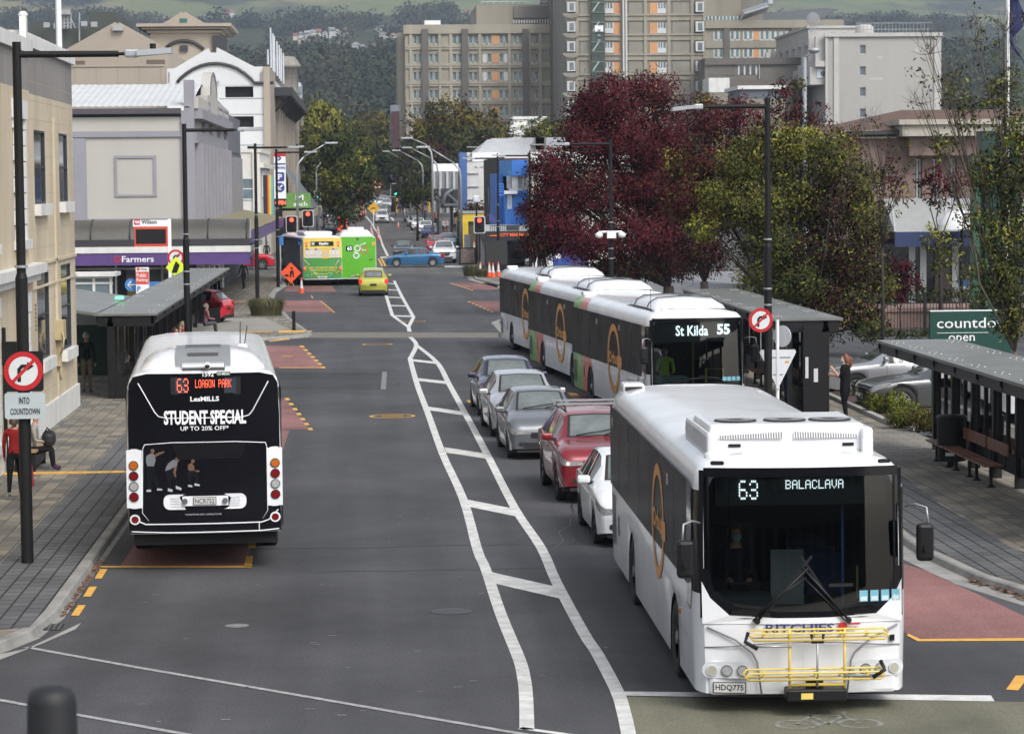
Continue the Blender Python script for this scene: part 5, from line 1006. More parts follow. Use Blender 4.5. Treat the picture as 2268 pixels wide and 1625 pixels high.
 mb=MB();hc=V((0,lean-.005,hz_+.715))*s;R=.105*s;rows=[]
 for i in range(6):
  th_=PI*.62*i/5;rows.append([(hc.x+R*.92*math.sin(th_)*math.cos(2*PI*k/10),hc.y-.012*s+R*1.08*math.sin(th_)*math.sin(2*PI*k/10)-(.03*s*i/5 if math.sin(2*PI*k/10)<.6 else(.02 if i<3 else .06)*s),hc.z+R*1.06*math.cos(th_)-(hairlen*.35*s*i/5 if math.sin(2*PI*k/10)<.3 else-.03*s*i/5))for k in range(10)])
 mb.grid(rows,0,True,True)
 if hairlen>.18:mb.tube([hc+V((0,-.1,.02))*s,hc+V((0,-.14,-.06))*s,hc+V((0,-.13,-.2))*s,hc+V((0,-.11,-.32))*s],[.045*s,.05*s,.04*s,.012*s],7)
 mb.obj('hair',M('hair_%02d%02d%02d'%tuple(int(v*99)for v in hair),hair,.6,var=.3,sc=30),r)
 if lod==0:
  mb=MB()
  for sx in(-1,1):mb.lathe([(0,-.006),(.009,0),(0,.006)],6,0,(sx*.033*s,(lean+.108)*s,(hz_+.705)*s))
  mb.obj('eyes',M('eye_dark',(.03,.02,.02),.2),r)
 if mask:mb=MB();mb.lathe([(.04*s,-.05*s),(.062*s,-.02*s),(.066*s,.02*s),(.05*s,.045*s)],10,0,(0,(lean+.055)*s,(hz_+.64)*s));mb.obj('face_mask',M('mask_blue',(.35,.5,.55),.8),r)
 return r
# ------------------------------------------------------------------ buses (local frame: near end at y = 0, length along +y)
BWH=M('bus_white',(.74,.75,.77),.22,var=.09,sc=1.1,coat=.4);BBK=M('bus_black_gloss',(.006,.006,.0085),.14,var=.2,sc=.5,spec=.28);BVIN=M('bus_window_vinyl',(.055,.055,.054),.25,var=.4,sc=.9,spec=.006)
BGREEN=M('bus_green',(.13,.38,.03),.3,coat=.4);BRED=M('bus_orange_red',(.62,.1,.05),.3,coat=.4);BOR=M('bus_orange',(.72,.31,.05),.35);BYEL=M('bus_yellow',(.72,.55,.13),.35);LED=M('led_white',(.85,.95,1),.5,emit=1.6,var=0);LEDR=M('led_red',(1,.13,.06),.5,emit=1.1,var=0)
WSG=glass('windscreen_glass',.42,.015,(.6,.68,.68),1.5);BGL=M('bus_glass_dark',(.012,.014,.017),.04,var=.2,sc=.5,spec=.9);INT=M('cabin_dark',(.02,.022,.024),.8);DASH=M('dashboard',(.09,.11,.115),.7)
LAMPC=M('clear_lamp',(.5,.5,.5),.1,metal=.3,var=.2,sc=30);LAMPR=M('red_lamp',(.16,.006,.009),.15,var=.15,sc=40);LAMPA=M('amber_lamp',(.42,.11,.01),.2);LAMPON=M('red_lamp_lit',(1,.06,.02),.3,emit=1.8,var=0)
class Bus:
 def __init__(s,name,label,loc,rz=0.0,L=12.0,H=3.06,bow=.16,lean=.05,wheels=(2.6,8.6),group=None,zf=.3):
  s.L,s.H,s.bow,s.lean,s.wh=L,H,bow,lean,wheels
  s.r=th(name,label,'bus',loc,rz,group);s.zf=zf
 def D(s,p):
  if s.zs:p=V((p.x,p.y,s.zs[0]+s.zs[1]*p.z))
  k=max(0.0,1-p.y/1.3);return V((p.x,p.y+k*(s.bow*(p.x/1.25)**2+s.lean*max(0,p.z-1.0)),p.z))
 def mb(s):m=MB();m.deform=s.D;return m
 def zlow(s,y):
  z=s.zf
  for w in s.wh:
   d=.56**2-(y-w)**2
   if d>0:z=max(z,.5+math.sqrt(d))
  return z
 def ring(s,y,end=1):
  H=s.H;e=min(y,s.L-y)if y>s.L/2 else y
  w=1.25-s.rnd*max(0,1-e/.3)**2;hd=.14*max(0,1-e/.45)**2;zl=s.zlow(y)
  half=[(w-.02,zl),(w,max(zl+.02,1.12)),(w,1.16),(w,1.4),(w,2.0),(w-.01,2.6),(w-.03,H-.3-hd*.3),(w-.07,H-.17-hd*.6),(w-.17,H-.08-hd),(w*.6,H-.02-hd),(w*.3,H-hd)]
  return[V((-x,y,z))for x,z in half]+[V((0,y,H-hd))]+[V((x,y,z))for x,z in half[::-1]]
 def body(s,mats,bands=(),hole=None,ctl=None):
  """mats[0] body; bands: (y0, y1, ring rows set, material index); hole: z range of the near windscreen"""
  ys={0,.04,.1,.2,.35,.6,1.0,1.6,s.L-.35,s.L-.15,s.L-.05,s.L}
  for w in s.wh:ys|={w+.56*math.cos(PI*i/10)for i in range(11)}
  for bnd in bands:ys|={bnd[0],bnd[1]}
  ys|={i*1.0 for i in range(2,int(s.L))};ys=sorted(ys)
  R=[s.ring(y)for y in ys];n=len(R[0]);m=s.mb();vs=[p for r in R for p in r];k=len(m.v);m.v+=[tuple(p)for p in vs]
  for i in range(len(ys)-1):
   yc=(ys[i]+ys[i+1])/2
   for j in range(n-1):
    mi=0
    for y0,y1,rows,mt in bands:
     if y0<=yc<=y1 and(j in rows):mi=mt
    m.f.append([i*n+j,i*n+j+1,(i+1)*n+j+1,(i+1)*n+j]);m.m.append(mi);m.sm.append(True)
  for r,sgn in((R[0],1),(R[-1],-1)):
   c=n//2;zs=[(r[i].z,-r[i].x)for i in range(c)];rows=[]
   cols=[-1,-.96,-.75,-.5,-.25,0,.25,.5,.75,.96,1]
   for i in range(c):rows.append([V((r[i].x*-q,r[i].y,r[i].z))for q in cols])
   for i in range(len(rows)-1):
    for j in range(len(cols)-1):
     zc=(rows[i][j].z+rows[i+1][j].z)/2
     if sgn==1 and hole and hole[0]<zc<hole[1]and abs(cols[j]+cols[j+1])/2<.97:continue
     m.add([rows[i][j],rows[i][j+1],rows[i+1][j+1],rows[i+1][j]],[(0,1,2,3)],s.cap if sgn==1 else 0,True)
  s.o=m.obj('body',mats,s.r);return s.o
 cap=0;zs=None;rnd=.1
 def under(s):
  m=s.mb();m.box(-1.14,1.14,.25,s.L-.2,.28,.5)
  for w in s.wh:m.box(-1.2,1.2,w-.62,w+.62,.45,1.1)
  m.obj('underbody',DARK,s.r)
 def wheels(s,rim=None):
  for w in s.wh:
   for sx in(-1,1):
    c=V((sx*1.2,w,.49));mt=MB();prof=[(.27,-.0),(.3,.02),(.44,.025),(.49,0),(.49,-.24),(.44,-.28)]
    vs=[];fs=[];n=24
    for rr_,d in prof:
     for q in range(n):a=2*PI*q/n;vs.append((c.x+sx*d,c.y+rr_*math.cos(a),c.z+rr_*math.sin(a)))
    for i in range(len(prof)-1):
     for q in range(n):fs.append((i*n+q,i*n+(q+1)%n,(i+1)*n+(q+1)%n,(i+1)*n+q))
    mt.add(vs,fs,0,True);wo=mt.obj('wheel',TYRE,s.r)
    mr=MB();d=V((sx,0,0));mr.cyl(c-d*.08,c-d*.05,.28,n=20);mr.disc(c-d*.045,d,.27,20,0,.17);mr.cyl(c-d*.05,c+d*.02,.1,.08,12)
    for i in range(10):a=2*PI*i/10;p=c+V((0,.13*math.cos(a),.13*math.sin(a)));mr.cyl(p-d*.05,p-d*.02,.018,n=6)
    mr.obj('rim',rim or M('wheel_rim_grey',(.32,.33,.34),.4,.5),wo)
 def side(s,m,y0,y1,z0,z1,mi=0,off=.006,sx=-1):x=sx*(1.25+off);m.quad((x,y0,z0),(x,y1,z0),(x,y1,z1),(x,y0,z1),mi)
 def windows(s,ys,z0=1.32,z1=2.6,mat=None,pr=.006):
  for sx in(-1,1):
   for a,b in zip(ys[:-1],ys[1:]):
    m=s.mb();s.side(m,a+.012,b-.012,z0,z1,0,pr,sx);m.obj('side_window',mat or BVIN,s.r)
 def ringlogo(s,y,z,R=.75,sx=-1,name='round_logo'):
  m=s.mb();x=sx*1.262;c=V((x,y,z));P=lambda r:[c+V((0,r*math.cos(2*PI*i/40),r*math.sin(2*PI*i/40)))for i in range(40)]
  m.add(P(R)+P(R*.8),[(i,(i+1)%40,40+(i+1)%40,40+i)for i in range(40)],0)
  d=V((0,-sx*-1,0))if False else V((0,-1,0))
  m.poly([c+V((-.001,-.62*R,-.22*R)),c+V((-.001,-1.22*R,-.22*R)),c+V((-.001,-1.3*R,-.05*R)),c+V((-.001,-1.22*R,.12*R)),c+V((-.001,-.62*R,.12*R))],0)
  tx=Y_*sx;m.text('Orbus',c+V((sx*.003,0,-.16*R))-tx*(.78*R),tx,Z_,1.55*R,.36*R,0,.03);m.obj(name,BOR,s.r)
 def mirror(s,sx,z=2.0,y=-.25,x=1.46):
  m=MB();m.tube([(sx*1.2,.12,z+.38),(sx*1.3,.0,z+.42),(sx*(x+.02),y+.02,z+.4),(sx*(x+.04),y,z+.18)],.013,6,1);m.box(sx*x-.1,sx*x+.1,y-.05,y+.07,z-.22,z+.22,0,.045);m.cyl((sx*x,y-.05,z-.05),(sx*x,y-.11,z-.05),.03,.04,8,0);m.obj('mirror',[BLACK,STEEL],s.r)
def plate(m,x,y,z,t,w=.36,h=.125,mi=0,mt=1,u=X_):
 m.quad(V((x,y,z)),V((x,y,z))+u*w,V((x,y,z+h)).copy()+u*w,V((x,y,z+h)),mt);m.quad(V((x,y-.003,z+.01))+u*.012,V((x,y-.003,z+.01))+u*(w-.012),V((x,y-.003,z+h-.01))+u*(w-.012),V((x,y-.003,z+h-.01))+u*.012,mi);m.text(t,V((x,y-.006,z+.025))+u*.03,u,Z_,w-.06,h-.05,mt,.01)
PLW=M('plate_white',(.55,.55,.53),.5,var=.05);PLK=M('plate_black',(.015,.015,.015),.5)
def dl(p,n=8):return[V(p[i]).lerp(V(p[i+1]),k/n)for i in range(len(p)-1)for k in range(n)]+[V(p[-1])]
# ---- white bus, right foreground
B=Bus('city_bus','white city bus for route 63 facing the camera with yellow bike rack on its nose',(5.05,31.0,0),rad(-.4),12.0,3.0,.16,.07,(2.55,8.4),'city buses',.24)
B.body([BWH,BBK,INT],((0,.36,(3,4,17,18),1),),hole=(1.15,2.82));B.under();B.wheels(M('grey_hub',(.2,.2,.21),.5,.3))
m=B.mb();cols=[-1.14+2.28*i/10 for i in range(11)];zs=[1.12,1.4,1.8,2.2,2.55,2.84]
m.grid([[(x,.0-.012,z)for x in cols]for z in zs]);m.obj('windscreen',WSG,B.r)
m=B.mb()
for z0,z1 in((2.76,2.87),):m.grid([[(x,-.018,z)for x in cols]for z in(z0,z1)])
for sx in(-1,1):
 m.grid([[(sx*x,-.018+.02*i,z)for i,x in enumerate((1.08,1.15,1.19))]for z in zs])
 m.poly([(sx*1.16,-.014,1.12),(sx*.3,-.019,1.12),(sx*.3,-.019,1.2),(sx*.78,-.019,1.26),(sx*1.03,-.018,1.45),(sx*1.1,-.014,1.7),(sx*1.16,-.014,1.7)])
m.grid([[(x,-.019,z)for x in(-.31,-.15,0,.15,.31)]for z in(1.12,1.2)])
m.obj('windscreen_surround',BBK,B.r)
m=B.mb()
for sx in(-1,1):m.poly([(sx*1.17,-.022,1.06),(sx*.3,-.024,1.06),(sx*.3,-.024,1.13),(sx*.86,-.024,1.16),(sx*1.08,-.022,1.36),(sx*1.175,-.02,1.55)]);
m.grid([[(x,-.024,z)for x in(-.31,-.15,0,.15,.31)]for z in(1.06,1.13)]);m.obj('front_panel',BWH,B.r)
m=B.mb()
m.box(-1.1,1.1,-.05,.1,.22,.62,0,.05)
for sx in(-1,1):
 m.tube([(sx*1.12,-.02,1.02),(sx*.8,-.03,.88),(sx*.6,-.035,.72),(sx*.55,-.045,.62),(sx*.5,-.055,.24)],.012,5,1);m.tube([(sx*1.15,-.0,.78),(sx*.85,-.03,.8),(sx*.4,-.035,.84),(0,-.035,.85)],.008,5,1)
 m.rrect((sx*.88-.3,-.056,.43),X_,Z_,.6,.19,.09,2)
m.obj('bumper',[BWH,M('panel_gap',(.22,.22,.23)),M('lamp_recess',(.6,.61,.63),.4)],B.r)
for sx in(-1,1):
 for i,x in enumerate((.72,.9,1.07)):
  m=B.mb();m.cyl((sx*x,-.05,.52),(sx*x,-.075,.52),.07,.065,16,1);m.disc((sx*x,-.077,.52),-Y_,.055,16,0);m.obj('headlight',[M('lamp_cream',(.4,.39,.32),.2)if i==2 else LAMPC,CHROME if i<2 else SGREY],B.r)
m=B.mb();plate(m,-1.06,-.065,.255,'HDQ775',.38,.13);m.obj('number_plate',[PLW,PLK],B.r)
m=B.mb();m.text('RITCHIES',(-.45,-.035,.965),X_,Z_,.8,.1,0,.02);m.disc((.45,-.036,1.02),-Y_,.055,16,1);m.box(.52,.66,-.037,-.034,1.04,1.06,1);m.box(.5,.62,-.037,-.034,.99,1.01,1);m.box(1.02,1.08,-.03,-.01,.83,.9,2);m.obj('lettering',[M('navy_ink',(.03,.03,.14),.5),REDS,BLACK],B.r)
m=B.mb();m.dots('63',(-.73,.03,2.5),X_,Z_,.23,0,.74,1,.62);m.dots('BALACLAVA',(-.19,.03,2.62),X_,Z_,.105,0,.8,1,.86);m.obj('destination_lettering',LED,B.r)
m=B.mb();m.box(-1.0,1.0,.05,.09,2.42,2.8);m.obj('destination_display',M('display_black',(.006,.008,.009),.4),B.r)
m=B.mb();m.box(-1.16,1.16,.12,.55,1.02,1.2,0,.04);m.box(-1.0,-.3,.35,.75,1.12,1.34,0,.05);m.obj('dashboard',DASH,B.r)
m=B.mb();m.T=Matrix.Translation((-.62,.78,1.42))@Matrix.Rotation(rad(55),4,'X');m.lathe([(.2+.018*math.cos(a),.018*math.sin(a))for a in[2*PI*i/8 for i in range(9)]],24);m.box(-.2,.2,-.015,.015,-.01,.01);m.T=None;m.obj('steering_wheel',BLACK,B.r)
m=B.mb();m.box(-1.15,1.15,4.5,4.55,.5,2.7,0);m.box(-1.15,1.15,.5,4.5,.5,.6,0);m.quad((-1.2,.3,.6),(-1.2,4.5,.6),(-1.2,4.5,2.6),(-1.2,.3,2.6),0);m.quad((1.2,.9,.6),(1.2,4.5,.6),(1.2,4.5,2.6),(1.2,.9,2.6),0);m.quad((-1.12,.2,2.76),(1.12,.2,2.76),(1.12,4.5,2.76),(-1.12,4.5,2.76),0);m.box(-.2,.2,1.3,1.34,.6,1.75,1);m.box(-.9,-.35,1.5,1.6,1.1,2.05,0)
for i in range(4):m.box(.35,.8,2+i*.6,2.1+i*.6,1.0,1.6,2)
m.box(.55,.58,.6,.64,.6,2.7,3);m.box(.78,.8,.9,.93,1.2,1.6,4);m.obj('cabin_interior',[INT,M('partition_grey',(.28,.3,.31),.6),M('seat_blue',(.04,.07,.2),.8),M('grab_blue',(.03,.1,.3)),BYEL],B.r)
m=B.mb()
for i in range(4):x=.66+.13*i;m.quad((x,-.022,1.3),(x+.1,-.022,1.3),(x+.1,-.022,1.43),(x,-.022,1.43),0);m.quad((x+.012,-.024,1.31),(x+.09,-.024,1.31),(x+.09,-.024,1.36),(x+.012,-.024,1.36),1)
m.quad((.3,-.02,1.48),(.58,-.02,1.48),(.58,-.02,1.52),(.3,-.02,1.52),2);m.objs('windscreen_sticker',[M('sticker_blue',(.15,.38,.48)),M('sticker_pale',(.5,.6,.62)),BLACK],B.r)
for x0,x1 in((-.55,.06),(.52,-.02)):
 m=B.mb();m.tube([(x0*1.0,-.05,1.1),(x0*.55,-.07,1.38),(x1,-.06,1.72)],.016,5);m.tube([(x0*1.0-.05,-.05,1.1),(x0*.55-.05,-.07,1.36),(x1*.4,-.06,1.6)],.01,5);m.beam((x0*.75,-.045,1.22),(x1*1.6,-.045,1.85),.02,.03);m.cyl((x0,-.02,1.1),(x0,-.08,1.1),.035,n=10);m.obj('wiper',BLACK,B.r)
m=MB();T=.012
def loop(m,x0,x1,y,z,h,r):m.tube([(x0+h/2,y,z),(x1-h/2,y,z),(x1,y,z+h/2),(x1-h/2,y,z+h),(x0+h/2,y,z+h),(x0,y,z+h/2),(x0+h/2,y,z)],r,6)
for z,xa,xb in((.93,-.68,.96),(.47,-.74,.92)):loop(m,xa,xb,-.16,z,.09,T);loop(m,xa+.02,xb-.02,-.26,z-.02,.08,T);[m.beam((x,-.26,z+.04),(x,-.16,z+.045),.025,.05)for x in(-.5,-.2,.1,.4,.7)]
for x in(-.2,.44):m.tube([(x,-.21,1.04),(x,-.2,.3)],.016,6)
m.tube([(-.2,-.2,.38),(.44,-.2,.38)],.02,6);m.obj('bike_rack',M('rack_yellow',(.72,.52,.09),.4,var=.08),B.r)
m=MB();m.box(-.24,.46,-.3,-.02,.2,.34,0,.02);m.box(.0,.2,-.16,-.1,.3,.42);m.tube([(.12,-.22,.35),(.12,-.24,.88)],.014,6,1);m.tube([(.05,-.24,.98),(.06,-.24,.88),(.18,-.24,.88),(.19,-.24,.98)],.018,6,0);m.quad((-.08,-.302,.23),(.06,-.302,.23),(.06,-.302,.3),(-.08,-.302,.3),2)
for x,sg in((-.68,-1),(.86,1)):z=.9 if sg<0 else .55;m.tube([(x,-.2,z+.1),(x+.04*sg,-.25,z+.0),(x-.1*sg,-.28,z-.08)],.025,6,0);m.tube([(x-.05*sg,-.24,z-.06),(x-.5*sg,-.24,z-.06)],.014,6,1)
m.obj('rack_mount',[BLACK,STEEL,BYEL],B.r)
B.mirror(-1,1.86,-.18,1.4);B.mirror(1,2.02,-.2,1.38)
B.windows([.9,2.4,3.9,5.5,7.1,8.7,10.2,11.85],1.42,2.66)
m=B.mb();m.poly([(-1.258,.34,2.62),(-1.258,.9,2.66),(-1.258,.9,1.18),(-1.258,.5,1.15),(-1.258,.34,1.4)]);m.poly([(1.258,.34,2.62),(1.258,.9,2.66),(1.258,.9,.5),(1.258,.5,.5),(1.258,.34,1.4)]);m.obj('driver_window',BGL,B.r)
B.ringlogo(4.35,1.74,.76)
m=B.mb()
for i in range(14):B.side(m,10.9,11.6,.55+i*.055,.58+i*.055,0,.004)
B.side(m,10.35,10.5,.75,1.05,0,.004);B.side(m,3.6,3.612,.3,1.4,1,.004);B.side(m,5.5,5.512,.3,1.4,1,.004);B.side(m,7.2,7.212,.3,1.4,1,.004);B.side(m,.9,2.0,.78,.79,1,.004);B.side(m,.5,.51,.3,1.2,1,.004)
for y in(3.05,11.3):B.side(m,y,y+.22,2.35,2.5,2,.009)
m.objs('side_vent',[BLACK,M('panel_gap',(.22,.22,.23)),M('pink_notice',(.5,.35,.35))],B.r)
m=B.mb();m.box(-1.262,-1.24,1.75,1.86,.92,.99);m.obj('side_marker',LAMPA,B.r)
m=B.mb();m.box(-.98,.9,.95,2.7,2.9,3.3,0,.07);m.box(-1.02,-.9,.8,3.2,2.85,3.22,0,.05);m.box(.84,.98,.8,3.2,2.85,3.26,0,.05);m.box(-.98,.9,2.4,3.6,2.85,3.14,0,.06);m.obj('roof_unit',BWH,B.r)
m=B.mb();GRI=M('grille_mesh',(.2,.2,.2),.6)
for x0,x1 in((-.86,-.1),(.04,.8)):
 m.quad((x0,.93,3.13),(x1,.93,3.13),(x1,1.02,3.285),(x0,1.02,3.285),0)
 for i in range(26):x=x0+(x1-x0)*i/25;m.beam((x,.925,3.13),(x,1.01,3.29),.008,.006,1)
for x in(-.6,0,.55):m.cyl((x,1.5,3.29),(x,1.5,3.315),.26,n=20,m=2);m.disc((x,1.5,3.318),Z_,.22,16,0,.1)
m.quad((-.75,.94,3.03),(-.6,.94,3.03),(-.6,.94,3.07),(-.75,.94,3.07),2);m.quad((.62,.94,3.03),(.76,.94,3.03),(.76,.94,3.07),(.62,.94,3.07),2);m.obj('roof_grille',[GRI,WHITE,BLACK],B.r)
m=B.mb();m.lathe([(.13,0),(.13,.08),(.08,.1),(0,.1)],12,0,(-.93,.72,2.9));m.lathe([(.1,0),(.1,.06),(0,.07)],12,0,(-.8,.6,2.9));m.box(-.62,-.56,.62,.7,2.9,3.04);m.box(-1.1,-.75,11.3,11.75,2.8,3.04,0,.05);m.quad((-1.06,11.29,2.9),(-.79,11.29,2.9),(-.79,11.29,2.99),(-1.06,11.29,2.99),1);m.obj('roof_fitting',[BWH,DARK],B.r)
for x in(-.98,.98):m=B.mb();m.rrect((x-.08,-.02,2.9),X_,Z_,.16,.05,.024);m.obj('marker_lamp',BLACK,B.r)
# ---- black advertising bus, left
B=Bus('city_bus','city bus with black advertising wrap seen from behind at the left kerb stop',(-2.6,43.4,0),rad(3.2),11.8,3.2,.12,.06,(3.3,9.2),'city buses',.5)
B.zs=(.153,.974);B.rnd=.03;B.body([BWH,BBK],((0,.36,(0,1,2,3,4,5,16,17,18,19,20,21),1),));B.under();B.wheels();K2=134.0
def bx(x):return(x-454)/K2
def bz(y):return(1243-y)/K2
m=B.mb();xs2=[-1,-.75,-.5,-.25,0,.25,.5,.75,1]
zz=[(.51,1.2,0),(.62,1.21,0),(.9,1.21,0),(1.6,1.21,0),(2.4,1.21,0),(2.95,1.19,0),(3.08,1.12,.0),(3.13,.9,.0)]
m.grid([[(q*w,-.012,z)for q in xs2]for z,w,d in zz],0);m.obj('rear_wrap',BBK,B.r)
for sx in(-1,1):
 x0=sx*1.12;dz=0 if sx<0 else-.05;m=B.mb();m.rrect((x0-.125,-.03,.92),X_,Z_,.25,.98,.1);m.box(x0-.125,x0+.125,-.028,.02,.93,1.88,0);m.obj('lamp_panel',BWH,B.r)
 for i,mt in enumerate((LAMPA,LAMPR,LAMPC,LAMPR)):
  m=B.mb();z=1.63-.172*i;x=sx*1.13;m.cyl((x,-.035,z),(x,-.05,z),.078,n=16,m=1);m.disc((x,-.053,z),-Y_,.066,16,0);m.obj('tail_lamp',[mt,BLACK],B.r)
 m=B.mb();x=sx*1.12;m.cyl((x,-.02,.74),(x,-.04,.74),.085,n=16,m=1);m.disc((x,-.043,.74),-Y_,.06,16,0);m.obj('fog_lamp',[LAMPR,WHITE],B.r)
m=B.mb()
for a in([(-1.17,.8),(-1.08,.72),(-.95,.66),(.9,.66),(1.02,.7),(1.17,.86)],[(-1.18,.54),(-.6,.52),(.9,.52),(1.18,.54)],[(.86,.53),(.86,.66)],[(-1.04,2.98),(-.78,2.5),(-.72,2.43),(-.6,2.4),(.6,2.4),(.72,2.43),(.78,2.5),(1.04,2.98)]):
 m.tube(dl([(x,-.024,z)for x,z in a]),.010 if a[0][1]>.9 or len(a)<3 else .012,5)
m.tube(dl([(-.98,-.022,1.9),(-.95,-.022,1.97),(-.5,-.022,2.0),(.5,-.022,2.0),(.98,-.022,1.97),(1.0,-.022,1.9)]),.008,5);m.tube([(-.98,-.02,1.9),(-1.0,-.02,.85),(-.9,-.02,.72)],.006,4);m.tube([(1.0,-.02,1.9),(1.0,-.02,.85),(.92,-.02,.72)],.006,4)
m.obj('trim_line',BWH,B.r)
m=B.mb();m.grid([[(-.52+1.18*q/8,-.019,1.99)for q in range(9)],[(-.42+1.0*q/8,-.019,1.72)for q in range(9)]]);m.obj('engine_vent',M('vent_black',(.007,.007,.009),.6,spec=.08),B.r)
m=B.mb();m.rrect((bx(384),-.02,bz(870)),X_,Z_,1.12,.29,.02,0);m.rrect((bx(393),-.024,bz(867)),X_,Z_,.98,.25,.01,1);m.obj('destination_display',[BLACK,M('display_slate',(.035,.045,.06),.15)],B.r)
m=B.mb();m.dots('63',(bx(398),-.03,bz(865)),X_,Z_,.24,0,.7,1,.5);m.dots('LOAGON PARK',(bx(437),-.03,bz(855)),X_,Z_,.135,0,.75,1,.46);m.obj('destination_lettering',LEDR,B.r)
m=B.mb();m.text('1592',(bx(453),-.03,bz(831)),X_,Z_,.18,.08,0,.02);m.rrect((bx(483),-.025,bz(829)),X_,Z_,.22,.065,.01,1);m.text('GO MEDIA',(bx(485),-.03,bz(828)),X_,Z_,.19,.045,0,.01)
m.text('LesMILLS',(bx(426),-.03,bz(885)),X_,Z_,.46,.08,0,.03);m.text('STUDENT SPECIAL',(bx(369),-.03,bz(936)),X_,Z_,1.31,.235,0,.035);m.text('UP TO 20% OFF*',(bx(404),-.03,bz(949)),X_,Z_,.77,.075,0,.012);m.text('*CONDITIONS APPLY. LESMILLS.CO.NZ',(bx(411),-.03,bz(1135)),X_,Z_,.58,.026,2,.0);m.objs('lettering',[WHITE,M('panel_green',(.03,.09,.05)),SGREY],B.r)
m=B.mb();AT=[M('print_skin',(.14,.08,.055),.5,spec=.1),M('print_vest',(.15,.16,.175),.5,spec=.1),M('print_legs',(.007,.008,.01),.5,spec=.08),M('print_shoe',(.4,.42,.45),.3)]  # print colours: skin, vest, near-black legs, shoes
def fig(ps,mi):m.poly([(bx(x),-.0165-.001*mi,bz(y))for x,y in ps],mi)
def fo(X,Y,k,l):[fig([(X+a*k,Y+b*k)for a,b in ps],mi)for ps,mi in l]
fo(330,984,.92,[([(10,6),(16,4),(20,9),(17,16),(12,15)],0),([(0,22),(10,15),(18,17),(22,30),(18,46),(2,46),(-1,34)],1),([(16,20),(30,13),(42,10),(42,14),(30,19),(18,27)],0),([(2,47),(18,46),(26,76),(30,100),(24,100),(14,74),(8,102),(2,102),(2,70)],2),([(0,102),(10,102),(10,107),(-1,107)],3),([(24,99),(36,100),(36,104),(24,104)],3)])
fo(370,1005,.85,[([(26,4),(34,2),(37,9),(33,15),(27,13)],0),([(8,18),(22,8),(32,14),(30,24),(12,34),(0,38),(2,28)],1),([(24,18),(31,20),(26,44),(28,54),(22,54),(20,42)],0),([(0,38),(16,32),(24,52),(12,66),(14,82),(8,82),(4,64)],2),([(20,50),(28,58),(34,76),(30,78)],2),([(6,82),(18,86),(18,92),(6,90)],3),([(26,76),(40,82),(40,88),(26,84)],3)])
fo(415,1010,.78,[([(14,2),(21,1),(24,8),(20,14),(14,12)],0),([(6,16),(16,13),(22,22),(22,34),(10,36),(4,30)],0),([(20,34),(36,34),(36,38),(18,40)],0),([(4,36),(22,34),(36,46),(30,70),(24,70),(26,52),(12,50),(14,72),(8,74),(2,48)],2),([(4,74),(16,76),(16,81),(4,80)],3),([(22,70),(36,74),(36,79),(22,77)],3)])
m.obj('printed_photo',AT,B.r)
m=B.mb();m.rrect((-.66,-.03,.9),X_,Z_,1.32,.25,.1,0);m.box(-.36,.37,-.045,-.03,.96,1.12,0)
for i in range(4):z=.95+.045*i;m.box(-.55,-.4,-.034,-.03,z,z+.012,2);m.box(.4,.56,-.034,-.03,z,z+.012,2)
for x in(-.35,.29):m.cyl((x+.03,-.05,1.04),(x+.03,-.08,1.04),.045,n=10,m=1)
m.obj('plate_housing',[BWH,M('grey_rubber',(.1,.1,.11),.7),SGREY],B.r);m=B.mb();plate(m,-.19,-.05,.975,'NCR752',.37,.13);m.obj('number_plate',[PLW,PLK],B.r)
m=B.mb();m.cyl((.07,.1,3.25),(.07,.0,3.25),.06,.055,12,0);m.lathe([(0,-.035),(.035,-.02),(.04,0),(.035,.02),(0,.035)],10,1,(.07,-.02,3.24));m.obj('rear_camera',[BWH,BLACK],B.r)
for sx in(-1,1):m=B.mb();m.rrect((sx*1.08-.07,.0,2.98),X_,Z_,.14,.06,.03,0);m.rrect((sx*1.08-.045,-.004,2.995),X_,Z_,.09,.03,.014,1);m.obj('marker_lamp',[WHITE,BLACK],B.r)
m=B.mb();
pod=[(-1.02,3.12),(-.98,3.2),(-.8,3.34),(-.55,3.4),(0,3.42),(.55,3.4),(.8,3.34),(.98,3.2),(1.02,3.12)]
def podrow(y,k):return[(x,y,3.1+(z-3.1)*k)for x,z in pod]
m.grid([podrow(.75,.1),podrow(.95,.6),podrow(1.4,.95),podrow(2.2,1),podrow(3.6,.9),podrow(4.2,.1)],0)
m.grid([[(x,y,3.105+(3.43-3.1)*k)for x in(-.45,.45)]for y,k in((.73,.1),(.94,.62),(1.4,.97),(2.2,1.01),(3.0,.97))],1)
for i in range(5):m.quad((-.3,2.0+i*.22,3.437),(.3,2.0+i*.22,3.437),(.3,2.14+i*.22,3.437),(-.3,2.14+i*.22,3.437),2)
m.quad((-.25,1.1,3.36),(.25,1.1,3.36),(.25,1.25,3.4),(-.25,1.25,3.4),2);m.box(-.34,.34,.25,.8,3.2,3.26,0,.02);m.box(-.33,.35,.2,.75,3.12,3.2,2)
m.obj('roof_unit',[BWH,M('roof_grey',(.27,.27,.28),.45),M('grille_dark',(.06,.06,.06),.6)],B.r)
m=B.mb();m.tube([(.65,5.5,3.2),(.66,5.5,3.7)],.008,4);m.tube([(.72,5.4,3.2),(.78,5.4,3.62)],.008,4);m.box(.6,.78,5.2,5.6,3.18,3.3,1,.03);m.obj('aerial',[BLACK,BWH],B.r)
B.windows([.6,2.6,4.6,6.6,8.6,11.0],1.2,2.8,BBK)
m=B.mb();B.side(m,.35,11.6,.5,1.19,0,.004,1);B.side(m,.35,11.6,.5,1.19,0,.004,-1)if False else None;B.side(m,.3,3.0,2.8,2.86,0,.004,1)
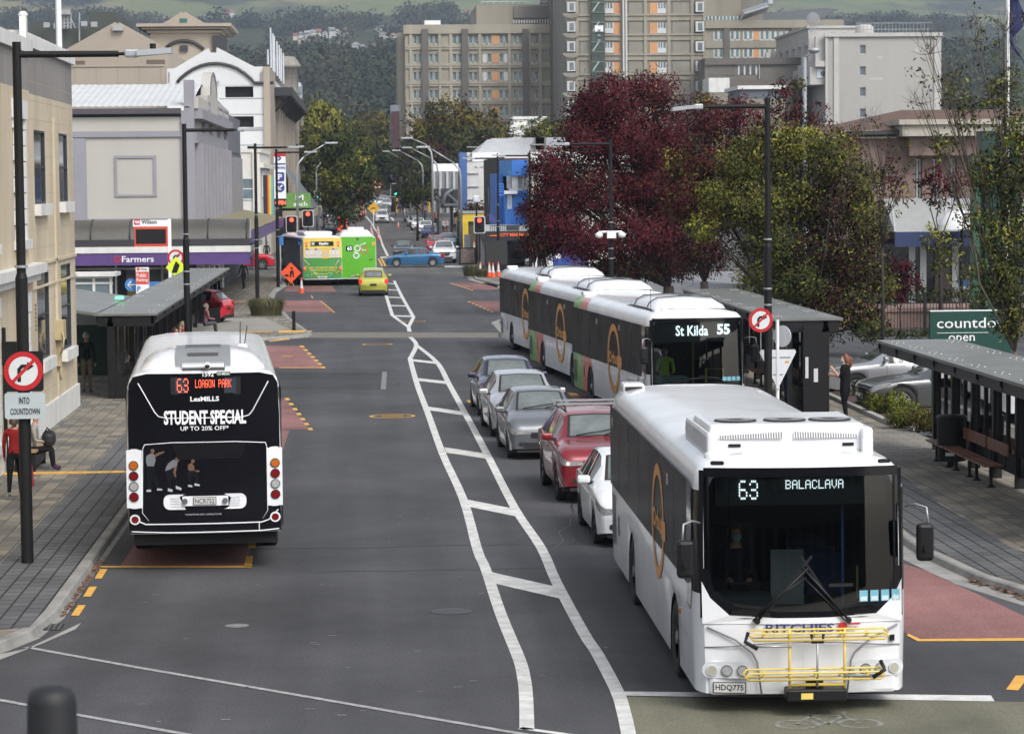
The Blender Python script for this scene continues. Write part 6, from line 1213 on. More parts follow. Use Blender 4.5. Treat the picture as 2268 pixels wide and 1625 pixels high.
m.obj('side_wrap',BBK,B.r)
# ---- three ringed buses waiting in the right bay
def orbus(label,loc,rz,green=True,dest=True):
 B=Bus('city_bus',label,loc,rz,11.8,3.0,.14,.05,(2.7,8.7),'city buses',.3)
 bands=((0,.36,(3,4,17,18),3),)+(((9.9,11.8,(0,1,2,19,20,21),1),(8.4,9.9,(0,1,2,19,20,21),2),(10.3,11.8,(5,6,7,14,15,16),1),(9.2,10.3,(5,6,7,14,15,16),2))if green else())
 B.body([BWH,BGREEN,BRED,BBK],bands,hole=(1.15,2.75));B.under();B.wheels()
 m=B.mb();cols=[-1.14+2.28*i/10 for i in range(11)];zs=[1.14,1.5,1.9,2.3,2.76];m.grid([[(x,-.012,z)for x in cols]for z in zs]);m.obj('windscreen',WSG,B.r)
 m=B.mb();m.grid([[(x,-.018,z)for x in cols]for z in(2.7,2.8)]);m.grid([[(x,-.018,z)for x in cols]for z in(1.08,1.2)])
 for sx in(-1,1):m.grid([[(sx*x,-.018+.02*i,z)for i,x in enumerate((1.1,1.15,1.19))]for z in zs])
 m.obj('windscreen_surround',BBK,B.r)
 m=B.mb();m.box(-1.1,1.1,.05,.09,2.2,2.72);m.obj('destination_display',M('display_black',(.006,.008,.009),.4),B.r)
 if dest:m=B.mb();m.text('St Kilda',(-.55,.025,2.36),X_,Z_,.82,.26,0,.015);m.text('55',(.5,.025,2.38),X_,Z_,.34,.26,0,.035);m.obj('destination_lettering',LED,B.r)
 m=B.mb();m.box(-1.16,1.16,.12,.5,1.02,1.16,0,.04);m.box(-1.05,-.2,.2,.6,1.12,1.35,2,.05);m.box(-1.15,1.15,4.5,4.55,.5,2.7,1);m.box(-1.15,1.15,.5,4.5,.5,.6,1);m.quad((-1.2,.3,.6),(-1.2,4.5,.6),(-1.2,4.5,2.6),(-1.2,.3,2.6),1);m.quad((1.2,.9,.6),(1.2,4.5,.6),(1.2,4.5,2.6),(1.2,.9,2.6),1);m.quad((-1.12,.2,2.76),(1.12,.2,2.76),(1.12,4.5,2.76),(-1.12,4.5,2.76),1)
 m.tube([(.3,.5,.6),(.3,.5,1.5),(.75,.5,1.5),(.75,.5,.9)],.025,6,3);m.tube([(.2,1.6,.6),(.2,1.6,2.8)],.025,6,3);m.box(.35,.7,2.5,2.55,1.6,2.2,4);m.obj('cabin_interior',[DASH,INT,M('dash_teal',(.1,.16,.17),.5),BYEL,M('notice_grey',(.2,.2,.2))],B.r)
 m=B.mb();m.tube([(-.75,-.06,1.12),(-.2,-.06,1.3),(.35,-.06,1.32)],.013,5);m.tube([(.85,-.06,1.1),(.5,-.06,1.3),(0,-.06,1.36)],.013,5);m.obj('wiper',BLACK,B.r)
 m=B.mb()
 for i in range(4):x=.62+.12*i;m.quad((x,-.022,1.23),(x+.1,-.022,1.23),(x+.1,-.022,1.33),(x,-.022,1.33))
 m.objs('windscreen_sticker',M('sticker_blue',(.15,.38,.48)),B.r)
 m=B.mb();m.text('5007',(-1.1,-.02,.95),X_,Z_,.2,.07,0,.02);m.text('5007',(.98,-.01,.97),X_,Z_,.16,.06,0,.02);plate(m,.42,-.03,.72,'KKZ765',.38,.13,1,0);m.obj('number_plate',[PLK,PLW],B.r)
 m=MB();loop(m,-.62,.75,-.14,.84,.08,.016);loop(m,-.6,.73,-.22,.83,.07,.016);m.obj('bike_rack',M('rack_yellow',(.72,.52,.09),.4,var=.08),B.r)
 for sx in(-1,1):
  m=B.mb();m.cyl((sx*.95,-.02,.55),(sx*.95,-.04,.55),.1,n=16);m.obj('headlight',LAMPC,B.r)
 B.windows([.9,2.3,3.9,5.5,7.1,8.7,10.3,11.7],1.3,2.6);B.ringlogo(4.9,1.52,.92);B.mirror(-1,1.9,-.1,1.4);B.mirror(1,1.9,-.1,1.42)
 m=B.mb();m.poly([(-1.258,.34,2.58),(-1.258,.9,2.6),(-1.258,.9,1.2),(-1.258,.5,1.15),(-1.258,.34,1.4)]);m.obj('driver_window',BGL,B.r)
 if green:
  pass
 m=B.mb()
 for i in range(10):B.side(m,10.9,11.5,.5+i*.06,.535+i*.06,0,.004)
 B.side(m,9.6,9.7,.7,1.0,0,.004);B.side(m,1.4,1.5,1.0,1.3,0,.009)
 for y in(4.0,7.4):B.side(m,y,y+.2,2.3,2.45,1,.009)
 m.objs('side_vent',[BLACK,M('pink_notice',(.5,.35,.35))],B.r)
 m=B.mb();pr=[(-.95,3.0),(-.9,3.12),(-.7,3.24),(0,3.28),(.7,3.24),(.9,3.12),(.95,3.0)];rw=lambda y,k:[(x,y,2.96+(z-2.96)*k)for x,z in pr]
 m.grid([rw(.9,.15),rw(1.2,.7),rw(1.7,.98),rw(2.6,1),rw(3.6,.98),rw(4.3,.7),rw(4.7,.15)],0)
 for y in(1.75,3.5):m.tube([(x*1.005,y,z+.012)for x,z in pr],.012,5,1)
 for y in(2.3,3.0):m.disc((.2,y,3.295),Z_,.26,16,1)
 for i in range(2):m.quad((-.83,3.72+i*.26,3.16),(-.72,3.72+i*.26,3.225),(-.72,3.9+i*.26,3.2),(-.83,3.9+i*.26,3.13),3)
 m.obj('roof_unit',[BWH,BLACK,BLACK,M('roof_grey',(.27,.27,.28),.45)],B.r)
 m=B.mb();m.tube([(-1.0,1.0,2.9),(-1.0,1.0,3.5)],.007,4,1);m.lathe([(.1,0),(.08,.06),(0,.08)],10,0,(-.7,.7,2.97));m.lathe([(.1,0),(.08,.06),(0,.08)],10,0,(-.85,.9,2.95));m.box(-1.0,-.6,11.2,11.6,2.93,3.05,0,.04);m.obj('roof_fitting',[BWH,BLACK],B.r)
 return B
def rear_anchor(px,Yr,rz,L=11.8):
 rl=V(((px-805)/6000*Yr,Yr,0));loc=rl-Matrix.Rotation(rz,3,'Z')@V((-1.25,L,0));return tuple(loc)
RZ=rad(-5.0)
RZ=rad(5.0)
orbus('white, green and red route 55 bus with orange ring, nearest of the waiting row',rear_anchor(1263,78.6,RZ),RZ)
orbus('white, green and red bus, middle of the three waiting in line',rear_anchor(1166,91.0,RZ),RZ)
orbus('plain white bus with orange ring logo, rearmost of the three waiting in line',rear_anchor(1103,103.6,RZ),RZ,False,False)
# ---- yellow and green advertising bus and green bus at the lights
B=Bus('city_bus','city bus with yellow and green advertising rear at the traffic lights',(-2.55,166.5,0),rad(8.5),11.5,3.1,.08,.03,(3.2,8.8),'city buses',.4);c=lambda x:(x-712.5)/36.2;zz_=lambda y:(631-y)/36.2
AGR=M('advert_green',(.06,.27,.05),.35);B.body([BWH,BYEL]);B.under();B.wheels()
m=B.mb();m.grid([[(q*1.17,-.012,z)for q in xs2]for z in(.45,1.0,1.72)],0);m.grid([[(q*1.17,-.012,z)for q in xs2]for z in(1.72,2.4,2.95)],1)
m.quad((-1.0,-.02,1.28),(1.0,-.02,1.28),(.85,-.02,1.55),(-.85,-.02,1.55),2)
for a in(([(-1.15,1.6),(-.85,1.33),(-1.15,1.1)],3),([(.7,1.1),(1.0,1.6),(1.1,1.12)],3),([(-.75,.45),(-.65,1.0),(-.3,.48)],3),([(.7,.9),(.85,.75),(1.0,.9),(1.12,.75)],4),([(-1.1,.5),(-.9,.7),(-.85,.5)],5),([(.3,.45),(.55,.72),(.62,.5)],5)):m.tube([(x,-.02,z)for x,z in a[0]],.03,4,a[1])
m.obj('rear_advert',[AGR,BYEL,M('advert_grey',(.1,.17,.12)),M('advert_cream',(.6,.58,.42)),BOR,M('advert_blue',(.15,.35,.55))],B.r)
m=B.mb();PK_=[M('pack_'+str(i),q_,.4)for i,q_ in enumerate(((.6,.6,.62),(.68,.5,.08),(.5,.45,.42),(.3,.1,.25),(.4,.55,.3)))]
for i in range(8):x=-1.05+i*.265;m.box(x,x+.22,-.03,-.02,1.72,2.3,1 if i==4 else 0);m.box(x+.02,x+.2,-.036,-.03,2.2,2.3,3+i%2);m.box(x+.06,x+.17,-.036,-.03,1.8,1.92,2)
m.box(-.05,.42,-.045,-.03,1.68,2.28,1);m.disc((.18,-.05,1.93),-Y_,.16,14,2);m.objs('advert_pack',PK_,B.r)
m=B.mb();m.text('MEET THE NEWEST MEMBER',(-.87,-.03,1.06),X_,Z_,1.75,.11,0,.02);m.text('OF THE ANGEL BAY FAMILY.',(-.83,-.03,.92),X_,Z_,1.68,.11,0,.02)
for i in range(2):m.box(-.6,.6-.3*i,-.025,-.02,.8-.08*i,.83-.08*i,0)
m.obj('lettering',BYEL,B.r)
m=B.mb();m.box(-.72,.68,-.05,-.01,2.45,2.72,0);m.obj('destination_display',BLACK,B.r);m=B.mb();m.text('11',(-.65,-.055,2.5),X_,Z_,.13,.17,0,.02);m.text('Opoho',(-.22,-.055,2.48),X_,Z_,.58,.19,0,.01);m.obj('destination_lettering',M('led_dim',(.8,.85,.85),.5,emit=.6,var=0),B.r)
for sx in(-1,1):
 for z,mt,r_ in((2.65,LAMPON,.09),(2.46,LAMPA,.06),(1.1,LAMPON,.07),(.95,LAMPA,.06)):
  m=B.mb();x=sx*(.98 if z>2 else 1.1);m.cyl((x,-.02,z),(x,-.04,z),r_+.015,n=12,m=1);m.disc((x,-.043,z),-Y_,r_,12);m.obj('tail_lamp',[mt,AGR if z<2 else BYEL],B.r)
m=B.mb();m.box(-.3,.25,-.03,-.01,.48,.62,0);plate(m,-.2,-.035,.49,'FUT762',.36,.12);m.obj('number_plate',[PLW,PLK],B.r);B.windows([.3,2,3.8,5.6,7.4,9.2,11.2],1.1,2.7,BGL)
m=B.mb();B.side(m,.3,11.3,.42,1.08,0,.005);B.side(m,.4,11.2,2.7,2.9,0,.005);m.obj('side_wrap',M('wrap_dark_grey',(.07,.07,.075),.4),B.r)
m=B.mb();m.box(-.9,.9,2,5.5,3.05,3.3,0,.12);m.obj('roof_unit',BWH,B.r)
B=Bus('city_bus','bright green city bus with white go lettering seen from behind at the lights',(-.5,167.0,0),rad(1.0),11.5,3.1,.1,.05,(3.2,8.8),'city buses',.4);B.body([BWH]);B.under();B.wheels();BG2=M('bus_lime_green',(.1,.40,.02),.3,coat=.3)
m=B.mb();m.grid([[(q*1.2,-.012,z)for q in xs2]for z in(.45,1.0,1.8,2.4,2.9)],0);m.grid([[(q*1.1,-.012,z)for q in xs2]for z in(2.9,2.98)],0);m.tube([(-1.05,-.02,1.55),(1.0,-.02,1.55)],.03,4,1);m.tube([(-1.1,-.02,1.62),(1.05,-.02,1.62)],.012,4,1);m.tube([(-1.1,-.02,.85),(1.1,-.02,.85)],.012,4,1);m.obj('rear_panel',[BG2,M('dark_green',(.02,.09,.01))],B.r)
m=B.mb();m.disc((.08,-.03,2.27),-Y_,.2,24,0,.14);m.tube([(.2,-.03,2.4),(.35,-.03,2.5),(.48,-.03,2.52),(.58,-.03,2.6)],.03,5,0);m.tube([(-.05,-.03,2.1),(-.1,-.03,2.0),(.0,-.03,1.94),(.1,-.03,1.95)],.03,5,0);m.disc((0,-.03,1.83),-Y_,.19,24,0,.13);m.disc((.5,-.03,2.17),-Y_,.24,24,1,.19);m.text('bus',(.36,-.03,2.12),X_,Z_,.27,.11,0,.02);m.obj('lettering',[WHITE,BRED],B.r)
m=B.mb();m.box(-.62,-.22,-.03,-.01,2.1,2.42,0);m.dots('63',(-.52,-.035,2.16),X_,Z_,.2,1,.8,1,.8);m.obj('destination_display',[BLACK,LED],B.r)
for z in(2.55,1.0):
 for sx in(-1,1):m=B.mb();m.disc((sx*1.08,-.02,z),-Y_,.07,12);m.obj('tail_lamp',LAMPON if sx>0 else LAMPA,B.r)
m=B.mb();plate(m,-.35,-.03,.52,'GHK318',.36,.12);m.obj('number_plate',[PLW,PLK],B.r)
m=B.mb();m.lathe([(.08,0),(.06,.06),(0,.08)],8,0,(.1,-.02,2.82));m.obj('rear_camera',BLACK,B.r)
m=B.mb();rw=lambda y,k:[(x,y,3.02+(z-2.96)*k)for x,z in pr_];pr_=[(-1.0,3.0),(-.95,3.1),(-.75,3.3),(0,3.36),(.75,3.3),(.95,3.1),(1.0,3.0)];m.grid([rw(.3,.1),rw(.6,.7),rw(1.1,1),rw(4,1),rw(4.8,.2)],0);m.box(-.5,.5,1.2,2.2,3.35,3.55,0,.06);m.obj('roof_unit',BWH,B.r);B.windows([.3,2,3.8,5.6,7.4,9.2,11.2],1.3,2.6,BGL)
person('driver in dark jumper and pale blue mask at the white bus wheel',(5.05-.62,31.0+1.35,.78),PI,1.72,'sit',(.02,.02,.03),(.02,.02,.03),hair=(.03,.025,.02),mask=True,group=None)
# ------------------------------------------------------------------ cars (local frame: nose at y = 0, length along +y)
def paint(n,c,metal=.25):return M('paint_'+n,c,.25,metal,var=.04,sc=1.5,coat=.7)
CGL=M('car_glass',(.13,.15,.145),.03,var=.35,sc=1.6,spec=1.0,coat=.8);CSG=M('car_side_glass',(.014,.016,.018),.04,var=.15,spec=.8)
TRIM=M('car_black_trim',(.015,.015,.016),.5);HLG=M('headlamp_glass',(.45,.46,.47),.1,metal=.4,var=.3,sc=25);TLG=M('tail_lamp_red',(.32,.012,.015),.15);LIT=M('lit_headlamp',(1,.86,.6),.3,emit=1.6,var=0);BRK=M('lit_brake_lamp',(1,.03,.02),.3,emit=.45,var=0)
PROF={'hatch':dict(st=[(0,.82,.58,.68,.64),(.010,.90,.69,.74,.75),(.032,.95,.79,.79,.85),(.08,.985,.86,.80,.93),(.15,1,.91,.80,.99),(.235,1,.94,.80,1.05),(.26,1,.92,.76,1.06),(.42,1,.95,.64,1.44),(.47,1,.95,.64,1.48),(.62,1,.96,.64,1.5),(.80,.99,.98,.62,1.44),(.86,.98,.99,.62,1.38),(.955,.95,.98,.66,1.0),(.98,.92,.86,.7,.92),(1,.84,.62,.66,.68)],ws=(.255,.42),rw=(.865,.952),sg=[(.36,.53),(.545,.70),(.715,.84)],wh=(.185,.81)),'sedan':dict(st=[(0,.82,.56,.68,.61),(.010,.90,.66,.74,.71),(.035,.95,.73,.80,.79),(.09,.985,.79,.82,.86),(.16,1,.84,.82,.91),(.26,1,.87,.80,.96),(.285,1,.88,.76,.99),(.42,1,.9,.62,1.36),(.47,1,.91,.62,1.41),(.60,1,.92,.62,1.42),(.69,1,.93,.61,1.37),(.80,.99,.93,.66,1.06),(.825,.98,.92,.76,1.03),(.94,.95,.9,.76,.98),(.98,.9,.82,.72,.9),(1,.84,.6,.66,.66)],ws=(.285,.42),rw=(.70,.80),sg=[(.38,.53),(.545,.66),(.67,.74)],wh=(.18,.80)),'suv':dict(st=[(0,.84,.76,.70,.82),(.010,.92,.86,.75,.93),(.035,.96,.96,.80,1.03),(.09,.99,1.03,.82,1.1),(.15,1,1.05,.82,1.14),(.235,1,1.06,.80,1.18),(.255,1,1.08,.76,1.22),(.385,1,1.1,.66,1.62),(.44,1,1.1,.66,1.67),(.62,1,1.11,.66,1.69),(.84,.99,1.13,.64,1.63),(.88,.98,1.14,.64,1.58),(.955,.95,1.12,.68,1.15),(.98,.92,.98,.7,1.02),(1,.86,.72,.68,.78)],ws=(.25,.385),rw=(.885,.952),sg=[(.34,.51),(.525,.69),(.705,.85)],wh=(.19,.80)),}
def make_car(name,label,kind,W,L,H,col,loc,rz,face='front',group=None,lit=False,rails=False,plate_t=None,brake=False,wr=None,cat='car',grille='bar',hl=None):
 P=PROF[kind];r=th(name,label,cat,loc,rz,group);base={'hatch':1.5,'sedan':1.42,'suv':1.69}[kind];kz=H/base
 hw=W/2;R=wr or(.31 if kind!='suv'else .36);sill=.2*kz if kind!='suv'else .3;wy=[q*L for q in P['wh']]
 ST=P['st']
 def at(y):
  t=y/L
  for i in range(len(ST)-1):
   if ST[i][0]<=t<=ST[i+1][0]:
    f=(t-ST[i][0])/(ST[i+1][0]-ST[i][0]);return[ST[i][k]*(1-f)+ST[i+1][k]*f for k in range(1,5)]
  return list(ST[-1][1:])
 def zlow(y):
  z=sill+.06*max(0,1-min(y,L-y)/.35)
  for w in wy:
   d=(R+.055)**2-(y-w)**2
   if d>0:z=max(z,R+.02+math.sqrt(d))
  return z
 def ring(y):
  w,zb,wr_,zt=at(y);w*=hw;wr_*=hw;zb*=kz;zt*=kz;zl=zlow(y);zm=max(zl+.02,min(.55*kz,zb-.12))
  h=[(w*.96,zl),(w*.995,max(zl+.01,zm)),(w,max(zl+.015,zb-.1)),(w*.985,zb-.015),(w*.955,zb+.015),(wr_+.02*hw+(w*.93-wr_)*.08,zt-.1*(zt-zb)),(wr_*.93,zt-.03*(zt-zb)),(wr_*.84,zt-.018*(zt-zb)),(wr_*.5,zt),(0,zt+.012)]
  return[V((-x,y,z))for x,z in h]+[V((x,y,z))for x,z in h[-2::-1]]
 ys={s_[0]*L for s_ in ST}
 for a,b in[P['ws'],P['rw']]+P['sg']:ys|={a*L,b*L}
 for a,b in(P['ws'],P['rw']):ys|={a*L+.05,b*L-.035}
 for w in wy:ys|={w+(R+.055)*math.cos(PI*i/8)for i in range(9)}
 ys|={L*(i+.5)/24 for i in range(24)};ys=sorted(y for y in ys if 0<=y<=L);q=[ys[0]]
 for y in ys[1:]:
  if y-q[-1]>.012:q.append(y)
 ys=q;rings=[ring(y)for y in ys];n=len(rings[0])
 bm_=MB();fr=MB();fr2=MB();ws=MB();rw=MB();sgs=[[MB(),MB()]for _ in P['sg']]
 for i in range(len(ys)-1):
  tc=(ys[i]+ys[i+1])/2/L
  for j in range(n-1):
   jj=min(j,n-2-j);f=[rings[i][j],rings[i][j+1],rings[i+1][j+1],rings[i+1][j]];tgt=bm_
   if jj>=6 and P['ws'][0]<=tc<=P['ws'][1]:tgt=ws if jj>6 and P['ws'][0]*L+.045<tc*L<P['ws'][1]*L-.03 else fr
   elif jj>=6 and P['rw'][0]<=tc<=P['rw'][1]:tgt=rw if jj>6 and P['rw'][0]*L+.045<tc*L<P['rw'][1]*L-.03 else fr2
   elif jj==4:
    for k,(a,b)in enumerate(P['sg']):
     if a<=tc<=b:tgt=sgs[k][0 if j<n//2 else 1]
   tgt.add(f,[(0,1,2,3)],0,True)
 for R_,in((rings[0],),(rings[-1],)):
  c=n//2
  for i in range(c):bm_.add([R_[i],R_[n-1-i],R_[n-2-i],R_[i+1]],[(0,1,2,3)],0,True)
 bm_.obj('body',col,r,recalc=True)
 fr.obj('window_seal',TRIM,r,recalc=True);fr2 .obj('window_seal',TRIM,r,recalc=True);ws.obj('windscreen',CGL,r,recalc=True);rw.obj('rear_window',CGL,r,recalc=True)
 for pr in sgs:
  for g in pr:g.obj('side_window',CSG,r,recalc=True)
 u=MB();u.box(-hw*.9,hw*.9,.2,L-.2,sill*.8,sill+.35,0)
 for w in wy:u.box(-hw*.93,hw*.93,w-R-.06,w+R+.06,sill+.1,R*2+.1,0)
 u.box(-hw*.78,hw*.78,-.008,.1,sill*.9,sill+.03,0);u.box(-hw*.82,hw*.82,L-.1,L+.012,sill*.95,sill+.14,0);u.obj('underbody',TRIM,r)
 for w in wy:
  for sx in(-1,1):
   c=V((sx*(hw-.02),w,R));mt=MB();prof=[(R*.62,-.03),(R*.66,0),(R*.93,.005),(R,-.02),(R,-.18),(R*.9,-.2)];vs=[];fs=[];nn=20
   for rr_,d in prof:
    for q_ in range(nn):a=2*PI*q_/nn;vs.append((c.x+sx*d,c.y+rr_*math.cos(a),c.z+rr_*math.sin(a)))
   for i in range(len(prof)-1):
    for q_ in range(nn):fs.append((i*nn+q_,i*nn+(q_+1)%nn,(i+1)*nn+(q_+1)%nn,(i+1)*nn+q_))
   mt.add(vs,fs,0,True);wo=mt.obj('wheel',TYRE,r);mr=MB();d=V((sx,0,0));mr.disc(c-d*.06,d,R*.64,18,1);mr.disc(c-d*.025,d,R*.65,20,0,R*.56);mr.disc(c-d*.03,d,R*.16,10,0)
   for i in range(5 if kind!='sedan'else 8):
    a=2*PI*i/(5 if kind!='sedan'else 8)+.3;e=V((0,math.cos(a),math.sin(a)));p=V((0,-math.sin(a),math.cos(a)));k=R*.075;mr.add([c-d*.03+e*R*.12-p*k,c-d*.03+e*R*.12+p*k,c-d*.026+e*R*.6+p*k*1.3,c-d*.026+e*R*.6-p*k*1.3],[(0,1,2,3)],0)
   mr.obj('rim',[ALLOY,TRIM],wo)
 def fp(t,j):R_=ring(t*L);return R_[j]
 for sx in(-1,1):
  m=MB();C_=[];lb={'hatch':0,'sedan':-.03,'suv':.17}[kind]
  for t,q,z0,z1 in((0,.5,.60,.66),(0,.82,.585,.685),(.010,.915,.60,.735),(.032,.965,.655,.80),(.075,.995,.74,.855),(.115,1.004,.83,.87)):C_.append([V((sx*hw*q,t*L-.014,(z+lb)*kz))for z in(z0,(z0+z1)/2,z1)])
  m.grid(C_,0)
  for i,k in((1,.03),):m.disc(C_[i][1]+V((sx*.002,-.012,0)),V((sx*.7,-1,.1)),k,12,1)
  m.obj('headlight',[HLG,LIT if lit else CHROME],r)
  m=MB();m.rrect((sx*hw*.62-.1,-.012,sill+.12),X_,Z_,.2,.09,.03,0);m.disc((sx*hw*.62,-.016,sill+.165),-Y_,.035,10,1);m.obj('fog_lamp',[TRIM,CHROME],r)
  m=MB()
  for t in(P['sg'][0][0]-.015,P['sg'][1][0]-.008,P['sg'][2][1]-.02 if kind!='sedan'else .735):
   rg=ring(t*L);rg2=ring(t*L+.014);js=(0,1,2,3)if sx<0 else(-1,-2,-3,-4);m.grid([[rg[j]+V((sx*.004,0,0))for j in js],[rg2[j]+V((sx*.004,0,0))for j in js]],0,False)
  m.obj('door_seam',TRIM,r)
  m=MB();tz=(.8 if kind!='suv'else .95)*kz;m.box(sx*hw*.74,sx*hw*.93,L-.1,L+.012 if kind=='suv'else L-.0,tz-.13,tz+.12,0,.03);m.box(sx*hw*.86,sx*hw*.965,L-.28,L-.04,tz-.12,tz+.16,0,.03);m.obj('tail_light',BRK if brake else TLG,r)
  m=MB();my=(P['ws'][0]+.055)*L;mz=(.98 if kind!='suv'else 1.14)*kz;m.box(sx*(hw*.97),sx*(hw+.2),my,my+.13,mz,mz+.14,0,.04);m.box(sx*(hw*.9),sx*(hw*1.02),my+.03,my+.09,mz-.02,mz+.04,1);m.obj('mirror',[col,TRIM],r)
  m=MB();hz_=(.8 if kind!='suv'else .94)*kz
  for a in(.485,.665):m.box(sx*(hw*.985),sx*(hw*1.012),a*L,a*L+.18,hz_,hz_+.03,0,.01)
  m.obj('door_handle',col,r)
 m=MB();gz=(.5 if kind!='suv'else .66)*kz
 if grille=='bar':m.rrect((-hw*.42,-.012,gz),X_,Z_,hw*.84,.13,.04,0);m.box(-hw*.4,hw*.4,-.018,-.012,gz+.055,gz+.075,1)
 else:m.poly([(-hw*.5,-.014,gz+.2),(hw*.5,-.014,gz+.2),(hw*.36,-.014,gz-.1),(-hw*.36,-.014,gz-.1)],0);[m.box(-hw*.46,hw*.46,-.02,-.014,gz+.02+i*.06,gz+.035+i*.06,1)for i in range(3)]
 m.rrect((-hw*.6,-.013,sill+.08),X_,Z_,hw*1.2,.12,.04,0);m.disc((0,-.022,gz+.07),-Y_,.055,14,1);m.obj('grille',[TRIM,CHROME],r)
 m=MB();plate(m,-.18,-.026,sill+.16,plate_t or 'KDM418',.36,.12);m.obj('number_plate',[PLW,PLK],r)
 m=MB();tz=(.62 if kind!='suv'else .75)*kz;plate(m,.18,L+.018,tz-.06,plate_t or 'KDM418',.36,.12,u=-X_);m.obj('number_plate',[PLW,PLK],r)
 m=MB();y0,y1=P['ws'][0]*L+.01,P['ws'][0]*L+.16;z0=at(y0)[3]*kz+.035;z1=at(y1)[3]*kz+.04
 m.tube([(-.5*hw,y0,z0),(0,y1*.5+y0*.5,z0*.4+z1*.6),(.35*hw,y1,z1)],.012,4);m.tube([(.1*hw,y0,z0),(.6*hw,y1,z1)],.012,4);m.obj('wiper',TRIM,r)
 if rails:
  m=MB();zt=at(.55*L)[3]*kz
  for sx in(-1,1):m.tube([(sx*hw*.62,.46*L,zt-.02),(sx*hw*.62,.48*L,zt+.05),(sx*hw*.62,.8*L,zt+.04),(sx*hw*.62,.83*L,zt-.05)],.02,6,0)
  for t in(.52,.72):m.box(-hw*.78,hw*.78,t*L-.04,t*L+.04,zt+.07,zt+.11,1)
  m.obj('roof_rails',[TRIM,ALLOY],r)
 return r
C_GREY=paint('grey',(.15,.162,.175),.4);C_SIL=paint('silver',(.46,.47,.49),.5);C_RED=paint('dark_red',(.2,.01,.018),.15);C_WHI=paint('white',(.72,.73,.74),0);C_NAVY=paint('navy',(.016,.022,.055),.2);C_BLUE=paint('mid_blue',(.035,.15,.31),.4);C_LIME=paint('lime',(.36,.36,.045),.2);C_BRED=paint('bright_red',(.5,.012,.025),.1);C_BLK=paint('black',(.012,.012,.014),.1);C_DBL=paint('deep_blue',(.02,.03,.2),.3);C_CHAR=paint('charcoal',(.06,.063,.068),.5);C_LBL=paint('light_blue',(.3,.45,.55),.2);C_GUN=paint('gunmetal',(.13,.135,.14),.6)
QG='cars queued in the right lane'
def at_px(px,py,xoff):g=G(px,py);return g
make_car('parked_car','grey hatchback second in the queue behind the red car','hatch',1.69,4.03,1.49,C_GREY,(4.02,60.3,0),rad(2),group=QG,plate_t='EJY48')
make_car('parked_car','silver hatchback queued between the grey and navy cars','hatch',1.76,4.3,1.5,C_SIL,(3.92,65.6,0),rad(2),group=QG,grille='wide',lit=True)
make_car('parked_car','dark navy hatchback last in the right lane queue','hatch',1.76,4.2,1.48,C_NAVY,(3.86,71.6,0),rad(1.5),group=QG)
make_car('parked_car','dark red car with silver roof rack behind the white hatchback','suv',1.85,4.48,1.68,C_RED,(4.62,51.8,0),rad(2),group=QG,lit=True,rails=True,grille='wide')
make_car('parked_car','white hatchback half hidden behind the large white bus','hatch',1.7,3.95,1.5,C_WHI,(4.72,45.5,0),rad(1),group=QG,grille='wide')
def away(x,y,L):return(x,y+L,0)
make_car('small_car','lime yellow small hatchback with brake lamps lit, seen from behind in the road','hatch',1.66,3.72,1.54,C_LIME,(.48,150.3+3.72,0),rad(180),brake=True)
make_car('crossing_car','mid blue sedan seen side on as it crosses the intersection','sedan',1.7,4.35,1.42,C_BLUE,(1.6,203.0,0),rad(-90))
FG='cars along the far street'
def car_at(px0,px1,py,kind,W,L,H,col,label,facing='to',rz=0,**k):
 g=GR((px0+px1)/2,py);z=roadz(g.y)
 if facing=='to':return make_car('street_car',label,kind,W,L,H,col,(g.x,g.y,z),rz,group=FG,**k)
 return make_car('street_car',label,kind,W,L,H,col,(g.x,g.y+L,z),PI+rz,group=FG,**k)
car_at(961,1009,583,'suv',1.9,4.7,1.72,C_WHI,'white off roader parked at the kerb just behind the blue sedan',lit=False,rails=True,grille='wide')
car_at(948,985,562,'suv',1.75,4.2,1.62,C_BRED,'red hatchback parked behind the white off roader',plate_t='HHA204')
car_at(974,1012,552,'hatch',1.75,4.2,1.5,C_LBL,'pale blue hatchback parked on the kerb side of the red one')
car_at(872,917,572,'sedan',1.8,4.6,1.42,C_CHAR,'charcoal sedan waiting behind the crossing blue sedan')
car_at(933,971,527,'sedan',1.75,4.3,1.42,C_DBL,'deep blue sedan in the parked row on the right',lit=False)
car_at(926,962,519,'suv',1.85,4.5,1.6,C_WHI,'white wagon parked right behind the deep blue sedan')
car_at(914,941,511,'suv',1.8,4.4,1.6,C_WHI,'second white wagon in the parked row on the right');car_at(903,930,502,'hatch',1.75,4.2,1.5,C_SIL,'silver hatchback parked beyond the white wagons');car_at(897,922,492,'suv',1.8,4.4,1.6,C_GUN,'gunmetal car farthest in the parked row on the right')
car_at(831,862,495,'suv',1.9,4.9,1.75,C_WHI,'white utility driving towards the camera in the far lane',grille='wide');car_at(832,860,477,'suv',1.8,4.6,1.6,C_SIL,'silver car with bright headlamps following the white utility',lit=True)
car_at(775,802,488,'hatch',1.75,4.2,1.5,C_SIL,'silver hatchback seen from behind with red brake lamps','away',brake=True);car_at(781,803,476,'hatch',1.75,4.2,1.5,paint('taxi_yellow',(.6,.42,.1),0),'yellow roofed car just ahead of the silver hatchback','away')
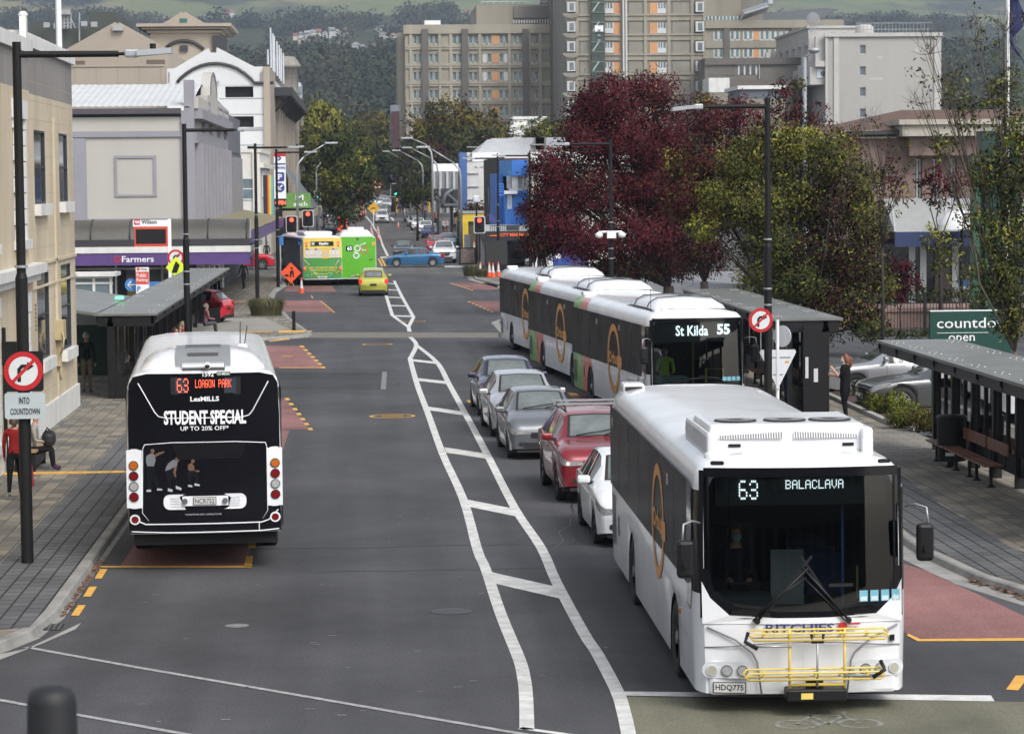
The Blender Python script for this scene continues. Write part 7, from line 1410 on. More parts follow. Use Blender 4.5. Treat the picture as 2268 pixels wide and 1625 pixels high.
car_at(802,830,466,'suv',1.85,4.6,1.65,C_BLK,'black car with headlamps on in the far queue',lit=True);car_at(828,854,460,'suv',1.85,4.6,1.65,C_WHI,'white car beside the black one in the far queue');car_at(846,868,462,'suv',1.8,4.4,1.6,C_SIL,'silver car on the right of the far queue');car_at(796,818,452,'hatch',1.75,4.2,1.5,C_LBL,'pale car at the back left of the far queue');car_at(820,840,448,'hatch',1.75,4.2,1.5,C_CHAR,'dark car at the back of the far queue');car_at(838,862,450,'sedan',1.75,4.3,1.42,C_SIL,'blue grey sedan at the back right of the far queue')
car_at(712,748,527,'suv',1.85,4.5,1.65,C_BLK,'black off roader parked nearest on the left under the street tree','away');car_at(722,750,517,'suv',1.8,4.4,1.55,C_BLK,'black hatchback parked ahead of the black off roader','away');car_at(724,748,505,'hatch',1.75,4.2,1.5,C_CHAR,'charcoal hatchback in the left parked row','away');car_at(726,746,495,'sedan',1.75,4.3,1.42,C_WHI,'white sedan in the left parked row behind the tree','away')
car_at(809,822,424,'suv',1.85,4.6,1.8,C_WHI,'white van far up the street beyond the barriers');car_at(868,888,438,'suv',1.9,4.8,2.1,C_WHI,'white van parked under the far street tree')
g=G(572,597);make_car('side_street_car','bright red off roader nose to the main road in the left side street','suv',1.85,4.6,1.68,C_BRED,(g.x+1.2,200.5,0),rad(90))
make_car('parked_hatchback','bright red small hatchback pulling into the left car park behind the shelter','hatch',1.66,3.6,1.5,C_BRED,(-9.5,122.3,.12),rad(-108))
make_car('parked_sedan','white topped grey older sedan in the car park behind the shrubs','sedan',1.75,4.75,1.45,C_SIL,(13.1,77.5,0),rad(-84),grille='wide')
make_car('parked_saloon','gunmetal saloon with multi spoke wheels parked in the car park','sedan',1.82,4.85,1.44,C_GUN,(13.25,71.6,0),rad(-86),wr=.345)
make_car('shelter_car','grey green car seen through the glass of the near right shelter','hatch',1.75,4.2,1.5,C_CHAR,(15.9,62.2,0),rad(-90));make_car('white_saloon','white saloon nosing out by the blue building on the right','sedan',1.8,4.5,1.42,C_WHI,(11.6,192.5,0),rad(-78))
# ------------------------------------------------------------------ street furniture
PST=M('post_black',(.009,.009,.01),.55,var=.1,spec=.25);LHD=M('lamp_head_grey',(.36,.38,.4),.45,.3)
def lamp(label,X,Y,Hh,arm,d=1,tilt=0.0,cam_box=False):
 r=th('street_lamp',label,'street lamp',(X,Y,.12),0,'black street lamps')
 m=MB();m.cyl((0,0,0),(0,0,Hh*.55),.1,.1,12);m.cyl((0,0,Hh*.55),(0,0,Hh*.56),.1,.075,12);m.cyl((0,0,Hh*.56),(0,0,Hh),.075,.07,12)
 for z in(3.0,3.4,Hh*.57):m.cyl((0,0,z),(0,0,z+.04),.108,n=12,m=1)
 m.obj('pole',[PST,STEEL],r);m=MB();z=Hh-.2;m.cyl((0,0,z),(d*arm,0,z),.055,.05,8);m.cyl((d*arm,0,z),(d*(arm+.1),0,z),.03,n=6);m.obj('arm',PST,r)
 m=MB();a=d*(arm+.1);m.box(a,a+d*.22,-.1,.1,z-.06,z+.07,0,.03);m.prism([(a+d*.2,-.17,z-.04),(a+d*.2,.17,z-.04),(a+d*.75,.12,z+.0+tilt),(a+d*.78,0,z+tilt),(a+d*.75,-.12,z+tilt)],(0,0,.09));m.cyl((a+d*.45,0,z+.08),(a+d*.45,0,z+.16),.05,n=8,m=1);m.obj('lamp_head',[LHD,BLACK],r);return r
lamp('black street lamp nearest the camera, carrying the turn ban and countdown signs',-5.52,44.0,8.4,1.62)
lamp('black street lamp behind the black bus at the left shelter',-5.55,85,8.0,1.55);lamp('black street lamp standing in the grass clump on the left',-5.25,133,8.1,1.5);lamp('black street lamp by the left stop sign of the bus at the lights',-5.15,162,8.2,1.55)
lamp('tall black street lamp by the right shelter with the round turn ban sign',9.95,66.5,8.1,1.5,-1,-.1);lamp('black street lamp with white cameras in front of the dark red tree',9.9,108.5,7.8,1.55,-1);lamp('black street lamp between the blue building and the dark red tree',10.6,173,8.0,1.5,-1);lamp('black street lamp beside the mini market traffic signal',9.4,190,8.0,1.6,-1)
def glamp(px,pyt,pyb,tipx,tipy,Y,label):
 g=PY(px,pyt,Y);t=PY(tipx,tipy,Y);z0=roadz(Y);r=th('road_lamp',label,'street lamp',(g.x,Y,z0),0,'grey road lamps');m=MB();d=1 if t.x>g.x else-1
 m.tube([(0,0,0),(0,0,(g.z-z0)*.85),(d*.1,0,(g.z-z0)*.93),(d*.6,0,g.z-z0+.0)],[.13,.1,.09,.07],8);m.obj('pole',STEEL,r);m=MB();m.tube([(d*.6,0,g.z-z0),(t.x-g.x,0,t.z-z0)],[.07,.05],6);m.obj('arm',STEEL,r);m=MB();a=t.x-g.x;m.box(a-d*.1,a+d*1.0,-.18,.18,t.z-z0-.05,t.z-z0+.12,0,.05);m.obj('lamp_head',LHD,r)
for a in((957,320,590,912,307,250,'grey road lamp with straight angled arm by the right footpath'),(969,352,500,910,328,300,'grey curved road lamp just behind the angled one'),(1020,360,560,950,327,215,'grey road lamp on the concrete pole near the yellow kiosk'),(936,356,470,885,334,350,'grey curved road lamp third along the right side'),(922,368,460,862,336,400,'grey curved road lamp farthest along the right side'),(657,348,520,722,318,235,'grey road lamp with sloping arm by the brick building on the left'),(700,360,480,738,339,330,'grey curved road lamp beside the left street tree')):glamp(*a)
m=MB();p=PY(1782,250,118);m.cyl((p.x,118,0),(p.x,118,PY(1782,128,118).z),.14,.1,10);m.tube([(p.x,118,PY(1782,128,118).z),(p.x+.4,118,PY(1782,115,118).z)],.06);c=PY(1803,114,118);m.lathe([(0,-.1),(.2,-.06),(.3,.05),(.2,.14),(0,.16)],10,1,c);tag(m.obj('park_lamp',[STEEL,LHD],loc=(p.x,118,0)),'tall pale grey lamp post rising from the trees before the concrete building','street lamp')
NRT=M('sign_white',(.6,.62,.63),.4)
def noright(m,c,R,back=False):
 c=V(c);m.disc(c,-Y_,R,28,1);m.disc(c-Y_*.004,-Y_,R*.74,28,0);q=lambda ps,k,mi:m.poly([c+V((x*R,-.008-.003*k,z*R))for x,z in ps],mi)
 q([(-.3,-.55),(-.12,-.55),(-.12,.05),(-.02,.17),(.2,.17),(.2,.02),(.55,.25),(.2,.48),(.2,.34),(-.1,.34),(-.3,.12)],0,2);q([(-.6,-.48),(-.48,-.6),(.6,.48),(.48,.6)],1,1)
SG=[NRT,REDS,BLACK]
def sq(px,py,Y):return PY(px,py,Y)
c=PY(51,822,43.8);m=MB();m.rrect((c.x-.32,43.84,c.z-.33),X_,Z_,.64,.65,.05,2);m.disc((c.x,43.85,c.z),Y_,.3,20,2);noright(m,(c.x,43.835,c.z),.315);tag(m.obj('turn_ban_sign',SG,loc=(c.x,43.9,c.z)),'square black backed no right turn sign on the nearest lamp post','sign')
m=MB();m.rrect((c.x-.31,43.84,c.z-.77),X_,Z_,.65,.42,.04,0);m.rrect((c.x-.31,43.86,c.z-.77),X_,Z_,.65,.42,.04,0);m.text('INTO',(c.x-.08,43.83,c.z-.53),X_,Z_,.17,.11,2,.012);m.text('COUNTDOWN',(c.x-.22,43.83,c.z-.7),X_,Z_,.47,.1,2,.01);tag(m.obj('supplementary_sign',[M('sign_pale_grey',(.42,.47,.49),.35),REDS,BLACK],loc=(c.x,43.9,c.z-.5)),'pale grey plate lettered into countdown under the square turn ban sign','sign')
c=PY(1685,709,66.3);m=MB();noright(m,c,.3);m.cyl(c+Y_*.005,c+Y_*.02,.3,n=24,m=3);tag(m.obj('turn_ban_sign',SG+[SGREY],loc=c),'round red no right turn sign on the tall lamp post by the right shelter','sign')
c=PY(389,571,118);m=MB();noright(m,c,.36);m.cyl((c.x,118.03,.1),(c.x,118.03,c.z+.3),.035,n=8,m=3);tag(m.obj('turn_ban_sign',SG+[STEEL],loc=(c.x,118,.1)),'small round no right turn sign under the parking board','sign')
c=PY(390,592,117.6);m=MB();m.poly([c+V((a*.45,0,b*.45))for a,b in((-1,0),(0,-1),(1,0),(0,1))],0);m.poly([c+V((a*.2,-.01,b*.3))for a,b in((-1,-.8),(.2,-.8),(.8,.3),(0,.9),(-.5,.2))],1);m.cyl((c.x,117.65,.1),(c.x,117.65,c.z),.03,n=6,m=1);tag(m.obj('pedestrian_sign',[M('fluoro_yellow',(.6,.75,.03),.5),BLACK],loc=(c.x,117.6,.1)),'fluorescent yellow diamond pedestrian sign behind the left shelter roof','sign')
r=th('give_way_sign','white back of a triangular give way sign on a white post','sign',(10.25,67,.12));m=MB();c=PY(1722,780,67.0);z0=.12;lx=c.x-10.25
m.cyl((lx,0,0),(lx,0,PY(1722,708,67).z-z0),.045,n=10);m.obj('post',WHITE,r);m=MB();zt=PY(1722,774,67).z-z0;zb=PY(1722,852,67).z-z0;m.prism([(lx-.43,-.05,zt),(lx+.43,-.05,zt),(lx+.46,-.05,zt-.06),(lx+.05,-.05,zb),(lx-.05,-.05,zb),(lx-.46,-.05,zt-.06)],(0,-.01,0),0);m.box(lx-.32,lx+.32,-.075,-.06,zt-.2,zt-.17,1);m.box(lx-.12,lx+.12,-.075,-.06,zt-.63,zt-.6,1);m.box(lx+.17,lx+.28,-.064,-.06,zt-.33,zt-.28,2);m.box(lx-.04,lx+.04,-.08,-.05,zb-.1,zt,0);m.obj('sign_back',[M('sign_back_white',(.6,.62,.66),.4),STEEL,YELL],r)
m=MB();m.T=Matrix.Translation((lx+.12,.06,PY(1722,745,67).z-z0));m.cyl((0,0,0),(.02,.02,0),.27,n=20);m.T=None;m.obj('round_sign_back',SGREY,r)
r=th('parking_board','tall white parking board with dark screen in a red frame beside the purple awning','sign',(PY(336,560,124).x,124,.1));Yq=124.0;m=MB();a=RY(295,485,378,546,Yq);m.box(a[1]-.13,a[1]+.02,Yq,Yq+.15,0,a[3]);m.obj('post',WHITE,r,world=True);m=MB();m.box(a[0],a[1]-.13,Yq,Yq+.15,PY(0,505,Yq).z,a[3]-.05,0);s_=PY(0,505,Yq).z;m.box(a[0]+.05,a[1]-.13,Yq-.03,Yq+.15,a[2],s_-.01,1);m.box(a[0]+.12,a[1]-.22,Yq-.05,Yq-.03,a[2]+.13,s_-.12,2);m.rrect((a[0]+.05,Yq-.01,s_+.08),X_,Z_,.26,.26,.02,3)
for i in range(3):m.poly([(a[0]+.08+i*.07,Yq-.015,s_+.27),(a[0]+.13+i*.07,Yq-.015,s_+.27),(a[0]+.17+i*.06,Yq-.015,s_+.14),(a[0]+.13+i*.06,Yq-.015,s_+.14)],0)
m.text('Wilson',(a[0]+.38,Yq-.01,s_+.11),X_,Z_,.7,.2,2,.02);m.obj('board',[WHITE,M('board_red',(.55,.06,.03)),BLACK,REDS],r,world=True)
r=th('public_parking_sign','white and red public parking sign standing behind the left shelter roof','sign',(PY(315,620,122).x,122,.1));Yq=122.0;m=MB();a=RY(301,592,330,650,Yq);s1=PY(0,605,Yq).z;s2=PY(0,633,Yq).z;m.box(a[0],a[1],Yq,Yq+.1,0,a[3],0);m.box(a[0]+.01,a[1]-.01,Yq-.01,Yq,s2,s1,1);m.text('Wilson',(a[0]+.2,Yq-.012,s1+.06),X_,Z_,.32,.1,2,.01);m.box(a[0]+.05,a[0]+.17,Yq-.012,Yq,s1+.05,s1+.18,1);m.text('Public',(a[0]+.04,Yq-.015,s2+.32),X_,Z_,.44,.18,0,.01);m.text('Parking',(a[0]+.04,Yq-.015,s2+.08),X_,Z_,.5,.2,0,.01);m.text('P',(a[0]+.05,Yq-.012,s2-.32),X_,Z_,.16,.24,3,.03);m.obj('board',[WHITE,M('board_red',(.55,.06,.03)),BLACK,M('info_blue',(.05,.19,.5))],r,world=True)
m=MB();c=PY(291,631,122.4);m.disc(c,-Y_,.29,24,0);m.cyl(c+Y_*.01,c+Y_*.05,.29,n=20);m.tube([c+V((.2,-.01,0)),c+V((-.17,-.01,0))],.03,4,1);m.tube([c+V((0,-.01,.17)),c+V((-.18,-.01,0)),c+V((0,-.01,-.17))],.03,4,1);tag(m.obj('arrow_sign',[M('info_blue',(.05,.19,.5)),WHITE],loc=c),'round blue sign with white left arrow beside the public parking sign','sign')
m=MB();c=PY(352,636,123);m.box(c.x-.8,c.x+.7,123,123.1,c.z-.6,c.z+.25);m.tube([c+V((-.4,-.03,-.1)),c+V((.2,-.03,-.1))],.04,4,1);tag(m.obj('direction_sign',[M('info_blue',(.05,.19,.5)),WHITE],loc=c),'blue rectangular direction panel partly hidden by the left shelter roof','sign')
r=th('kiosk','small white framed glass kiosk with flat roof at the car park entry on the left','kiosk',(-11,126,0));m=MB();a=RY(160,612,250,672,126.0);
for x in(a[0],(a[0]+a[1])/2,a[1]-.15):m.box(x,x+.12,126,126.12,0,a[3])
for z in(.9,1.7,a[3]-.1):m.box(a[0],a[1],126.01,126.1,z,z+.1)
m.box(a[0]-.1,a[1]+.2,125.7,128,a[3],a[3]+.16);m.obj('frame',WHP,r,world=True);m=MB();m.quad((a[0],126.06,0),(a[1],126.06,0),(a[1],126.06,a[3]),(a[0],126.06,a[3]));m.obj('pane',GLB,r,world=True)
r=th('parking_banner','tall white parking banner sign with letter, arrow and red open panel on the left','sign',(PY(621,500,208).x,208,0));Yq=208.0;a=RY(607,338,633,458,Yq);m=MB();m.box(a[0],a[1],Yq,Yq+.4,a[2]+.62,a[3],0);m.box(a[0],a[1],Yq-.02,Yq+.4,a[3]-.3,a[3]+.02,1);zz1=lambda y:PY(0,y,Yq).z;m.rrect((a[0]+.12,Yq-.03,zz1(407)),X_,Z_,.66,.68,.1,2);m.text('P',(a[0]+.3,Yq-.04,zz1(404)),X_,Z_,.32,.45,0,.03);cc=V((a[0]+.45,Yq-.03,zz1(421)));m.disc(cc,-Y_,.35,20,2);m.tube([cc+V((.17,-.02,.17)),cc+V((-.15,-.02,-.15))],.05,4,0);m.tube([cc+V((-.16,-.02,.1)),cc+V((-.16,-.02,-.17)),cc+V((.1,-.02,-.17))],.05,4,0)
m.text('PARKING',(a[0]+.05,Yq-.03,zz1(380)),X_,Z_,.8,.2,2,.02);m.box(a[0]+.02,a[1]-.02,Yq-.03,Yq,zz1(370),zz1(367),2);m.tube([(a[0]+.35,Yq-.02,zz1(352)),(a[0]+.55,Yq-.02,zz1(356)),(a[0]+.35,Yq-.02,zz1(360))],.06,4,2);m.box(a[0],a[1],Yq-.02,Yq+.4,a[2],a[2]+.6,3);m.text('OPEN',(a[0]+.06,Yq-.03,a[2]+.15),X_,Z_,.8,.32,4,.02);m.obj('panel',[WHITE,REDS,M('sign_navy',(.03,.05,.25)),BLACK,LEDR],r,world=True);m=MB();m.box(a[0]+.3,a[0]+.6,Yq+.05,Yq+.35,0,a[2]);m.obj('post',BLACK,r,world=True)
r=th('supermarket_sign','dark green supermarket sign with white lettering behind the near right shelter','sign',(24,78,0));Yq=84.0;a=RY(2060,689,2240,775,Yq);m=MB();m.box(a[0],a[1],Yq,Yq+.2,a[2]-1.1,a[3],0);zz1=lambda y:PY(2150,y,Yq).z;xx1=lambda x:PY(x,720,Yq).x;m.text('countdown',(xx1(2075),Yq-.01,zz1(726)),X_,Z_,2.55,.32,1,.004);m.box(xx1(2075),xx1(2190),Yq-.012,Yq,zz1(737),zz1(736),1);m.text('open',(xx1(2101),Yq-.01,zz1(761)),X_,Z_,.83,.27,1,.004);m.box(a[0],a[1],Yq-.01,Yq+.21,a[3],a[3]+.03,1);m.obj('panel',[M('supermarket_green',(.003,.045,.034),.4),WHITE],r,world=True);m=MB();m.box(a[0]+.4,a[0]+.55,Yq+.05,Yq+.2,0,a[2]);m.box(a[1]-.5,a[1]-.35,Yq+.05,Yq+.2,0,a[2]);m.obj('post',BLACK,r,world=True)
r=th('green_pylon','tall dark green sign pylon rising behind the right tree','sign',(30,110,0));m=MB();Yq=108.0;a=RY(2152,290,2260,700,Yq);m.box(a[0]+.4,a[1],Yq,Yq+1,0,a[3],0);m.box(a[0],a[0]+.3,Yq-.2,Yq+.3,0,a[3]-1,1);m.box(a[0]+.5,a[0]+.75,Yq-.25,Yq,0,a[3]-1,1);m.obj('panel',[M('pylon_green',(.004,.03,.02),.4),M('pylon_edge',(.02,.09,.05),.4)],r,world=True)
r=th('flag','dark blue flag hanging furled from the white pole at the top right','flag',(PY(2232,100,90).x,90,0));p=PY(2232,100,90);m=MB()
m.grid([[(p.x+.06+.05*i+.05*math.sin(j*1.3)*i,90+.12*math.sin(i*1.4+j*.7),12.9-.35*j-.16*i)for i in range(7)]for j in range(7)]);m.obj('cloth',M('flag_blue',(.015,.02,.08),.8),r,world=True)
m=MB();m.cyl((p.x,90,0),(p.x,90,13.3),.09,.06,10);tag(m.obj('flag_pole',WHITE,loc=(p.x,90,0)),'white flag pole among the branches of the right tree','pole')
def signal(label,px,py,Y,lit,X0=None,hw=11,hh=21,post=None):
 c=PY(px,py,Y);g=roadz(Y)+.1;r=th('traffic_light',label,'traffic light',(c.x,Y,g),0,'traffic lights');s=6000/Y;w=hw/s;h=hh/s;zc=c.z-g;m=MB();m.rrect((-w-.06,.02,zc-h-.06),X_,Z_,2*w+.12,2*h+.12,.12,1);m.rrect((-w,.0,zc-h),X_,Z_,2*w,2*h,.1,0);m.box(-w*.6,w*.6,.03,.25,zc-h*.9,zc+h*.9,0);m.obj('backboard',[BLACK,M('board_edge',(.5,.5,.5))],r)
 cols={'r':(1,.04,.02),'g':(.05,1,.6)}
 for i,k in enumerate('ryg'):
  m=MB();z=zc+(1-i)*h*.58;on=k==lit;m.disc((0,-.02,z),-Y_,.115*(1.25 if on else 1),14);m.obj('lens',M('lens_'+k,cols[k],.3,emit=4,var=0)if on else M('lens_off',(.025,.02,.02),.3),r)
  m=MB();m.grid([[(.15*math.cos(a),y,z+.15*math.sin(a))for a in[PI*j/6 for j in range(7)]]for y in(-.02,-.22)]);m.obj('visor',BLACK,r)
 m=MB();m.cyl((0,.2,0),(0,.2,zc+h),.06,n=8);m.obj('post',post or BLACK,r)
signal('traffic light showing red, nearer pair left one behind the yellow bus',646,497,190,'r',hh=17);signal('traffic light showing red, higher of the two above the yellow bus',682,484,192,'r',hh=17);signal('traffic light showing red beside the mini market awning',1062,498,186,'r',hw=11,hh=17);signal('traffic light showing green far along the right footpath',876,421,395,'g',hw=10,hh=14);signal('small traffic light showing green at the left street tree',703,433,330,'g',hw=6,hh=9)
m=MB();p=PY(1098,560,189);m.box(p.x-.75,p.x+.85,189,189.5,.1,PY(0,553,189).z);m.box(p.x-.7,p.x+.8,188.98,189,.5,2.2,1);tag(m.obj('control_cabinet',[BLACK,M('cabinet_dark',(.02,.02,.02),.5)],loc=(p.x,189,.1)),'black signal cabinet panel behind the two orange cones on the right','cabinet')
m=MB();p=PY(1055,450,212);m.cyl((p.x,212,.1),(p.x,212,p.z),.07,n=8,m=1);m.box(p.x-.25,p.x+.25,211.8,212.2,p.z,p.z+.6,0,.1);m.box(p.x-.1,p.x+.3,211.7,211.8,p.z+.1,p.z+.3,0);tag(m.obj('security_camera',[WHITE,BLACK],loc=(p.x,212,.1)),'white security camera on a black post by the yellow kiosk','camera')
m=MB()
for x in(-.5,.42):m.lathe([(0,-.1),(.13,-.06),(.16,.06),(.08,.14),(0,.16)],10,0,(9.9+x,108.3,4.05));m.tube([(9.9,108.4,4.2),(9.9+x,108.3,4.2)],.05,5,0)
m.box(9.72,10.08,108.25,108.38,3.95,4.25);tag(m.obj('camera_cluster',WHITE,loc=(9.9,108.4,4.1)),'pair of white dome cameras on the lamp post before the dark red tree','camera')
CW=M('cone_white',(.6,.6,.6),.5)
def cone(x,y,label,h=.9,rz=0,z=0.0,first=[]):
 if not first:
  r=th('traffic_cone',label,'traffic cone',(x,y,z),0,'orange traffic cones');m=MB();m.box(-.19,.19,-.19,.19,.004,.04,0,.015);m.obj('base',M('cone_base',(.5,.07,.02),.6),r);m=MB();pr=[(.14,.04),(.11,.28),(.105,.3),(.085,.45),(.08,.47),(.07,.55),(.05,.75),(.03,.9)]
  m.lathe(pr[:3],14,0);m.lathe(pr[2:4],14,1);m.lathe(pr[3:5],14,0);m.lathe(pr[4:7],14,1);m.lathe(pr[6:]+[(0,.9)],14,0);m.obj('cone_body',[ORANGE,CW],r);first.append(r)
 else:r=dup(first[0],(x,y,z),rz,label)
 r.scale=(h/.9,)*3;return r
def conep(px,py,label,h=.9):g=GR(px,py);return cone(g.x,g.y,label,h,0,roadz(g.y)+(.13 if h==.95 else .004))
conep(668,650,'orange cone beside the roadworks sign behind the yellow bus');conep(1064,616,'orange cone in the grass on the right corner',.95);conep(1084,618,'orange cone on the left of the pair before the black cabinet',.95);conep(1092,619,'orange cone on the right of the pair before the black cabinet',.95);conep(1104,617,'orange cone leaning by the black lamp post on the right corner',.95)
for i,(x,y)in enumerate(((825,527),(823,520),(822,516),(838,531),(839,523),(837,516))):conep(x,y,'orange cone in the double row on the road centre line by the green bus')
for x,y,l in((766,506,'beside the orange sign on the left road edge'),(882,505,'at the trench edge on the right'),(804,472,'left of the yellow speed hump sign'),(810,475,'just left of the yellow hump sign post'),(896,474,'by the orange netting on the right footpath'),(1050,556,'front of the cone line by the kiosk'),(1049,543,'second in the cone line by the kiosk'),(1047,532,'third in the cone line by the kiosk'),(1044,520,'last in the cone line by the kiosk'),(801,438,'left of the stop sign barrier'),(824,438,'right of the stop sign barrier'),(829,437,'far right of the stop sign barrier'),(792,436,'far left before the red barrier')):conep(x,y,'orange cone '+l)
m=MB();g=G(645,640);c=PY(644,604,g.y);s=.62;m.poly([c+V((a*s,-.02,b*s))for a,b in((-1,0),(0,-1),(1,0),(0,1))],0);m.poly([c+V((a*s*.94,.0,b*s*.94))for a,b in((-1,0),(0,-1),(1,0),(0,1))],1);m.poly([c+V((a,-.03,b))for a,b in((-.05,-.28),(.03,-.28),(.06,.0),(.14,-.28),(.2,-.28),(.16,.1),(.05,.16),(-.05,.05))],1);m.disc(c+V((.07,-.03,.26)),-Y_,.07,10,1);m.poly([c+V((a,-.03,b))for a,b in((-.4,-.18),(-.12,-.24),(-.12,-.12),(-.3,-.08))],1)
for x in(-.25,.25):m.tube([(c.x+x*.2,g.y,c.z-.5),(c.x+x,g.y+abs(x),.02)],.02,5,2)
m.tube([(c.x,g.y+.02,c.z),(c.x,g.y+.3,.02)],.02,5,2);tag(m.obj('roadworks_sign',[M('roadwork_orange',(.8,.09,.02),.5),BLACK,YELL],loc=(c.x,g.y,0)),'orange diamond sign with a black digging figure behind the yellow bus','sign')
for px,py,pb,s,col,lab,sy in((827,461,505,14,'y','yellow diamond speed hump sign on a white post in the road',1),(797,449,470,11,'o','small orange diamond sign on the road before the black car',1),(758,560-55,520,13,'o','orange diamond roadworks sign on the left road edge',1)):
 g=GR(px,pb);c=PY(px,py,g.y);k=s/6000*g.y;m=MB();m.poly([c+V((a*k,-.03,b*k))for a,b in((-1,0),(0,-1),(1,0),(0,1))],0);m.poly([c+V((a*k*.35,-.05,b*k*.25-.1))for a,b in((-1,0),(1,0),(.5,.8),(-.5,.8))],1);m.cyl((c.x,g.y,roadz(g.y)),(c.x,g.y,c.z),.05,n=6,m=2);tag(m.obj('warning_sign',[M('warn_yellow',(.65,.36,.01))if col=='y'else M('roadwork_orange',(.8,.09,.02)),BLACK,WHITE],loc=(c.x,g.y,roadz(g.y))),lab,'sign')
m=MB();g=GR(758,505);a=RY(739,480,770,503,g.y+1);m.box(a[0]+.3,a[1],g.y+1,g.y+1.08,a[2],a[3]+.3);m.cyl((a[0]+1,g.y+1.1,roadz(g.y)),(a[0]+1,g.y+1.1,a[2]),.05,n=6);tag(m.obj('detour_sign',M('roadwork_orange',(.8,.09,.02)),loc=(a[0],g.y,roadz(g.y))),'blank orange rectangular sign above the left roadworks diamond','sign')
g=GR(820,437);r=th('stop_sign','round red stop paddle on a stand before the barriers up the street','sign',(g.x,g.y,roadz(g.y)));c=PY(825,404,g.y);m=MB();m.disc((c.x,g.y-.1,c.z),-Y_,.95,20,0);m.text('STOP',(c.x-.6,g.y-.12,c.z-.2),X_,Z_,1.2,.4,1,.02);m.obj('paddle',[REDS,CW],r,world=True);m=MB();m.cyl((c.x,g.y,roadz(g.y)),(c.x,g.y,c.z),.07,n=6);m.obj('post',STEEL,r,world=True)
for x0,x1,y0,y1,lab in((790,812,413,431,'orange road barrier panel left of the stop paddle'),(824,846,406,425,'orange road barrier panel right of the stop paddle'),(806,818,416,430,'red barrier board between the orange panels')):
 Yq=g.y+(6 if 'right'in lab else 2);a=RY(x0,y0,x1,y1,Yq);m=MB();m.box(a[0],a[1],Yq,Yq+.1,a[2]+.4,a[3],0);[m.box(a[0]+(a[1]-a[0])*t-.06,a[0]+(a[1]-a[0])*t+.06,Yq-.3,Yq+.4,roadz(Yq),a[2]+.6,0)for t in(.1,.9)];m.box(a[0]+.2,a[1]-.2,Yq-.02,Yq,a[2]+.8,a[2]+1.0,1);tag(m.obj('barrier',[M('barrier_orange',(.62,.07,.03)),CW],loc=(a[0],Yq,roadz(Yq))),lab,'barrier','street barriers')
for px,py,lab in((651,731,'short black bollard at the left crossing corner'),(1110,597,'black bollard near the white saloon on the right')):
 g=G(px,py,.12);m=MB();m.cyl((0,0,0),(0,0,.78),.075,.07,12);m.lathe([(.07,.78),(.05,.8),(0,.81)],12);m.cyl((0,0,0),(0,0,.02),.13,n=12);o=m.obj('bollard',PST);o.location=(g.x,g.y,.12);tag(o,lab,'bollard')
m=MB();p=PY(114,1520,8.6);m.lathe([(.11,0),(.105,3.4),(.078,p.z-.05),(.074,p.z-.025),(.06,p.z-.006),(.03,p.z+.004),(0,p.z+.006)],28,0);o=m.obj('post',M('post_charcoal',(.012,.013,.015),.6,var=.1));o.location=(p.x,8.6,0);tag(o,'rounded top of a dark post close to the camera at the lower left','post')
m=MB();p=G(205,1115,.1);p=V((-7.05,53.5,.12));m=MB();p=PY(15,950,60);m.cyl((-7.75,58.6,.12),(-7.75,58.6,3.2),.04,n=8);m.box(-7.9,-7.45,58.55,58.6,2.4,2.9,0);tag(m.obj('sign_post',[BLACK],loc=(-7.75,58.6,.12)),'thin dark post against the white plinth at the left edge','post')
ROOF=M('shelter_roof',(.15,.155,.145),.4,var=.22,sc=.9,bump=.15,bsc=3);SGL=glass('shelter_glass',.5,.02,(.55,.6,.6),1.0);STUD=M('roof_stud',(.3,.3,.29),.4,.4)
TIM=M('timber_slat',(.16,.07,.045),.55,var=.25,sc=5)
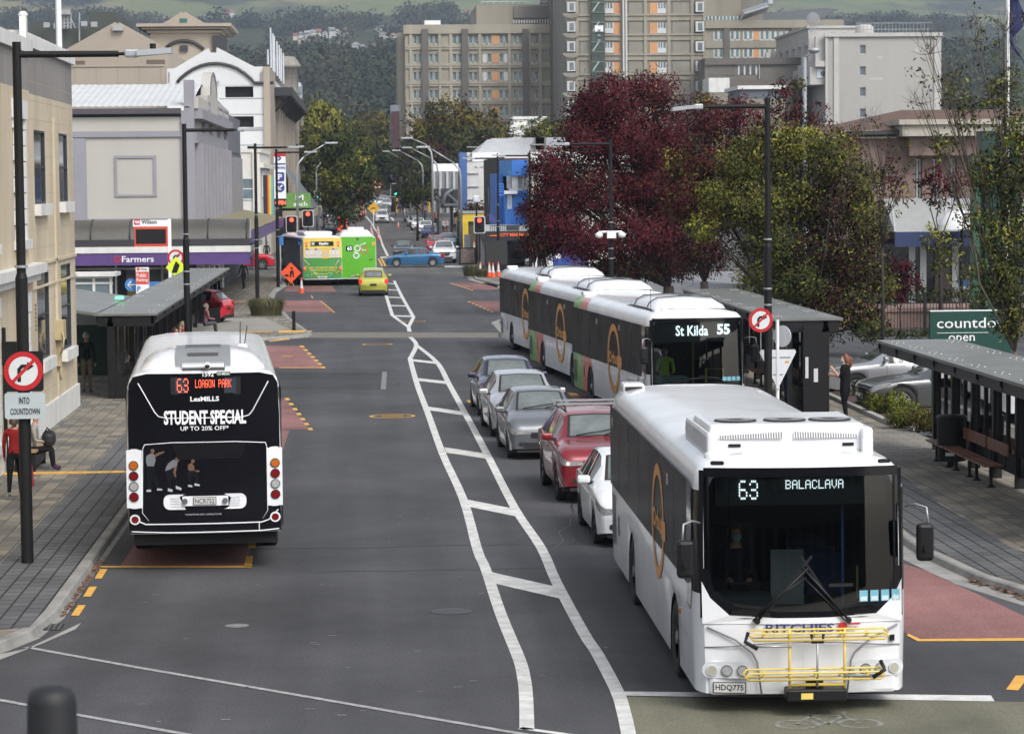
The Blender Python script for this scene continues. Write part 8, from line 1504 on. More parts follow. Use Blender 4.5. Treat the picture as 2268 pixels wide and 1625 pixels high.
def shelter(label,x0,x1,y0,y1,side,h=2.55,nb=7,glassend=True,tilt=.0):
 r=th('bus_shelter',label,'bus shelter',((x0+x1)/2,y0,.12));xb=x1-.45 if side>0 else x0+.45;xo=x0 if side>0 else x1;W=lambda m,n,mt:m.obj(n,mt,r,world=True)
 hb=h+tilt;hx=lambda x:h+(tilt*abs(x-xo)/abs(x1-x0));m=MB();m.add([(x0,y0,hx(x0)),(x1,y0,hx(x1)),(x1,y1,hx(x1)),(x0,y1,hx(x0)),(x0,y0,hx(x0)+.06),(x1,y0,hx(x1)+.06),(x1,y1,hx(x1)+.06),(x0,y1,hx(x0)+.06)],[(0,3,2,1),(4,5,6,7),(0,1,5,4),(1,2,6,5),(2,3,7,6),(3,0,4,7)])
 for i in range(nb):
  y=y0+(y1-y0)*(i+.5)/nb
  for t in(.12,.2,.8,.88):
   for dy in(-.25,.25):x=x0+(x1-x0)*t;m.lathe([(.035,0),(.03,.015),(0,.02)],8,1,(x,y+dy,hx(x)+.06))
 W(m,'roof',[ROOF,STUD]);m=MB()
 for x in(xo+.12*side,xb):m.box(x-.06,x+.06,y0+.05,y1-.05,h-.22,h-.02)
 m.box(x0+.1,x1-.1,y0+.05,y0+.17,h-.3,h-.02);W(m,'roof_beam',BLACK)
 for i in range(nb+1):
  y=y0+.12+(y1-y0-.24)*i/nb;m=MB();m.box(x0+.05,x1-.1,y-.05,y+.05,h-.2,h-.01);m.prism([(xo+side*.02,y-.05,h-.02),(xo+side*.02,y-.05,h-.12),(xo+side*.5,y-.05,h-.3),(xo+side*.7,y-.05,h-.02)],(0,.1,0));W(m,'roof_rib',BLACK)
  m=MB();m.box(xb-.09,xb+.09,y-.07,y+.07,.12,h-.2);W(m,'post',BLACK)
 for i in range(nb):
  ya=y0+.2+(y1-y0-.24)*i/nb;yb=ya+(y1-y0-.24)/nb-.16;m=MB();m.box(xb-.02,xb+.02,ya,yb,.35,.75,1);m.quad((xb,ya,.75),(xb,yb,.75),(xb,yb,h-.35),(xb,ya,h-.35),0);m.box(xb-.04,xb+.04,(ya+yb)/2-.04,(ya+yb)/2+.04,.75,h-.35,1);W(m,'glass_panel',[SGL,BLACK])
 if glassend:
  for yy in(y0+.12,y1-.2):
   xa,xc=(xb-1.0*side,xb);xa,xc=min(xa,xc),max(xa,xc);m=MB();m.box(xa,xa+.12,yy-.05,yy+.05,.12,h-.2,1);m.box(xa+.12,xc-.1,yy-.03,yy+.03,.12,.8,1);m.quad((xa+.12,yy,.8),(xc,yy,.8),(xc,yy,h-.3),(xa+.12,yy,h-.3),0);W(m,'end_panel',[SGL,BLACK])
 return r,xb
def bench(label,x,y,ry,L=1.5,mat=None):
 r=th('bench',label,'bench',(x,y,.12),ry,'timber slat benches')
 for i in range(2):m=MB();m.box(-.2+.21*i,-.01+.21*i,0,L,.42,.46,0,.01);m.obj('seat_slat',mat or TIM,r)
 m=MB();m.box(.27,.31,0,L,.62,.86,0,.01);m.obj('backrest',mat or TIM,r)
 for yy in(.25,L-.25):m=MB();m.box(-.03,.03,yy-.03,yy+.03,.03,.42);m.box(-.03,.3,yy-.03,yy+.03,.38,.42);m.lathe([(.12,0),(.05,.05),(.03,.1)],10,0,(0,yy,0));m.beam((.28,yy,.4),(.33,yy,.86),.04,.03);m.obj('leg',BLACK,r)
 return r
shelter('black bus shelter with grey roof nearest on the right footpath',11.45,13.25,42.5,60.2,1,2.55,9,False);shelter('black bus shelter with grey roof farther along the right, behind the give way sign',10.6,12.45,70,90,1,2.55,8)
r1,_=shelter('long black bus shelter with grey roof on the left footpath behind the black bus',-7.75,-5.95,78,120.5,-1,2.5,12,True);
m=MB();m.add([(-7.7,78.2,2.58),(-7.7,90,2.58),(-9.6,90,2.85),(-9.6,78.2,2.85),(-7.7,78.2,2.5),(-7.7,90,2.5),(-9.6,90,2.77),(-9.6,78.2,2.77)],[(0,1,2,3),(4,5,6,7),(0,3,7,4),(1,2,6,5),(2,3,7,6)]);m.obj('rear_roof',ROOF,r1,world=True)
m=MB();m.box(-9.5,-7.8,88,88.2,.1,2.6,0);m.box(-9.5,-7.8,87.97,88,1.75,2.1,1);m.obj('rear_panel',[M('dark_green_panel',(.015,.045,.03),.5),STEEL],r1,world=True)
m=MB();m.box(-7.85,-7.6,85.8,86,2.66,2.74);tag(m.obj('indicator_lamp',M('green_glow',(.1,1,.3),emit=1.5,var=0),loc=(-7.7,86,2.7)),'small glowing green indicator on the left shelter roof','lamp')
for i,(y,l)in enumerate(((52.4,'front'),(54.3,'middle'),(56.2,'far'))):bench(f'red brown slatted bench in the near right shelter, {l} one of three',12.3,y,0,1.75)
bench('red brown slatted bench inside the far right shelter beside the woman in black',12.0-.35,74.0,0,1.8);bench('brown slatted bench deeper in the far right shelter',11.65,79.0,0,1.8)
r=th('litter_bin','round black litter bin beside the near right shelter benches','litter bin',(*G(2108,1032,.12).xy,.12));m=MB();m.cyl((0,0,0),(0,0,.12),.07,n=10);m.cyl((0,0,.12),(0,0,1.02),.3,.31,20);m.obj('drum',PST,r);m=MB();m.lathe([(.31,1.02),(.33,1.05),(.3,1.09),(.1,1.08),(0,1.07)],20);m.obj('lid',BLACK,r);m=MB();m.box(-.2,.0,-.32,-.3,.25,.32);m.obj('notice',WHITE,r)
m=MB();p=G(2067,948,.2);m.cyl((p.x,p.y,.15),(p.x,p.y,.32),.08,.06,10,1);m.cyl((p.x,p.y,.3),(p.x,p.y,2.3),.05,n=10);tag(m.obj('green_post',[M('post_green',(.01,.17,.08),.4),STEEL],loc=(p.x,p.y,.15)),'slim bright green post rising from the corner of the garden bed','post')
r=th('timetable_stand','black timetable stand with white notices at the end of the far right shelter','sign',(11.6,69.75,.12));m=MB();m.box(-.25,.25,-.06,.04,0,2.3);m.obj('post',BLACK,r);m=MB();m.box(-.2,-.12,-.075,-.06,.95,1.5);m.box(.02,.13,-.075,-.06,.85,1.2);m.obj('notice',M('notice_white',(.5,.5,.52)),r)
r=th('iron_fence','black iron fence with spear tops behind the parked cars','fence',(26,100,0));Yq=106.0;a=RY(1930,696,2075,735,Yq);n=34
for i in range(6):m=MB();x=a[0]+(a[1]+8-a[0])*i/5;m.box(x-.05,x+.05,Yq-.05,Yq+.05,0,1.75);m.obj('post',BLACK,r,world=True)
m=MB()
for i in range(90):x=a[0]+i*.13*1.0;m.box(x-.012,x+.012,Yq-.012,Yq+.012,.1,1.5);m.poly([(x-.035,Yq,1.5),(x+.035,Yq,1.5),(x,Yq,1.66)])
for z in(.2,1.3):m.box(a[0],a[0]+11.7,Yq-.02,Yq+.02,z,z+.04)
m.obj('railing',BLACK,r,world=True)
r=th('street_bench','black framed timber bench on the left footpath under the seated person','bench',(-7.3,57.9,.12));m=MB();m.box(-.25,.25,.2,2.2,.42,.47);m.obj('seat',M('bench_timber',(.3,.2,.1),.6,var=.3),r);m=MB();m.box(-.22,.22,.25,.33,0,.42);m.box(-.22,.22,2.05,2.13,0,.42);m.box(-.2,.2,.3,2.1,.1,.4);m.obj('leg',BLACK,r);m=MB();m.tube([(-.2,2.15,.45),(-.2,2.15,.75),(.22,2.15,.75),(.22,2.15,.45)],.015,5);m.obj('armrest',STEEL,r)
m=MB();c=PY(1036,563,203);m.prism([(c.x-.7,203,.13),(c.x+.7,203,.13),(c.x+.6,203,1.4),(c.x-.6,203,1.4)],(0,.08,0),0);m.quad((c.x-.55,202.98,.25),(c.x+.55,202.98,.25),(c.x+.5,202.98,1.3),(c.x-.5,202.98,1.3),1);tag(m.obj('pavement_sign',[BLACK,M('menu_photo',(.16,.12,.11),.6,var=.6,sc=6)],loc=(c.x,203,.13)),'black framed sandwich board with pictures on the right footpath','sign')
m=MB();c=PY(1034,545,214);m.box(c.x-.2,c.x+.25,214,214.3,.1,c.z+.9);tag(m.obj('parking_meter',M('meter_grey',(.22,.25,.28),.5),loc=(c.x,214,.1)),'grey parking meter at the foot of the concrete lamp pole','parking meter')
for x,Yq,lab in((878,285,'leftmost'),(925,270,'middle'),(950,262,'rightmost')):
 c=GR(x,470);Yq=c.y;z=roadz(Yq);p=PY(x,450,Yq);m=MB();m.cyl((p.x,Yq,z),(p.x,Yq,PY(x,440,Yq).z),.2,n=8);tag(m.obj('yellow_pole',M('pole_yellow',(.6,.33,.03)),loc=(p.x,Yq,z)),f'yellow painted pole by the right footpath, {lab} of three','pole','yellow painted poles')
m=MB();c=PY(641,560,165);p=PY(647,600,170);m.cyl((-5.3,172,.12),(-5.3,172,3.0),.04,n=6);m.box(-5.5,-5.1,171.95,172,2.4,3.0,1);tag(m.obj('bus_stop_sign',[WHITE,M('info_blue',(.05,.19,.5))],loc=(-5.3,172,.12)),'small blue bus stop sign on a white post behind the yellow bus','sign')
# ------------------------------------------------------------------ trees and plants
BARK=M('bark_dark',(.03,.024,.02),.9,var=.3,sc=8,bump=.6);BARK2=M('bark_grey',(.1,.085,.065),.9,var=.3,sc=8,bump=.6)
def LM(n,c):return M('leaf_'+n,c,.75,var=.3,sc=1.5,spec=.12)
RED=[LM('maroon',(.072,.010,.017)),LM('crimson',(.1,.012,.023)),LM('wine',(.05,.008,.014)),LM('russet',(.09,.03,.02))];OLV=[LM('olive',(.1,.095,.022)),LM('green',(.055,.075,.018)),LM('yellowgreen',(.2,.2,.035)),LM('dull',(.05,.05,.02))]
YGR=[LM('yellowgreen',(.2,.2,.035)),LM('lime',(.26,.25,.04)),LM('olive',(.1,.095,.022)),LM('green',(.055,.075,.018))];DRK=[LM('deep',(.036,.05,.018)),LM('dull',(.05,.05,.02)),LM('green',(.055,.075,.018)),LM('moss',(.046,.056,.018))];PUR=[LM('purple_brown',(.04,.018,.02)),LM('wine',(.05,.008,.014)),LM('moss',(.046,.056,.018)),LM('dull',(.05,.05,.02))];GLD_=[LM('gold',(.17,.135,.022)),LM('olive',(.1,.095,.022)),LM('rustgreen',(.12,.07,.018)),LM('dull',(.05,.05,.02))];MIX=[LM('russet',(.09,.03,.02)),LM('maroon',(.072,.010,.017)),LM('olive',(.1,.095,.022)),LM('dull',(.05,.05,.02))]
PG=[LM('grassgreen',(.07,.095,.02)),LM('lime',(.26,.25,.04)),LM('green',(.055,.075,.018)),LM('moss',(.046,.056,.018))]
def leaves(cl,lsize,mats_idx,asp=.38,droop=.5,rng=RN,spread=.4):
 """cl: rows of (x, y, z, radius, count, material offset)"""
 P=[];MI=[];ND=[]
 for x,y,z,r,n,mo,ox,oy,oz in cl:
  ND.append(np.tile([ox,oy,oz],(n,1)))
  P.append(np.array([x,y,z])+rng.normal(size=(n,3))*np.array([r,r,r*.85]));MI.append(np.where(rng.random(n)<.72,mo,rng.choice(4,n)))
 P=np.concatenate(P);ND=np.concatenate(ND);MI=np.concatenate(MI);n=len(P);d=rng.normal(size=(n,3));d[:,2]-=droop;d/=np.linalg.norm(d,axis=1)[:,None];q=rng.normal(size=(n,3));w=np.cross(d,q);w/=np.linalg.norm(w,axis=1)[:,None]+1e-6
 L=lsize*rng.uniform(.6,1.3,(n,1));g=np.cross(w,d);w*=np.where((g*ND).sum(1)>0,-1,1)[:,None];v=np.stack([P,P+d*L*.5-w*L*asp*.5,P+d*L,P+d*L*.5+w*L*asp*.5],1).reshape(-1,3);ND=ND+rng.normal(size=(n,3))*.35;ND/=np.linalg.norm(ND,axis=1)[:,None];return v,MI,np.repeat(ND,4,0)
def leafmesh(name,v,mi,mats,parent,nd):
 n=len(v)//4;org=ORG[parent.name].translation;v=v-np.array(org);me=bpy.data.meshes.new(name);me.vertices.add(len(v));me.vertices.foreach_set('co',v.ravel().astype(np.float32));me.loops.add(4*n);me.loops.foreach_set('vertex_index',np.arange(4*n));me.polygons.add(n);me.polygons.foreach_set('loop_start',np.arange(0,4*n,4));me.polygons.foreach_set('loop_total',np.full(n,4))
 for m_ in mats:me.materials.append(m_)
 me.polygons.foreach_set('material_index',mi.astype(np.int32));me.polygons.foreach_set('use_smooth',np.ones(n,bool));me.update();me.normals_split_custom_set_from_vertices(nd.astype(np.float32).tolist());o=bpy.data.objects.new(name,me);COL.objects.link(o);o.parent=parent;ORG[o.name]=ORG[parent.name];return o
def tree(label,px,Y,blobs,dens=1.0,lsize=.2,tr=.16,base=None,bark=None,twigs=5,cat='tree',name='tree',asp=.38,seed=0,clus=.42,z0=None,group=None):
 rng=np.random.default_rng(seed+17);X=(px-805)/6000*Y;zb=(roadz(Y)if z0 is None else z0);r=th(name,label,cat,(X,Y,zb),0,group);s=6000/Y;m=MB();mats=[];CL=[];tops=[]
 B=[(PY(b[0],b[1],Y+(b[6]if len(b)>6 else rng.uniform(-.4,.4)*b[2]/s),),b[2]/s,b[3]/s,b[4],b[5]if len(b)>5 else 1.0)for b in blobs]
 zmin=min(b[0].z-b[2]*.6 for b in B);fork=V((X,Y,zb+max((zmin-zb)*.75,.12)));m.tube([V((X,Y,zb)),V((X+.03,Y,(zb+fork.z)/2)),fork],[tr*1.25,tr,tr*.8],8)
 for c,rx,rz_,ms,dn in B:
  mid=fork.lerp(c,.5)+V((rng.normal()*.2,rng.normal()*.2,.15*rz_));R0=tr*.42;m.tube([fork,mid,c],[R0,R0*.6,R0*.28],6);V_=rx*rx*rz_
  for k in range(twigs):
   d=V(rng.normal(size=3));d.z=abs(d.z)*.9;d.normalize();e=c+V((d.x*rx,d.y*rx,d.z*rz_))*rng.uniform(.8,1.1);m.tube([c if k%2 else mid,(c+e)/2+V((0,0,-.05*rz_)),e],[R0*.25,R0*.16,R0*.05],4)
   for q in range(2 if twigs>6 else 0):f=(c+e)/2;g_=f+V(rng.normal(size=3))*rx*.25+V((0,0,rz_*.4));m.tube([f,g_],[R0*.1,R0*.03],3)
  for mt in ms:
   if mt not in mats:mats.append(mt)
  nc=max(3,int(11*dn*dens*(rx*rz_)**.6/(clus*clus)))
  for k in range(nc):
   d=rng.normal(size=3);d/=np.linalg.norm(d);q=rng.random()**.38;cr=clus*rng.uniform(.55,1.15)*min(1,rx);mi=mats.index(ms[int(rng.choice(4,p=[.42,.27,.18,.13]))])
   CL.append((c.x+d[0]*rx*q,c.y+d[1]*rx*q,c.z+d[2]*rz_*q,cr*.5,int(26*(cr/.42)**1.6*(.42/clus)**.4)+4,mi,d[0],d[1]-.2,d[2]+.35))
 m.obj('trunk',bark or BARK,r,world=True)
 v,mi,nd=leaves(CL,lsize,None,asp,.5,rng);mi=np.minimum(mi,len(mats)-1);leafmesh('crown',v,mi,mats,r,nd);return r
tree('large dark red leaved tree in front of the hospital, behind the waiting buses',1480,125,[(1355,225,80,60,RED,1.0),(1450,205,65,50,RED,.55),(1300,310,72,60,RED),(1400,310,80,70,RED),(1480,300,60,70,RED,.7),(1240,430,70,50,RED),(1330,420,90,70,RED),(1440,410,80,70,RED),(1230,500,60,40,RED),(1300,530,90,45,RED),(1410,520,100,60,RED),(1500,470,70,80,MIX),(1380,595,90,30,PUR),(1490,575,60,45,PUR),(1300,250,50,40,RED,.7),(1220,370,50,40,RED,.8),(1180,470,35,30,RED,.8),(1200,540,50,35,PUR,.9),(1460,350,60,60,RED,.8)],3.4,.16,.3,seed=1,clus=.44)
tree('second dark red tree with brown and green sprays right of the largest one',1560,112,[(1570,260,60,50,RED,.6),(1640,270,60,60,RED,.6),(1560,350,70,60,MIX),(1640,370,70,60,MIX,.8),(1520,430,60,60,MIX),(1590,470,70,60,RED,.8),(1560,560,60,45,PUR),(1500,360,40,40,YGR,.4),(1560,225,30,22,YGR,.5)],2.8,.15,.2,seed=2,clus=.44)
tree('thin dark red tree half bare before the concrete building',1760,104,[(1740,225,40,50,RED,.6),(1800,260,40,40,RED,.35),(1720,300,60,50,RED,.6),(1860,330,70,60,RED,.35),(1960,400,50,60,RED,.3),(1765,190,18,25,OLV,.5)],1.5,.16,.14,seed=3,twigs=9,clus=.4)
tree('olive green tree with yellow tips and purple brown lower crown beside the far right shelter',1790,94,[(1640,360,60,50,OLV,.8),(1700,330,60,60,OLV,.7),(1770,320,60,50,YGR,.7),(1850,350,60,60,OLV,.7),(1915,400,45,50,OLV,.6),(1590,430,50,42,YGR,.9),(1560,500,42,36,YGR,.8),(1660,450,75,60,OLV),(1750,430,80,70,OLV),(1840,450,70,70,PUR),(1920,490,50,60,OLV,.8),(1700,540,80,60,DRK),(1800,560,90,70,PUR),(1900,580,70,70,PUR),(1950,630,40,50,OLV,.6),(1760,630,90,55,DRK),(1860,670,90,50,PUR),(1920,720,50,35,DRK,.8),(1800,740,60,30,DRK,.6)],2.7,.135,.15,seed=4,clus=.36,twigs=7)
tree('yellow green hedge bush under the olive tree behind the far shelter roof',1690,99,[(1650,600,40,30,YGR,.8),(1700,620,60,40,YGR),(1640,650,30,25,YGR,.7),(1760,640,40,40,OLV)],1.1,.13,.05,seed=5,cat='bush',name='bush',clus=.35)
tree('bare topped tree with green leaf sprays at the right edge',2260,72,[(2110,190,42,55,OLV,.35),(2150,250,40,50,PG,.5),(2090,320,40,30,PG,.4),(2220,200,45,60,OLV,.6),(2250,300,60,70,PG,.9),(2185,380,55,60,OLV,.8),(2260,420,70,80,DRK,1),(2235,520,65,70,PG,.9),(2205,600,55,60,OLV,.8),(2250,640,60,80,DRK,1),(2240,710,45,45,OLV,.8),(2150,480,40,40,PG,.5),(2060,120,60,90,OLV,.03),(2160,90,60,80,OLV,.04),(2230,70,50,80,OLV,.06),(2040,230,45,60,OLV,.04)],2.1,.125,.1,seed=6,bark=BARK2,twigs=14,clus=.34)
tree('small sapling with pale green sprays before the blue fascia',2150,95,[(2070,525,40,30,YGR,.5),(2110,560,40,35,PG,.5),(2090,600,30,30,PG,.4),(2150,610,40,40,PG,.5),(2170,690,40,50,DRK,.6)],.8,.16,.07,seed=7,bark=BARK2,twigs=6,clus=.35)
tree('bare twiggy tree with few leaves before the brown hipped roof',1960,90,[(1930,270,40,60,OLV,.06),(1990,300,40,60,OLV,.08),(1900,290,35,50,OLV,.05),(2030,350,40,60,OLV,.12),(1970,340,30,50,OLV,.2),(1990,440,30,40,PG,.4)],.8,.14,.05,seed=8,twigs=14,clus=.35)
tree('bright crimson small bush beside the shop door on the right',2000,100,[(1995,590,30,25,RED,1),(2015,620,28,28,RED,1),(1990,650,22,22,RED,.8)],1.3,.14,.04,seed=9,cat='bush',name='bush',clus=.3,twigs=3)
tree('dark red sprays of a maple in front of the pink stone wall',2090,97,[(2070,400,45,35,RED,.7),(2120,410,35,40,RED,.5),(2080,440,30,25,PUR,.5)],1.0,.17,.07,seed=10,clus=.35,twigs=6)
tree('clipped dark hedge in front of the shop glass on the right',2150,116,[(2010+28*i,655,22,22,DRK,1.2)for i in range(7)]+[(1960,660,25,30,DRK,1)],1.2,.16,.03,seed=11,cat='hedge',name='hedge',clus=.4,twigs=2)
tree('low dark hedge along the iron fence behind the parked cars',2000,104,[(1930+24*i,738,18,10,DRK,1.3)for i in range(8)],1.2,.12,.02,seed=12,cat='hedge',name='hedge',clus=.3,twigs=2)
tree('dark green broad street tree on the left of the far street',762,300,[(750,330,45,35,DRK),(770,370,55,40,PG),(735,390,45,35,OLV),(790,410,45,35,DRK),(755,430,60,30,PG),(765,465,45,20,DRK)],1.0,.5,.2,seed=13,clus=1.1)
tree('tall yellow green tree behind the left street row',700,420,[(690,260,40,40,YGR),(720,300,55,50,YGR),(670,310,30,60,OLV),(745,330,45,45,OLV),(690,370,40,60,OLV),(715,240,22,28,YGR,.8)],1.0,.7,.3,seed=14,clus=1.5)
tree('tall dark tree against the brick building on the left',668,345,[(672,330,30,60,OLV),(680,400,35,50,DRK),(690,440,30,30,DRK)],1.0,.6,.2,seed=15,clus=1.3)
tree('green tree in the middle of the street end',800,560,[(790,340,55,60,YGR),(830,350,50,60,OLV),(780,290,30,35,YGR,.8),(850,390,50,40,PG),(800,400,60,30,DRK)],1.0,.9,.3,seed=16,clus=2.0)
tree('rounded golden autumn tree closing the street vista',855,640,[(825,275,40,30,GLD_),(860,290,45,45,GLD_),(845,340,50,50,YGR),(885,330,30,50,DRK)],1.0,1.0,.3,seed=17,clus=2.2,z0=9)
tree('broad olive gold tree below the hospital windows',1010,400,[(1000,255,60,40,GLD_),(950,290,50,40,GLD_),(1060,280,60,40,GLD_),(1100,300,35,25,OLV),(1010,310,80,40,DRK),(950,340,60,40,DRK),(1030,350,70,35,DRK)],1.05,.65,.35,seed=18,clus=1.5)
tree('dark brown green tree mass by the right curved lamps',960,370,[(930,390,50,45,DRK),(985,400,50,45,DRK),(900,420,35,35,DRK),(950,350,60,35,PUR),(1010,390,30,40,DRK)],1.05,.6,.3,seed=19,clus=1.4)
tree('dark leaning street tree with bare trunk in the far right of the road',871,430,[(870,370,40,35,DRK),(850,350,35,30,DRK),(895,360,30,35,DRK)],1.0,.6,.35,seed=20,clus=1.4)
tree('leafy tree top above the white stepped building',1220,330,[(1215,285,40,25,OLV),(1180,290,25,18,OLV),(1245,295,30,30,DRK)],1.0,.5,.2,seed=21,clus=1.2)
tree('rusty shrub growing on the yellow kiosk roof',1050,254,[(1035,470,22,12,MIX),(1060,465,22,16,MIX)],1.0,.35,.05,seed=22,cat='bush',name='bush',clus=.7,z0=3.6)
tree('small green street tree beside the grey parked cars on the right',923,290,[(915,430,22,12,DRK),(938,428,22,12,DRK)],1.1,.4,.12,seed=23,clus=.8)
tree('bare grey winter tree among the lamps on the right',908,345,[(905,380,20,40,DRK,.03),(915,400,20,30,DRK,.03)],.5,.3,.12,seed=24,twigs=12,bark=BARK2,clus=.6)
SH=[LM('shrub_lime',(.2,.22,.03)),LM('grassgreen',(.07,.095,.02)),LM('moss',(.046,.056,.018)),LM('shrub_olive',(.13,.125,.03))];SH2=[LM('shrub_olive',(.13,.125,.03)),LM('moss',(.046,.056,.018)),LM('shrub_rust',(.1,.06,.025)),LM('dull',(.05,.05,.02))]
for i,(x,y,rx,rz_,ms,lab)in enumerate(((1940,893,30,24,SH,'leftmost bright'),(1975,890,34,28,SH,'second bright'),(2008,910,36,28,SH,'middle bright'),(2035,928,38,28,SH2,'rusty olive'),(2068,934,34,25,SH2,'rightmost olive'),(1990,924,32,24,SH,'front bright'),(1905,858,18,20,DRK,'dark spiky'))):
 Yq=G(x,y+rz_*.9,.15).y;tree(f'{lab} rounded green shrub in the kerbed garden bed',x,Yq,[(x,y,rx,rz_,ms,1.6),(x+rx*.4,y+rz_*.3,rx*.6,rz_*.7,ms,1.5)],1.8,.07,.015,seed=30+i,cat='shrub',name='shrub',clus=.16,twigs=3,z0=.15,group='shrubs in the garden bed')
GRS=[M('grass_'+str(i),c,.7)for i,c in enumerate(((.05,.06,.022),(.09,.085,.035),(.12,.1,.05)))]
def tuft(label,px,py,n,R,h,seed):
 g=G(px,py,.1);rng=np.random.default_rng(seed);m=MB()
 for i in range(n):
  a=rng.uniform(0,2*PI);q=R*rng.random()**.5;b=V((q*math.cos(a),q*.6*math.sin(a),0));o=V((math.cos(a),math.sin(a),0))*rng.uniform(.1,.5)*h;w=V((-math.sin(a),math.cos(a),0))*.012;t=b+o*.5+V((0,0,h*rng.uniform(.6,1)));e=b+o*1.3+V((0,0,h*rng.uniform(.4,.9)));m.add([b-w,b+w,t+w*.8,t-w*.8,e],[(0,1,2,3),(3,2,4)],int(rng.integers(3)))
 o=m.obj('grass_clump',GRS);o.location=(g.x,g.y,.1);tag(o,label,'plant')
tuft('long green grass clump round the foot of the left lamp post',590,700,1500,.72,.85,1);tuft('brown green grass clump on the right corner by the cones',1050,612,700,.7,.8,2);tuft('small grass tuft at the base of the black cabinet',1068,614,300,.4,.6,3)
leaf_litter('bark_chips',[(13.3,66.8),(13.6,70)],160,.25,LITTER,.05)
# ------------------------------------------------------------------ people on the street
person('woman in a red jumper and black trousers walking away with a red handbag',(-6.88,53.2,.122),0,1.62,'walk',(.25,.02,.02),(.012,.012,.015),(.5,.5,.52),(.07,.04,.03),.16)
m=MB();m.prism([(-6.72,52.6,.42),(-6.45,52.6,.42),(-6.48,52.6,.82),(-6.7,52.6,.82)],(0,.14,0));m.tube([(-6.68,52.67,.82),(-6.62,52.75,1.0),(-6.6,52.85,1.06),(-6.55,52.75,1.0),(-6.5,52.67,.82)],.012,5,1);tag(m.obj('handbag',[M('bag_red',(.3,.015,.03),.45),BLACK],loc=(-6.6,52.6,.42)),'red handbag with dark strap held by the woman in red','bag')
person('person in dark clothes with pale collar seated sideways on the left footpath bench',(-7.2,58.6,.1),-PI/2,1.68,'sit',(.3,.28,.25),(.015,.015,.02),(.06,.03,.06),(.4,.38,.36),.06)
m=MB();m.box(-6.98,-6.7,58.4,58.85,.62,.98,0,.12);m.tube([(-6.9,58.45,.95),(-6.85,58.4,1.05),(-6.75,58.4,.95)],.02,5);tag(m.obj('backpack',M('pack_black',(.015,.015,.018),.6),loc=(-6.85,58.6,.62)),'black backpack on the lap of the seated person','bag')
A_UP={'l':((-.22,.12,1.15),(-.1,.3,1.35)),'r':((.22,.1,1.12),(.12,.33,1.2))}
person('woman with ginger ponytail in black top and trousers standing by the far right shelter',tuple(G(1872,933,.122)),rad(75),1.68,'stand',(.012,.012,.014),(.012,.012,.015),(.05,.05,.05),(.16,.05,.025),.3,arm=A_UP,sleeve='short',build=1.5,mask=True)
person('man in brown vest and blue jeans behind the give way sign post',(11.35,73.2,.122),PI,1.74,'stand',(.09,.075,.07),(.035,.05,.09),(.03,.02,.02),(.1,.08,.06),.05,arm={'l':((-.24,.05,1.15),(-.05,.25,1.12)),'r':((.24,.05,1.15),(.05,.25,1.1))})
person('grey haired man in dark green top standing at the left shelter end',(-8.25,80.6,.122),0,1.76,'stand',(.02,.03,.028),(.2,.16,.11),(.06,.07,.09),(.45,.44,.42),.06)
person('person in dark grey seen through the end glass of the left shelter',(-7.0,79.2,.1),rad(-60),1.66,'sit',(.04,.04,.042),(.03,.03,.035),hair=(.04,.03,.025),hairlen=.12)
for i,(y,t,hr,lab)in enumerate(((93,(.02,.025,.06),(.12,.04,.03),'auburn haired person in navy'),(95,(.015,.015,.018),(.04,.03,.02),'masked person in black'),(97,(.35,.03,.025),(.4,.33,.22),'pale haired person in red and black'),(99.5,(.03,.05,.09),(.05,.04,.03),'person in blue'))):person(lab+' seated under the left shelter roof',(-6.55,y,.1),-PI/2,1.68,'sit',t,(.02,.02,.025),hair=hr,group='people seated in the left shelter',lod=1)
person('person in pink check shirt and grey trousers sitting at the shelter end',(-6.55,111.5,.1),rad(-70),1.7,'sit',(.3,.14,.15),(.09,.09,.1),hair=(.3,.28,.26),lod=1)
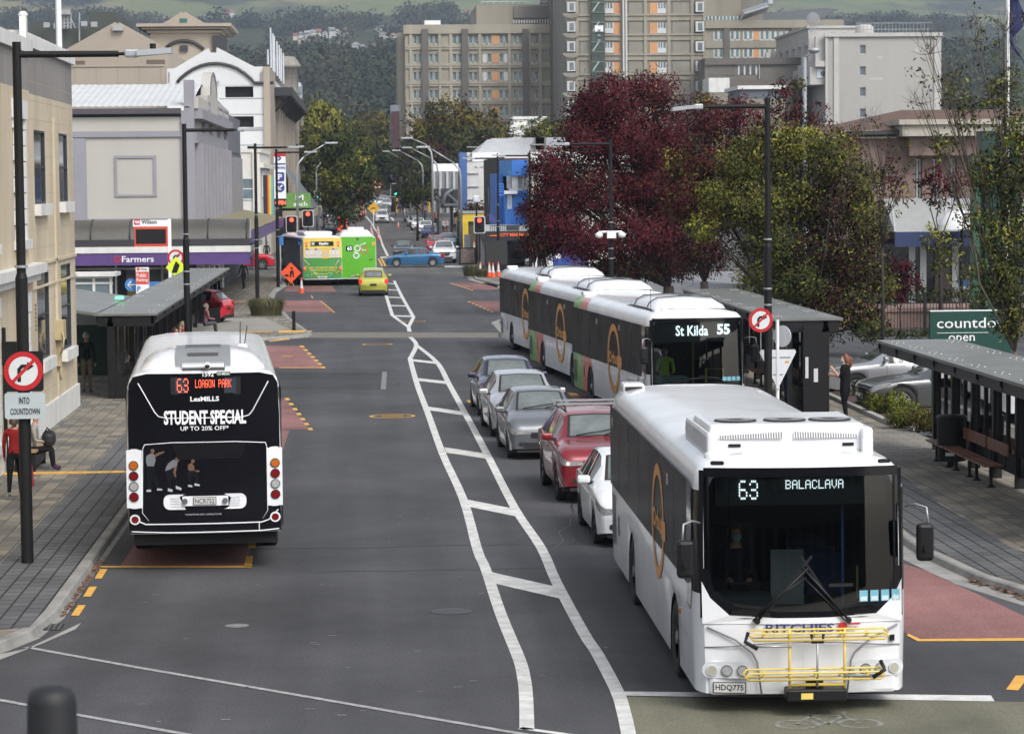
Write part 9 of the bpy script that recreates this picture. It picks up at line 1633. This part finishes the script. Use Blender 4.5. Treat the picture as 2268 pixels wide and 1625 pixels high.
for x,y,pz,t,l,hr,lab in((540,645,'walk',(.03,.04,.03),(.02,.02,.025),(.05,.04,.03),'person in dark green jacket walking under the department store awning'),(533,610,'walk2',(.04,.045,.05),(.02,.02,.025),(.05,.04,.03),'person carrying a bag under the far awning'),(556,600,'stand',(.09,.1,.12),(.03,.05,.1),(.2,.15,.1),'person in grey check shirt and jeans near the red off roader'),(472,668,'stand',(.02,.02,.022),(.02,.02,.022),(.05,.04,.03),'person in black behind the red hatchback'),(591,587,'stand',(.012,.012,.014),(.02,.02,.022),(.15,.08,.06),'bald man in black tee shirt by the rainbow banner'),(482,662,'walk',(.03,.03,.035),(.02,.02,.02),(.05,.04,.03),'second person in black behind the red hatchback'),(1181,608,'stand',(.02,.02,.028),(.02,.02,.025),(.04,.03,.02),'person in black by the lamp post at the dark red tree'),(1195,612,'walk',(.015,.015,.02),(.02,.02,.02),(.03,.02,.02),'dark haired person in black above the rear bus roof'),(1206,613,'stand',(.02,.022,.025),(.02,.02,.02),(.3,.2,.15),'bald broad man in charcoal above the rear bus roof'),(982,520,'walk',(.4,.42,.45),(.03,.03,.05),(.05,.03,.02),'pedestrian in white top on the right footpath beside the parked cars'),(990,520,'walk2',(.45,.42,.42),(.12,.06,.05),(.05,.03,.02),'pedestrian in white top and brown skirt on the right footpath'),(1007,515,'stand',(.4,.36,.26),(.04,.03,.02),(.05,.03,.02),'pedestrian in cream top near the grey vault'),(941,490,'walk',(.05,.045,.03),(.03,.03,.03),(.05,.03,.02),'person in olive walking by the grey parked car'),(966,500,'stand',(.5,.12,.04),(.03,.03,.03),(.05,.03,.02),'worker in orange vest on the right footpath'),(936,478,'stand',(.4,.1,.12),(.02,.03,.08),(.05,.03,.02),'person in pink top by the yellow poles'),(930,477,'walk',(.4,.4,.42),(.03,.03,.03),(.05,.03,.02),'person in grey beside the pink topped person'),(886,474,'walk',(.03,.03,.08),(.02,.02,.03),(.05,.03,.02),'person in navy near the green traffic light'),(893,477,'walk2',(.02,.02,.05),(.02,.02,.03),(.05,.03,.02),'second person in navy near the green traffic light'),(808,446,'walk',(.03,.03,.03),(.1,.02,.02),(.03,.02,.02),'dark clothed person crossing before the stop paddle'),(717,500,'stand',(.02,.02,.022),(.02,.02,.025),(.03,.02,.02),'person in black on the far left footpath'),(795,492,'stand',(.03,.03,.03),(.6,.1,.03),(.03,.02,.02),'road worker with orange trousers beside the yellow car')):
 g=GR(x,y);person(lab,(g.x,g.y,roadz(g.y)+(.0 if 790<x<812 else .1)),rng_yaw if False else RN.uniform(-.6,.6)+(PI if x>900 else 0),1.7,pz,t,l,hair=hr,lod=1)
person('driver in bright green vest behind the windscreen of the route 55 bus',tuple(V(rear_anchor(1263,78.6,RZ))+Matrix.Rotation(RZ,3,'Z')@V((-.62,1.2,.75))),PI+RZ,1.72,'sit',(.3,.5,.05),(.03,.03,.04),hair=(.04,.03,.03),mask=True,lod=1)
# ------------------------------------------------------------------ camera, light, air
cam=bpy.data.cameras.new('camera');co=bpy.data.objects.new('camera',cam);COL.objects.link(co)
R=Matrix((AX[0],AX[1],-AX[2])).transposed().to_4x4();co.matrix_world=Matrix.Translation(CAM)@R
cam.sensor_width=36;cam.lens=36*F/2268;cam.clip_start=.5;cam.clip_end=20000
cam.dof.use_dof=True;cam.dof.focus_distance=47;cam.dof.aperture_fstop=7.5
bpy.context.scene.camera=co
SE,SR=rad(46),rad(150)
w=bpy.data.worlds.new('World');bpy.context.scene.world=w;w.use_nodes=True
N=w.node_tree.nodes;L=w.node_tree.links;bg=N['Background']
sk=N.new('ShaderNodeTexSky');sk.sky_type='NISHITA';sk.sun_disc=False;sk.sun_elevation=SE;sk.sun_rotation=SR;sk.air_density=1.0;sk.dust_density=3.0
hs=N.new('ShaderNodeHueSaturation');hs.inputs['Saturation'].default_value=.3
L.new(sk.outputs[0],hs.inputs['Color']);L.new(hs.outputs[0],bg.inputs[0]);bg.inputs[1].default_value=.13
sl=bpy.data.lights.new('sun','SUN');sl.energy=1.1;sl.angle=rad(25);sl.color=(1,.97,.93)
so=bpy.data.objects.new('sun',sl);COL.objects.link(so)
sd=V((math.sin(SR)*math.cos(SE),math.cos(SR)*math.cos(SE),math.sin(SE)))
so.rotation_euler=sd.to_track_quat('Z','Y').to_euler()
s=bpy.context.scene;s.view_settings.view_transform='Standard';s.view_settings.look='None';s.view_settings.exposure=0.85
s.cycles.use_denoising=True
s.cycles.max_bounces=6;s.cycles.diffuse_bounces=2;s.cycles.glossy_bounces=3;s.cycles.transparent_max_bounces=12;s.cycles.volume_bounces=0
